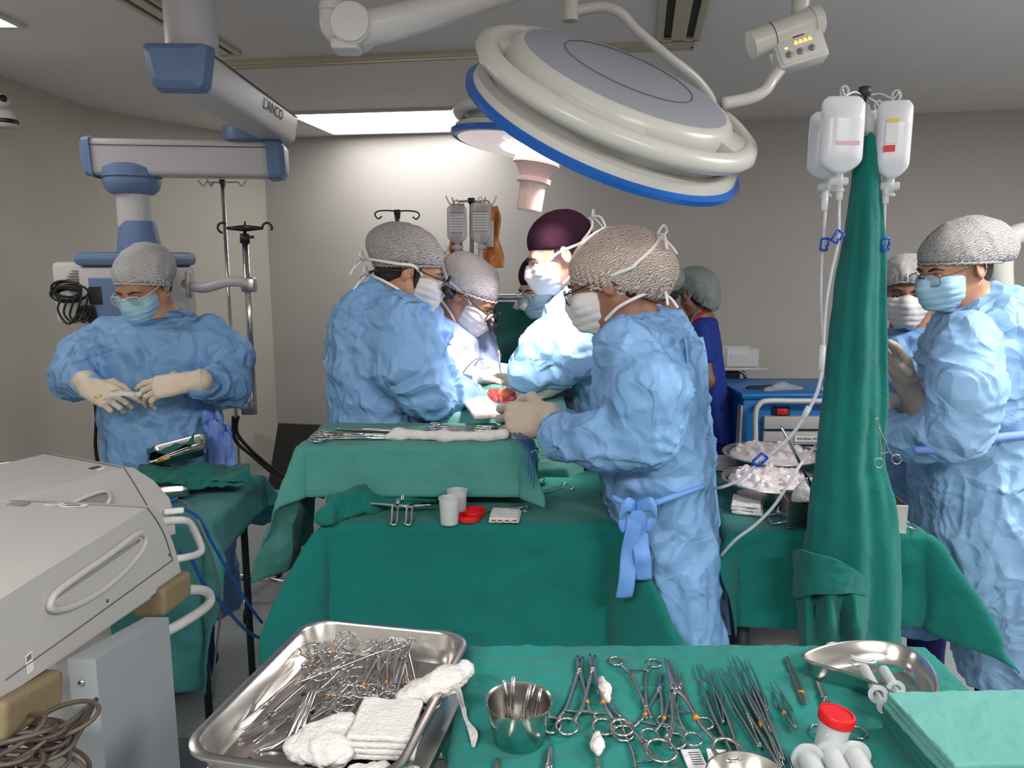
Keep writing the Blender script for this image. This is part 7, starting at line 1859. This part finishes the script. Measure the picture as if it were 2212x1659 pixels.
# ------------------------------------------------------------------ right side: hanging bags and drape
top = P(1868, 196, 1.80)
t = pole_thing('iv_pole', 'IV pole with four milky infusion bags standing before the right table', top, .04, .009, [], leg=True)
for (x, y, D_) in ((1826, 206, 1.76), (1928, 212, 1.78), (1905, 240, 1.86), (1822, 230, 1.88)):
    e = P(x, y, D_); s = top - Vector((0, 0, .012)); obj('hook', MB().tube([s, s.lerp(e, .55) + Vector((0, 0, .008)), e, e + (e - s).normalized() * .012 + Vector((0, 0, .014))], .0026, 8, spline=5).vf(), M['chrome'], t)
obj('tape_wrap', MB().tube([P(1868, 228, 1.80), P(1872, 262, 1.80), P(1874, 294, 1.80)], [.010, .016, .014], 12).vf(), M['frost'], t)
GB = 'milky infusion bags on the front IV pole'
def mbag(cx, cy, wpx, hpx, D_, label, yaw_=0, prints=None):
    k = mpp(cy, D_); return bag('infusion_bag', label, GB, P(cx, cy, D_), wpx * k, hpx * k, .055, M['bag'], Mx=rotz(yaw_), prints=prints, port=.034)
mbag(1790, 316, 88, 142, 1.90, 'milky infusion bag behind the front left one on the front IV pole', prints=[('pink_text', .004, -.035, .03, .008, M['pinkprint'])])
mbag(1818, 292, 94, 160, 1.76, 'milky infusion bag hanging front left on the front IV pole', prints=[('pink_text', .004, -.020, .05, .008, M['pinkprint'])])
mbag(1892, 300, 44, 118, 1.90, 'narrow milky infusion bag mostly hidden at the back right of the front IV pole', prints=[('yellow_strip', -.004, .02, .022, .006, M['yellow'])])
tb_, Tb = mbag(1929, 302, 72, 162, 1.78, 'milky infusion bag with yellow and red label at the right of the front IV pole', -.25, prints=[('yellow_strip', -.008, .038, .026, .007, M['yellow']), ('paper_label', -.009, .010, .024, .042, M['paper']), ('red_block', -.012, -.022, .024, .014, M['redlabel'])])
# lines
t = thing('infusion_line', 'clear infusion lines running from the milky bags down over the right table', 'tubing', P(1780, 600, 1.78))
TU = M['tubing']
def line(pts, r=.0032, nm='line'): return obj(nm, MB().tube([P(*p) for p in pts], r, 10, spline=8).vf(), TU, t)
line([(1785, 412, 1.88), (1782, 470, 1.86), (1776, 560, 1.80), (1774, 640, 1.78), (1776, 700, 1.76), (1779, 752, 1.75)])
line([(1814, 395, 1.76), (1813, 450, 1.76), (1811, 520, 1.75), (1796, 590, 1.75), (1786, 650, 1.75), (1782, 700, 1.75), (1779, 752, 1.75)])
line([(1914, 402, 1.78), (1911, 460, 1.78), (1909, 530, 1.80), (1906, 560, 1.86)])
line([(1779, 752, 1.75), (1776, 800, 1.75), (1764, 850, 1.75), (1738, 900, 1.76), (1705, 945, 1.78), (1660, 985, 1.8), (1628, 1010, 1.82), (1595, 1038, 1.84), (1560, 1052, 1.86), (1545, 1054, 1.9)], .0044)
line([(1790, 930, 1.90), (1766, 958, 1.84), (1728, 1005, 1.74), (1700, 1050, 1.74), (1670, 1095, 1.76), (1630, 1135, 1.78), (1590, 1165, 1.80), (1558, 1200, 1.84)], .0040)
for (a, b) in (((1783, 415, 1.87), (1781, 455, 1.86)), ((1814, 400, 1.76), (1813, 432, 1.76)), ((1914, 405, 1.78), (1912, 440, 1.78)), ((1778, 745, 1.75), (1774, 800, 1.75)), ((1748, 878, 1.755), (1736, 902, 1.76))):
    obj('drip_chamber', MB().cyl(P(*a), P(*b), .0072, 16).vf(), M['clear'], t)
for (x, y, D_, a_) in ((1780, 528, 1.80, 0), (1808, 512, 1.745, .5), (1912, 528, 1.775, -.1), (1641, 993, 1.79, .7)):
    c = P(x, y, D_); Rk = Matrix.Rotation(a_, 3, 'Y'); s = 1.0 if y < 900 else 1.15
    mb = MB(); 
    for (p0, p1) in (((-.010, -.013), (-.008, .013)), ((-.008, .013), (.009, .013)), ((.009, .013), (.007, -.004)), ((-.010, -.013), (.006, -.013)), ((.006, -.013), (.004, -.002))):
        mb.tube([c + Rk @ Vector((p0[0] * s, -.004, p0[1] * s)), c + Rk @ Vector((p1[0] * s, -.004, p1[1] * s))], .0026 * s, 8)
    obj('pinch_clamp', mb.vf(), M['blueclip'], t)
# long green drape wrapped round the pole
def curtain():
    prof = [(286, 1868, 1880), (300, 1864, 1884), (330, 1856, 1892), (370, 1846, 1898), (430, 1838, 1901), (520, 1824, 1906), (620, 1806, 1908), (720, 1795, 1907), (820, 1786, 1906), (920, 1776, 1903), (1000, 1768, 1902), (1060, 1760, 1914), (1130, 1750, 1928), (1200, 1738, 1934), (1280, 1730, 1936), (1390, 1732, 1936), (1480, 1740, 1938)]
    rows = []; n = 72
    for (py, xl, xr) in catmull([Vector(q) for q in prof], [0] * len(prof), 5)[0]:
        c = P((xl + xr) / 2, py, 1.80); rx = (xr - xl) / 2 * mpp(py, 1.80); ry = min(.07, rx * .8) + .006; tt = (py - 286) / 1200
        r = []
        for k in range(n):
            a = 2 * math.pi * k / n; ph = 2.2 * tt
            f = 1 + (.16 * min(1, tt * 4)) * (math.sin(4 * a + ph + .8) * .45 + .18 * math.sin(9 * a - ph * 1.3) + .45 * math.sin(3 * a + 1 + ph * 1.6))
            sh = 1 if abs(math.cos(a)) > .95 else f
            r.append((c.x + rx * math.cos(a) * (1 + (f - 1) * (1 - abs(math.cos(a)) ** 3)), c.y + ry * math.sin(a) * (1 + (f - 1) * 2.6), c.z))
        rows.append(r)
    m = len(rows); v = np.array(rows).reshape(-1, 3); i, k = np.meshgrid(np.arange(m - 1), np.arange(n), indexing='ij'); i = i.ravel(); k = k.ravel(); k2 = (k + 1) % n
    Q = np.stack([i * n + k, (i + 1) * n + k, (i + 1) * n + k2, i * n + k2], 1)
    v, Q = displaced((v, Q), lambda p: crumple(p, .010, 9, octs=3, stretch=(1, 1, .45)))
    return solid(v, Q, .004)
t = thing('hanging_drape', 'long dark green drape gathered round the front IV pole', 'surgical drape', P(1830, 900, 1.8))
obj('cloth', curtain(), M['drape'], t)
rows = []
for k in range(5):
    f = k / 4
    rows.append([P(x, y0 + (y1 - y0) * f, 1.80 - dd) for (x, y0, y1, dd) in ((1716, 1192, 1288, -.02), (1724, 1186, 1292, .05), (1760, 1196, 1283, .105), (1800, 1206, 1284, .115), (1840, 1226, 1282, .105), (1872, 1250, 1286, .07), (1880, 1270, 1290, .02))])
obj('folded_band', sheet(rows, 6, 6, .006, .010, 12), M['drape'], t)
rows = [[P(x + k * s_, 1276 + k * 34, 1.80 - dd - .012 * math.sin(k * 1.3 + x)) for (x, s_, dd) in ((1716, 4, .0), (1738, 1, .075), (1764, -2, .055), (1790, 3, .11), (1818, 0, .07), (1846, 2, .112), (1870, 0, .075))] for k in range(6)]
obj('tail', sheet(rows, 6, 6, .005, .012, 11, stretch=(1, 1, .5)), M['drape'], t)
# clamp hanging on the drape
place(TC, P(1894, 902, 1.69), P(1917, 996, 1.69), 'long clamp hanging from the right edge of the hanging drape', None, roll=1.35)
# ------------------------------------------------------------------ ice basins etc
def basin(px, py, D_, rpx, label, seed, h=.062):
    c = P(px, py, D_); r = rpx * mpp(py, D_); t = thing('ice_basin', label, 'basin', c - Vector((0, 0, h)), 'steel ice basins')
    c = Vector((c.x, c.y, max(c.z, Z5 + h + .004)))
    obj('bowl', MB().lathe([(0, -h), (r * .58, -h), (r * .70, -h * .8), (r * .90, -h * .2), (r * .93, 0), (r, .003), (r * 1.01, 0), (r * .95, -.003), (r * .92, -h * .25), (r * .72, -h * .85), (r * .60, -h - .002), (0, -h - .002)], c, None, 56).vf(), M['steel_brushed'], t, smooth=40.0)
    S = SDF(); S.ell(c + Vector((0, 0, -.012)), (r * .87, r * .87, .030)); rs = random.Random(seed)
    for k in range(70):
        a = rs.uniform(0, 6.28); q = r * .72 * math.sqrt(rs.random()); s = rs.uniform(.008, .016); S.box(c + Vector((q * math.cos(a), q * math.sin(a), .012 * (1 - (q / r) ** 2) + rs.uniform(-.004, .008))), (s * .6, s * .6, s * .5), Matrix.Rotation(rs.uniform(0, 3), 3, (rs.random(), rs.random(), rs.random() + .1)), r=.002, k=.004)
    o = obj('crushed_ice', displaced(S.mesh(.0042, k=.006, smooth=0), lambda p: crumple(p, .004, 40, octs=2)), M['ice'], t); o['kind'] = 'stuff'
    return t
basin(1668, 990, 2.46, 104, 'far steel basin heaped with crushed ice on the right table', 1)
basin(1668, 1036, 2.16, 106, 'near steel basin heaped with crushed ice on the right table', 2)
pack('paper_stack', 'stack of white drape sheets at the left end of the right table', [PZ(1528, 1018, Z5 + .006), PZ(1582, 1018, Z5 + .006), PZ(1580, 996, Z5 + .006), PZ(1530, 996, Z5 + .006)], .025, 3, 6.0, amp=.002, cat='cloth', m='gauze')
pack('folded_cloth', 'folded white cloth in front of the near ice basin', [PZ(1576, 1110, Z5 + .006), PZ(1640, 1116, Z5 + .006), PZ(1655, 1092, Z5 + .006), PZ(1580, 1084, Z5 + .006)], .026, 3, 8.0, amp=.004, cat='cloth', m='gauze')
blob('gauze_pad', 'crumpled gauze beside the steel box on the right table', [(PZ(1688, 1098, Z5 + .02), .014), (PZ(1692, 1108, Z5 + .016), .015)], amp=.006)
a = PZ(1701, 1140, Z5 + .008); b = PZ(1956, 1150, Z5 + .008); c = (a + b) / 2
t = thing('steel_box', 'long stainless box crossing behind the hanging drape on the right table', 'steel box', c)
W = (b - a).length; hb = .070; Rk = rotz(math.atan2(b.y - a.y, b.x - a.x)); dpt = .10
mb = MB()
for (o, s) in (((0, 0, hb / 2), (W, .003, hb)), ((0, dpt, hb / 2), (W, .003, hb)), ((-W / 2, dpt / 2, hb / 2), (.003, dpt, hb)), ((W / 2, dpt / 2, hb / 2), (.003, dpt, hb)), ((0, dpt / 2, .002), (W, dpt, .003))): mb.box(a + Rk @ Vector((W / 2 + o[0], o[1], o[2])), s, Rk)
for z in (.0, hb): mb.tube([a + Rk @ Vector(q) + Vector((0, 0, z)) for q in ((0, 0, 0), (W, 0, 0), (W, dpt, 0), (0, dpt, 0))], .0028, 6, closed=True)
obj('box_walls', mb.vf(), M['steel'], t, smooth=40.0)
for s, x0 in ((-1, 0), (1, W)):
    obj('wire_handle', MB().tube([a + Rk @ Vector((x0, .01, .014)), a + Rk @ Vector((x0 + s * .035, .012, .004)), a + Rk @ Vector((x0 + s * .035, dpt - .02, .004)), a + Rk @ Vector((x0, dpt - .02, .014))], .0022, 8).vf(), M['chrome'], t)
blob('gauze_pad', 'white cloth heaped in the steel box of the right table', [(P(1742, 1068, 1.95), .028), (P(1752, 1050, 1.96), .018), (P(1728, 1078, 1.95), .020)], amp=.006)
t = thing('bone_file', 'long dark steel rod standing in the steel box on the right table', 'instrument', P(1758, 1064, 1.90))
obj('rod', MB().tube([P(1688, 922, 1.84), P(1720, 985, 1.86), P(1742, 1030, 1.88)], [.0035, .0035, .004], 10).vf(), M['steel_tool'], t)
obj('tip', MB().tube([P(1742, 1030, 1.88), P(1748, 1042, 1.885), P(1758, 1064, 1.90)], [.005, .006, .004], 10).vf(), M['steel_tool'], t)

# ------------------------------------------------------------------ blue supply cart
D_ = 3.72; x0 = P(1605, 900, D_).x; x1 = P(1905, 900, D_).x; zt = P(1700, 856, D_).z
t = thing('supply_cart', 'blue and grey drawer cart with white push rail behind the right table', 'cart', ((x0 + x1) / 2, D_ + .2, 0))
W = x1 - x0; cx_ = (x0 + x1) / 2
obj('cart_body', MB().box((cx_, D_ + .24, zt / 2 + .04), (W, .46, zt - .10), None, .012).vf(), M['cart_blue'], t, smooth=40.0)
obj('work_top', MB().box((cx_, D_ + .24, zt), (W + .03, .50, .03), None, .010).vf(), M['cart_blue'], t, smooth=40.0)
xs0 = P(1648, 900, D_).x; xs1 = x1 - .10
for i, (ya, yb) in enumerate(((898, 925), (931, 958), (964, 992), (998, 1030), (1036, 1075))):
    za = P(1700, ya, D_).z; zb_ = P(1700, yb, D_).z
    dr = obj('drawer', MB().box(((xs0 + xs1) / 2, D_ - .005, (za + zb_) / 2), (xs1 - xs0, .04, za - zb_), None, .006).vf(), M['cart_grey'], t, smooth=40.0)
    if i == 1:
        pl = P(1752, 948, D_ - .03); lb = obj('drawer_label', MB().box(pl, (.165, .003, .030)).vf(), M['paper'], dr, smooth=False)
        text('lettering', 'MATERIAL MÉDICO', .016, pl + Vector((0, -.003, 0)), basis((0, -1, 0)), M['ink'], lb)
obj('side_strip', MB().box((x0 - .004, D_ + .04, zt / 2), (.01, .06, zt - .1)).vf(), M['cart_grey'], t, smooth=False)
rt = [(1632, 1080), (1632, 960), (1632, 896), (1640, 874), (1658, 866), (1720, 866), (1800, 866), (1860, 866)]
obj('push_rail', MB().tube([P(x, y, D_ - .05) for x, y in rt], .013, 14, spline=4).vf(), M['white_paint'], t)
lt = P(1689, 889, D_ - .01); obj('latch', MB().box(lt, (.056, .02, .030), None, .005).vf(), M['red'], t, smooth=40.0)
obj('latch_plate', MB().box(lt + Vector((0, .012, 0)), (.085, .015, .045), None, .003).vf(), M['navy_cloth'], t)
for s in (-1, 1):
    for q in (.05, .43): obj('caster', MB().cyl((cx_ + s * W * .42 - .015, D_ + q, .05), (cx_ + s * W * .42 + .015, D_ + q, .05), .05, 20).vf(), M['black'], t)
blob('navy_cloth', 'folded navy cloth on the left of the blue cart', [(P(1620, 842, 3.85), .022), (P(1664, 841, 3.85), .022)], cat='cloth', m='navy_cloth', res=.006, sc=14)
blob('plastic_wrap', 'crumpled pale plastic wrap on top of the blue cart', [(P(1655, 845, 3.80), .020), (P(1690, 838, 3.85), .032), (P(1728, 844, 3.85), .022)], cat='wrap', m='frost', res=.006, sc=14)
# clear bin on a support arm
D_ = 4.30; c = P(1597, 770, D_); k = mpp(770, D_)
t = thing('storage_bin', 'clear plastic bin with paper label against the back wall', 'bin', P(1597, 788, D_))
w = 66 * k; h = 36 * k; mb = MB()
for (o, s) in (((0, -.07, 0), (w, .003, h)), ((0, .07, 0), (w, .003, h)), ((-w / 2, 0, 0), (.003, .14, h)), ((w / 2, 0, 0), (.003, .14, h)), ((0, 0, -h / 2), (w, .14, .003))): mb.box(c + Vector(o), s)
mb.tube([c + Vector(q) for q in ((-w / 2, -.07, h / 2), (w / 2, -.07, h / 2), (w / 2, .07, h / 2), (-w / 2, .07, h / 2))], .005, 6, closed=True)
obj('bin_wall', mb.vf(), M['clear'], t, smooth=False); obj('paper_label', MB().box(c + Vector((-.03, -.073, .004)), (.08, .001, .04)).vf(), M['paper'], t, smooth=False)
t = thing('bracket_shelf', 'small shelf on a dark bracket under the clear bin', 'shelf', P(1600, 795, D_))
obj('shelf_top', MB().box(P(1600, 793, D_), (.24, .20, .014), None, .004).vf(), M['white_paint'], t, smooth=40.0)
obj('bracket', MB().box(P(1580, 812, D_), (.09, .05, .06), None, .01).cyl(P(1580, 800, D_), P(1574, 832, D_), .022).vf(), M['black'], t, smooth=40.0)
q = P(1609, 835, D_); obj('arm', MB().tube([P(1590, 800, D_), P(1606, 806, D_), P(1611, 820, D_), q, Vector((q.x, q.y, .05))], .012, 12, spline=5).vf(), M['chrome'], t)
obj('foot', MB().box((q.x, q.y, .03), (.4, .4, .05), None, .015).vf(), M['black'], t)
# pale round machine arm at the far right edge
t = thing('imaging_arm', 'pale curved machine arm behind the far right woman', 'machine', (P(2200, 560, 2.9).x, 2.9, 0))
S = [P(2165, 520, 2.9), P(2195, 505, 2.9), P(2260, 498, 2.9)]
obj('arm', MB().tube([P(2160, 640, 3.0), P(2158, 560, 3.0), P(2175, 520, 3.0), P(2215, 502, 3.0), P(2300, 500, 3.0)], [.05, .05, .04, .04, .05], 16, spline=6).vf(), M['lamp_grey'], t)
q = P(2250, 620, 3.05); obj('body', MB().box((q.x, q.y, .6), (.25, .2, 1.1), None, .04).vf(), M['lamp_grey'], t)

blob('rumpled_towel', 'crumpled green towel bunched under the hem of the raised drape', [(PZ(700, 1120, Z2 + .02), .020), (PZ(735, 1095, Z2 + .03), .034), (PZ(790, 1078, Z2 + .035), .040), (PZ(860, 1070, Z2 + .03), .036), (PZ(930, 1078, Z2 + .02), .022)], cat='towel', m='drape', amp=.030, sc=9, res=.005, squash=.9)
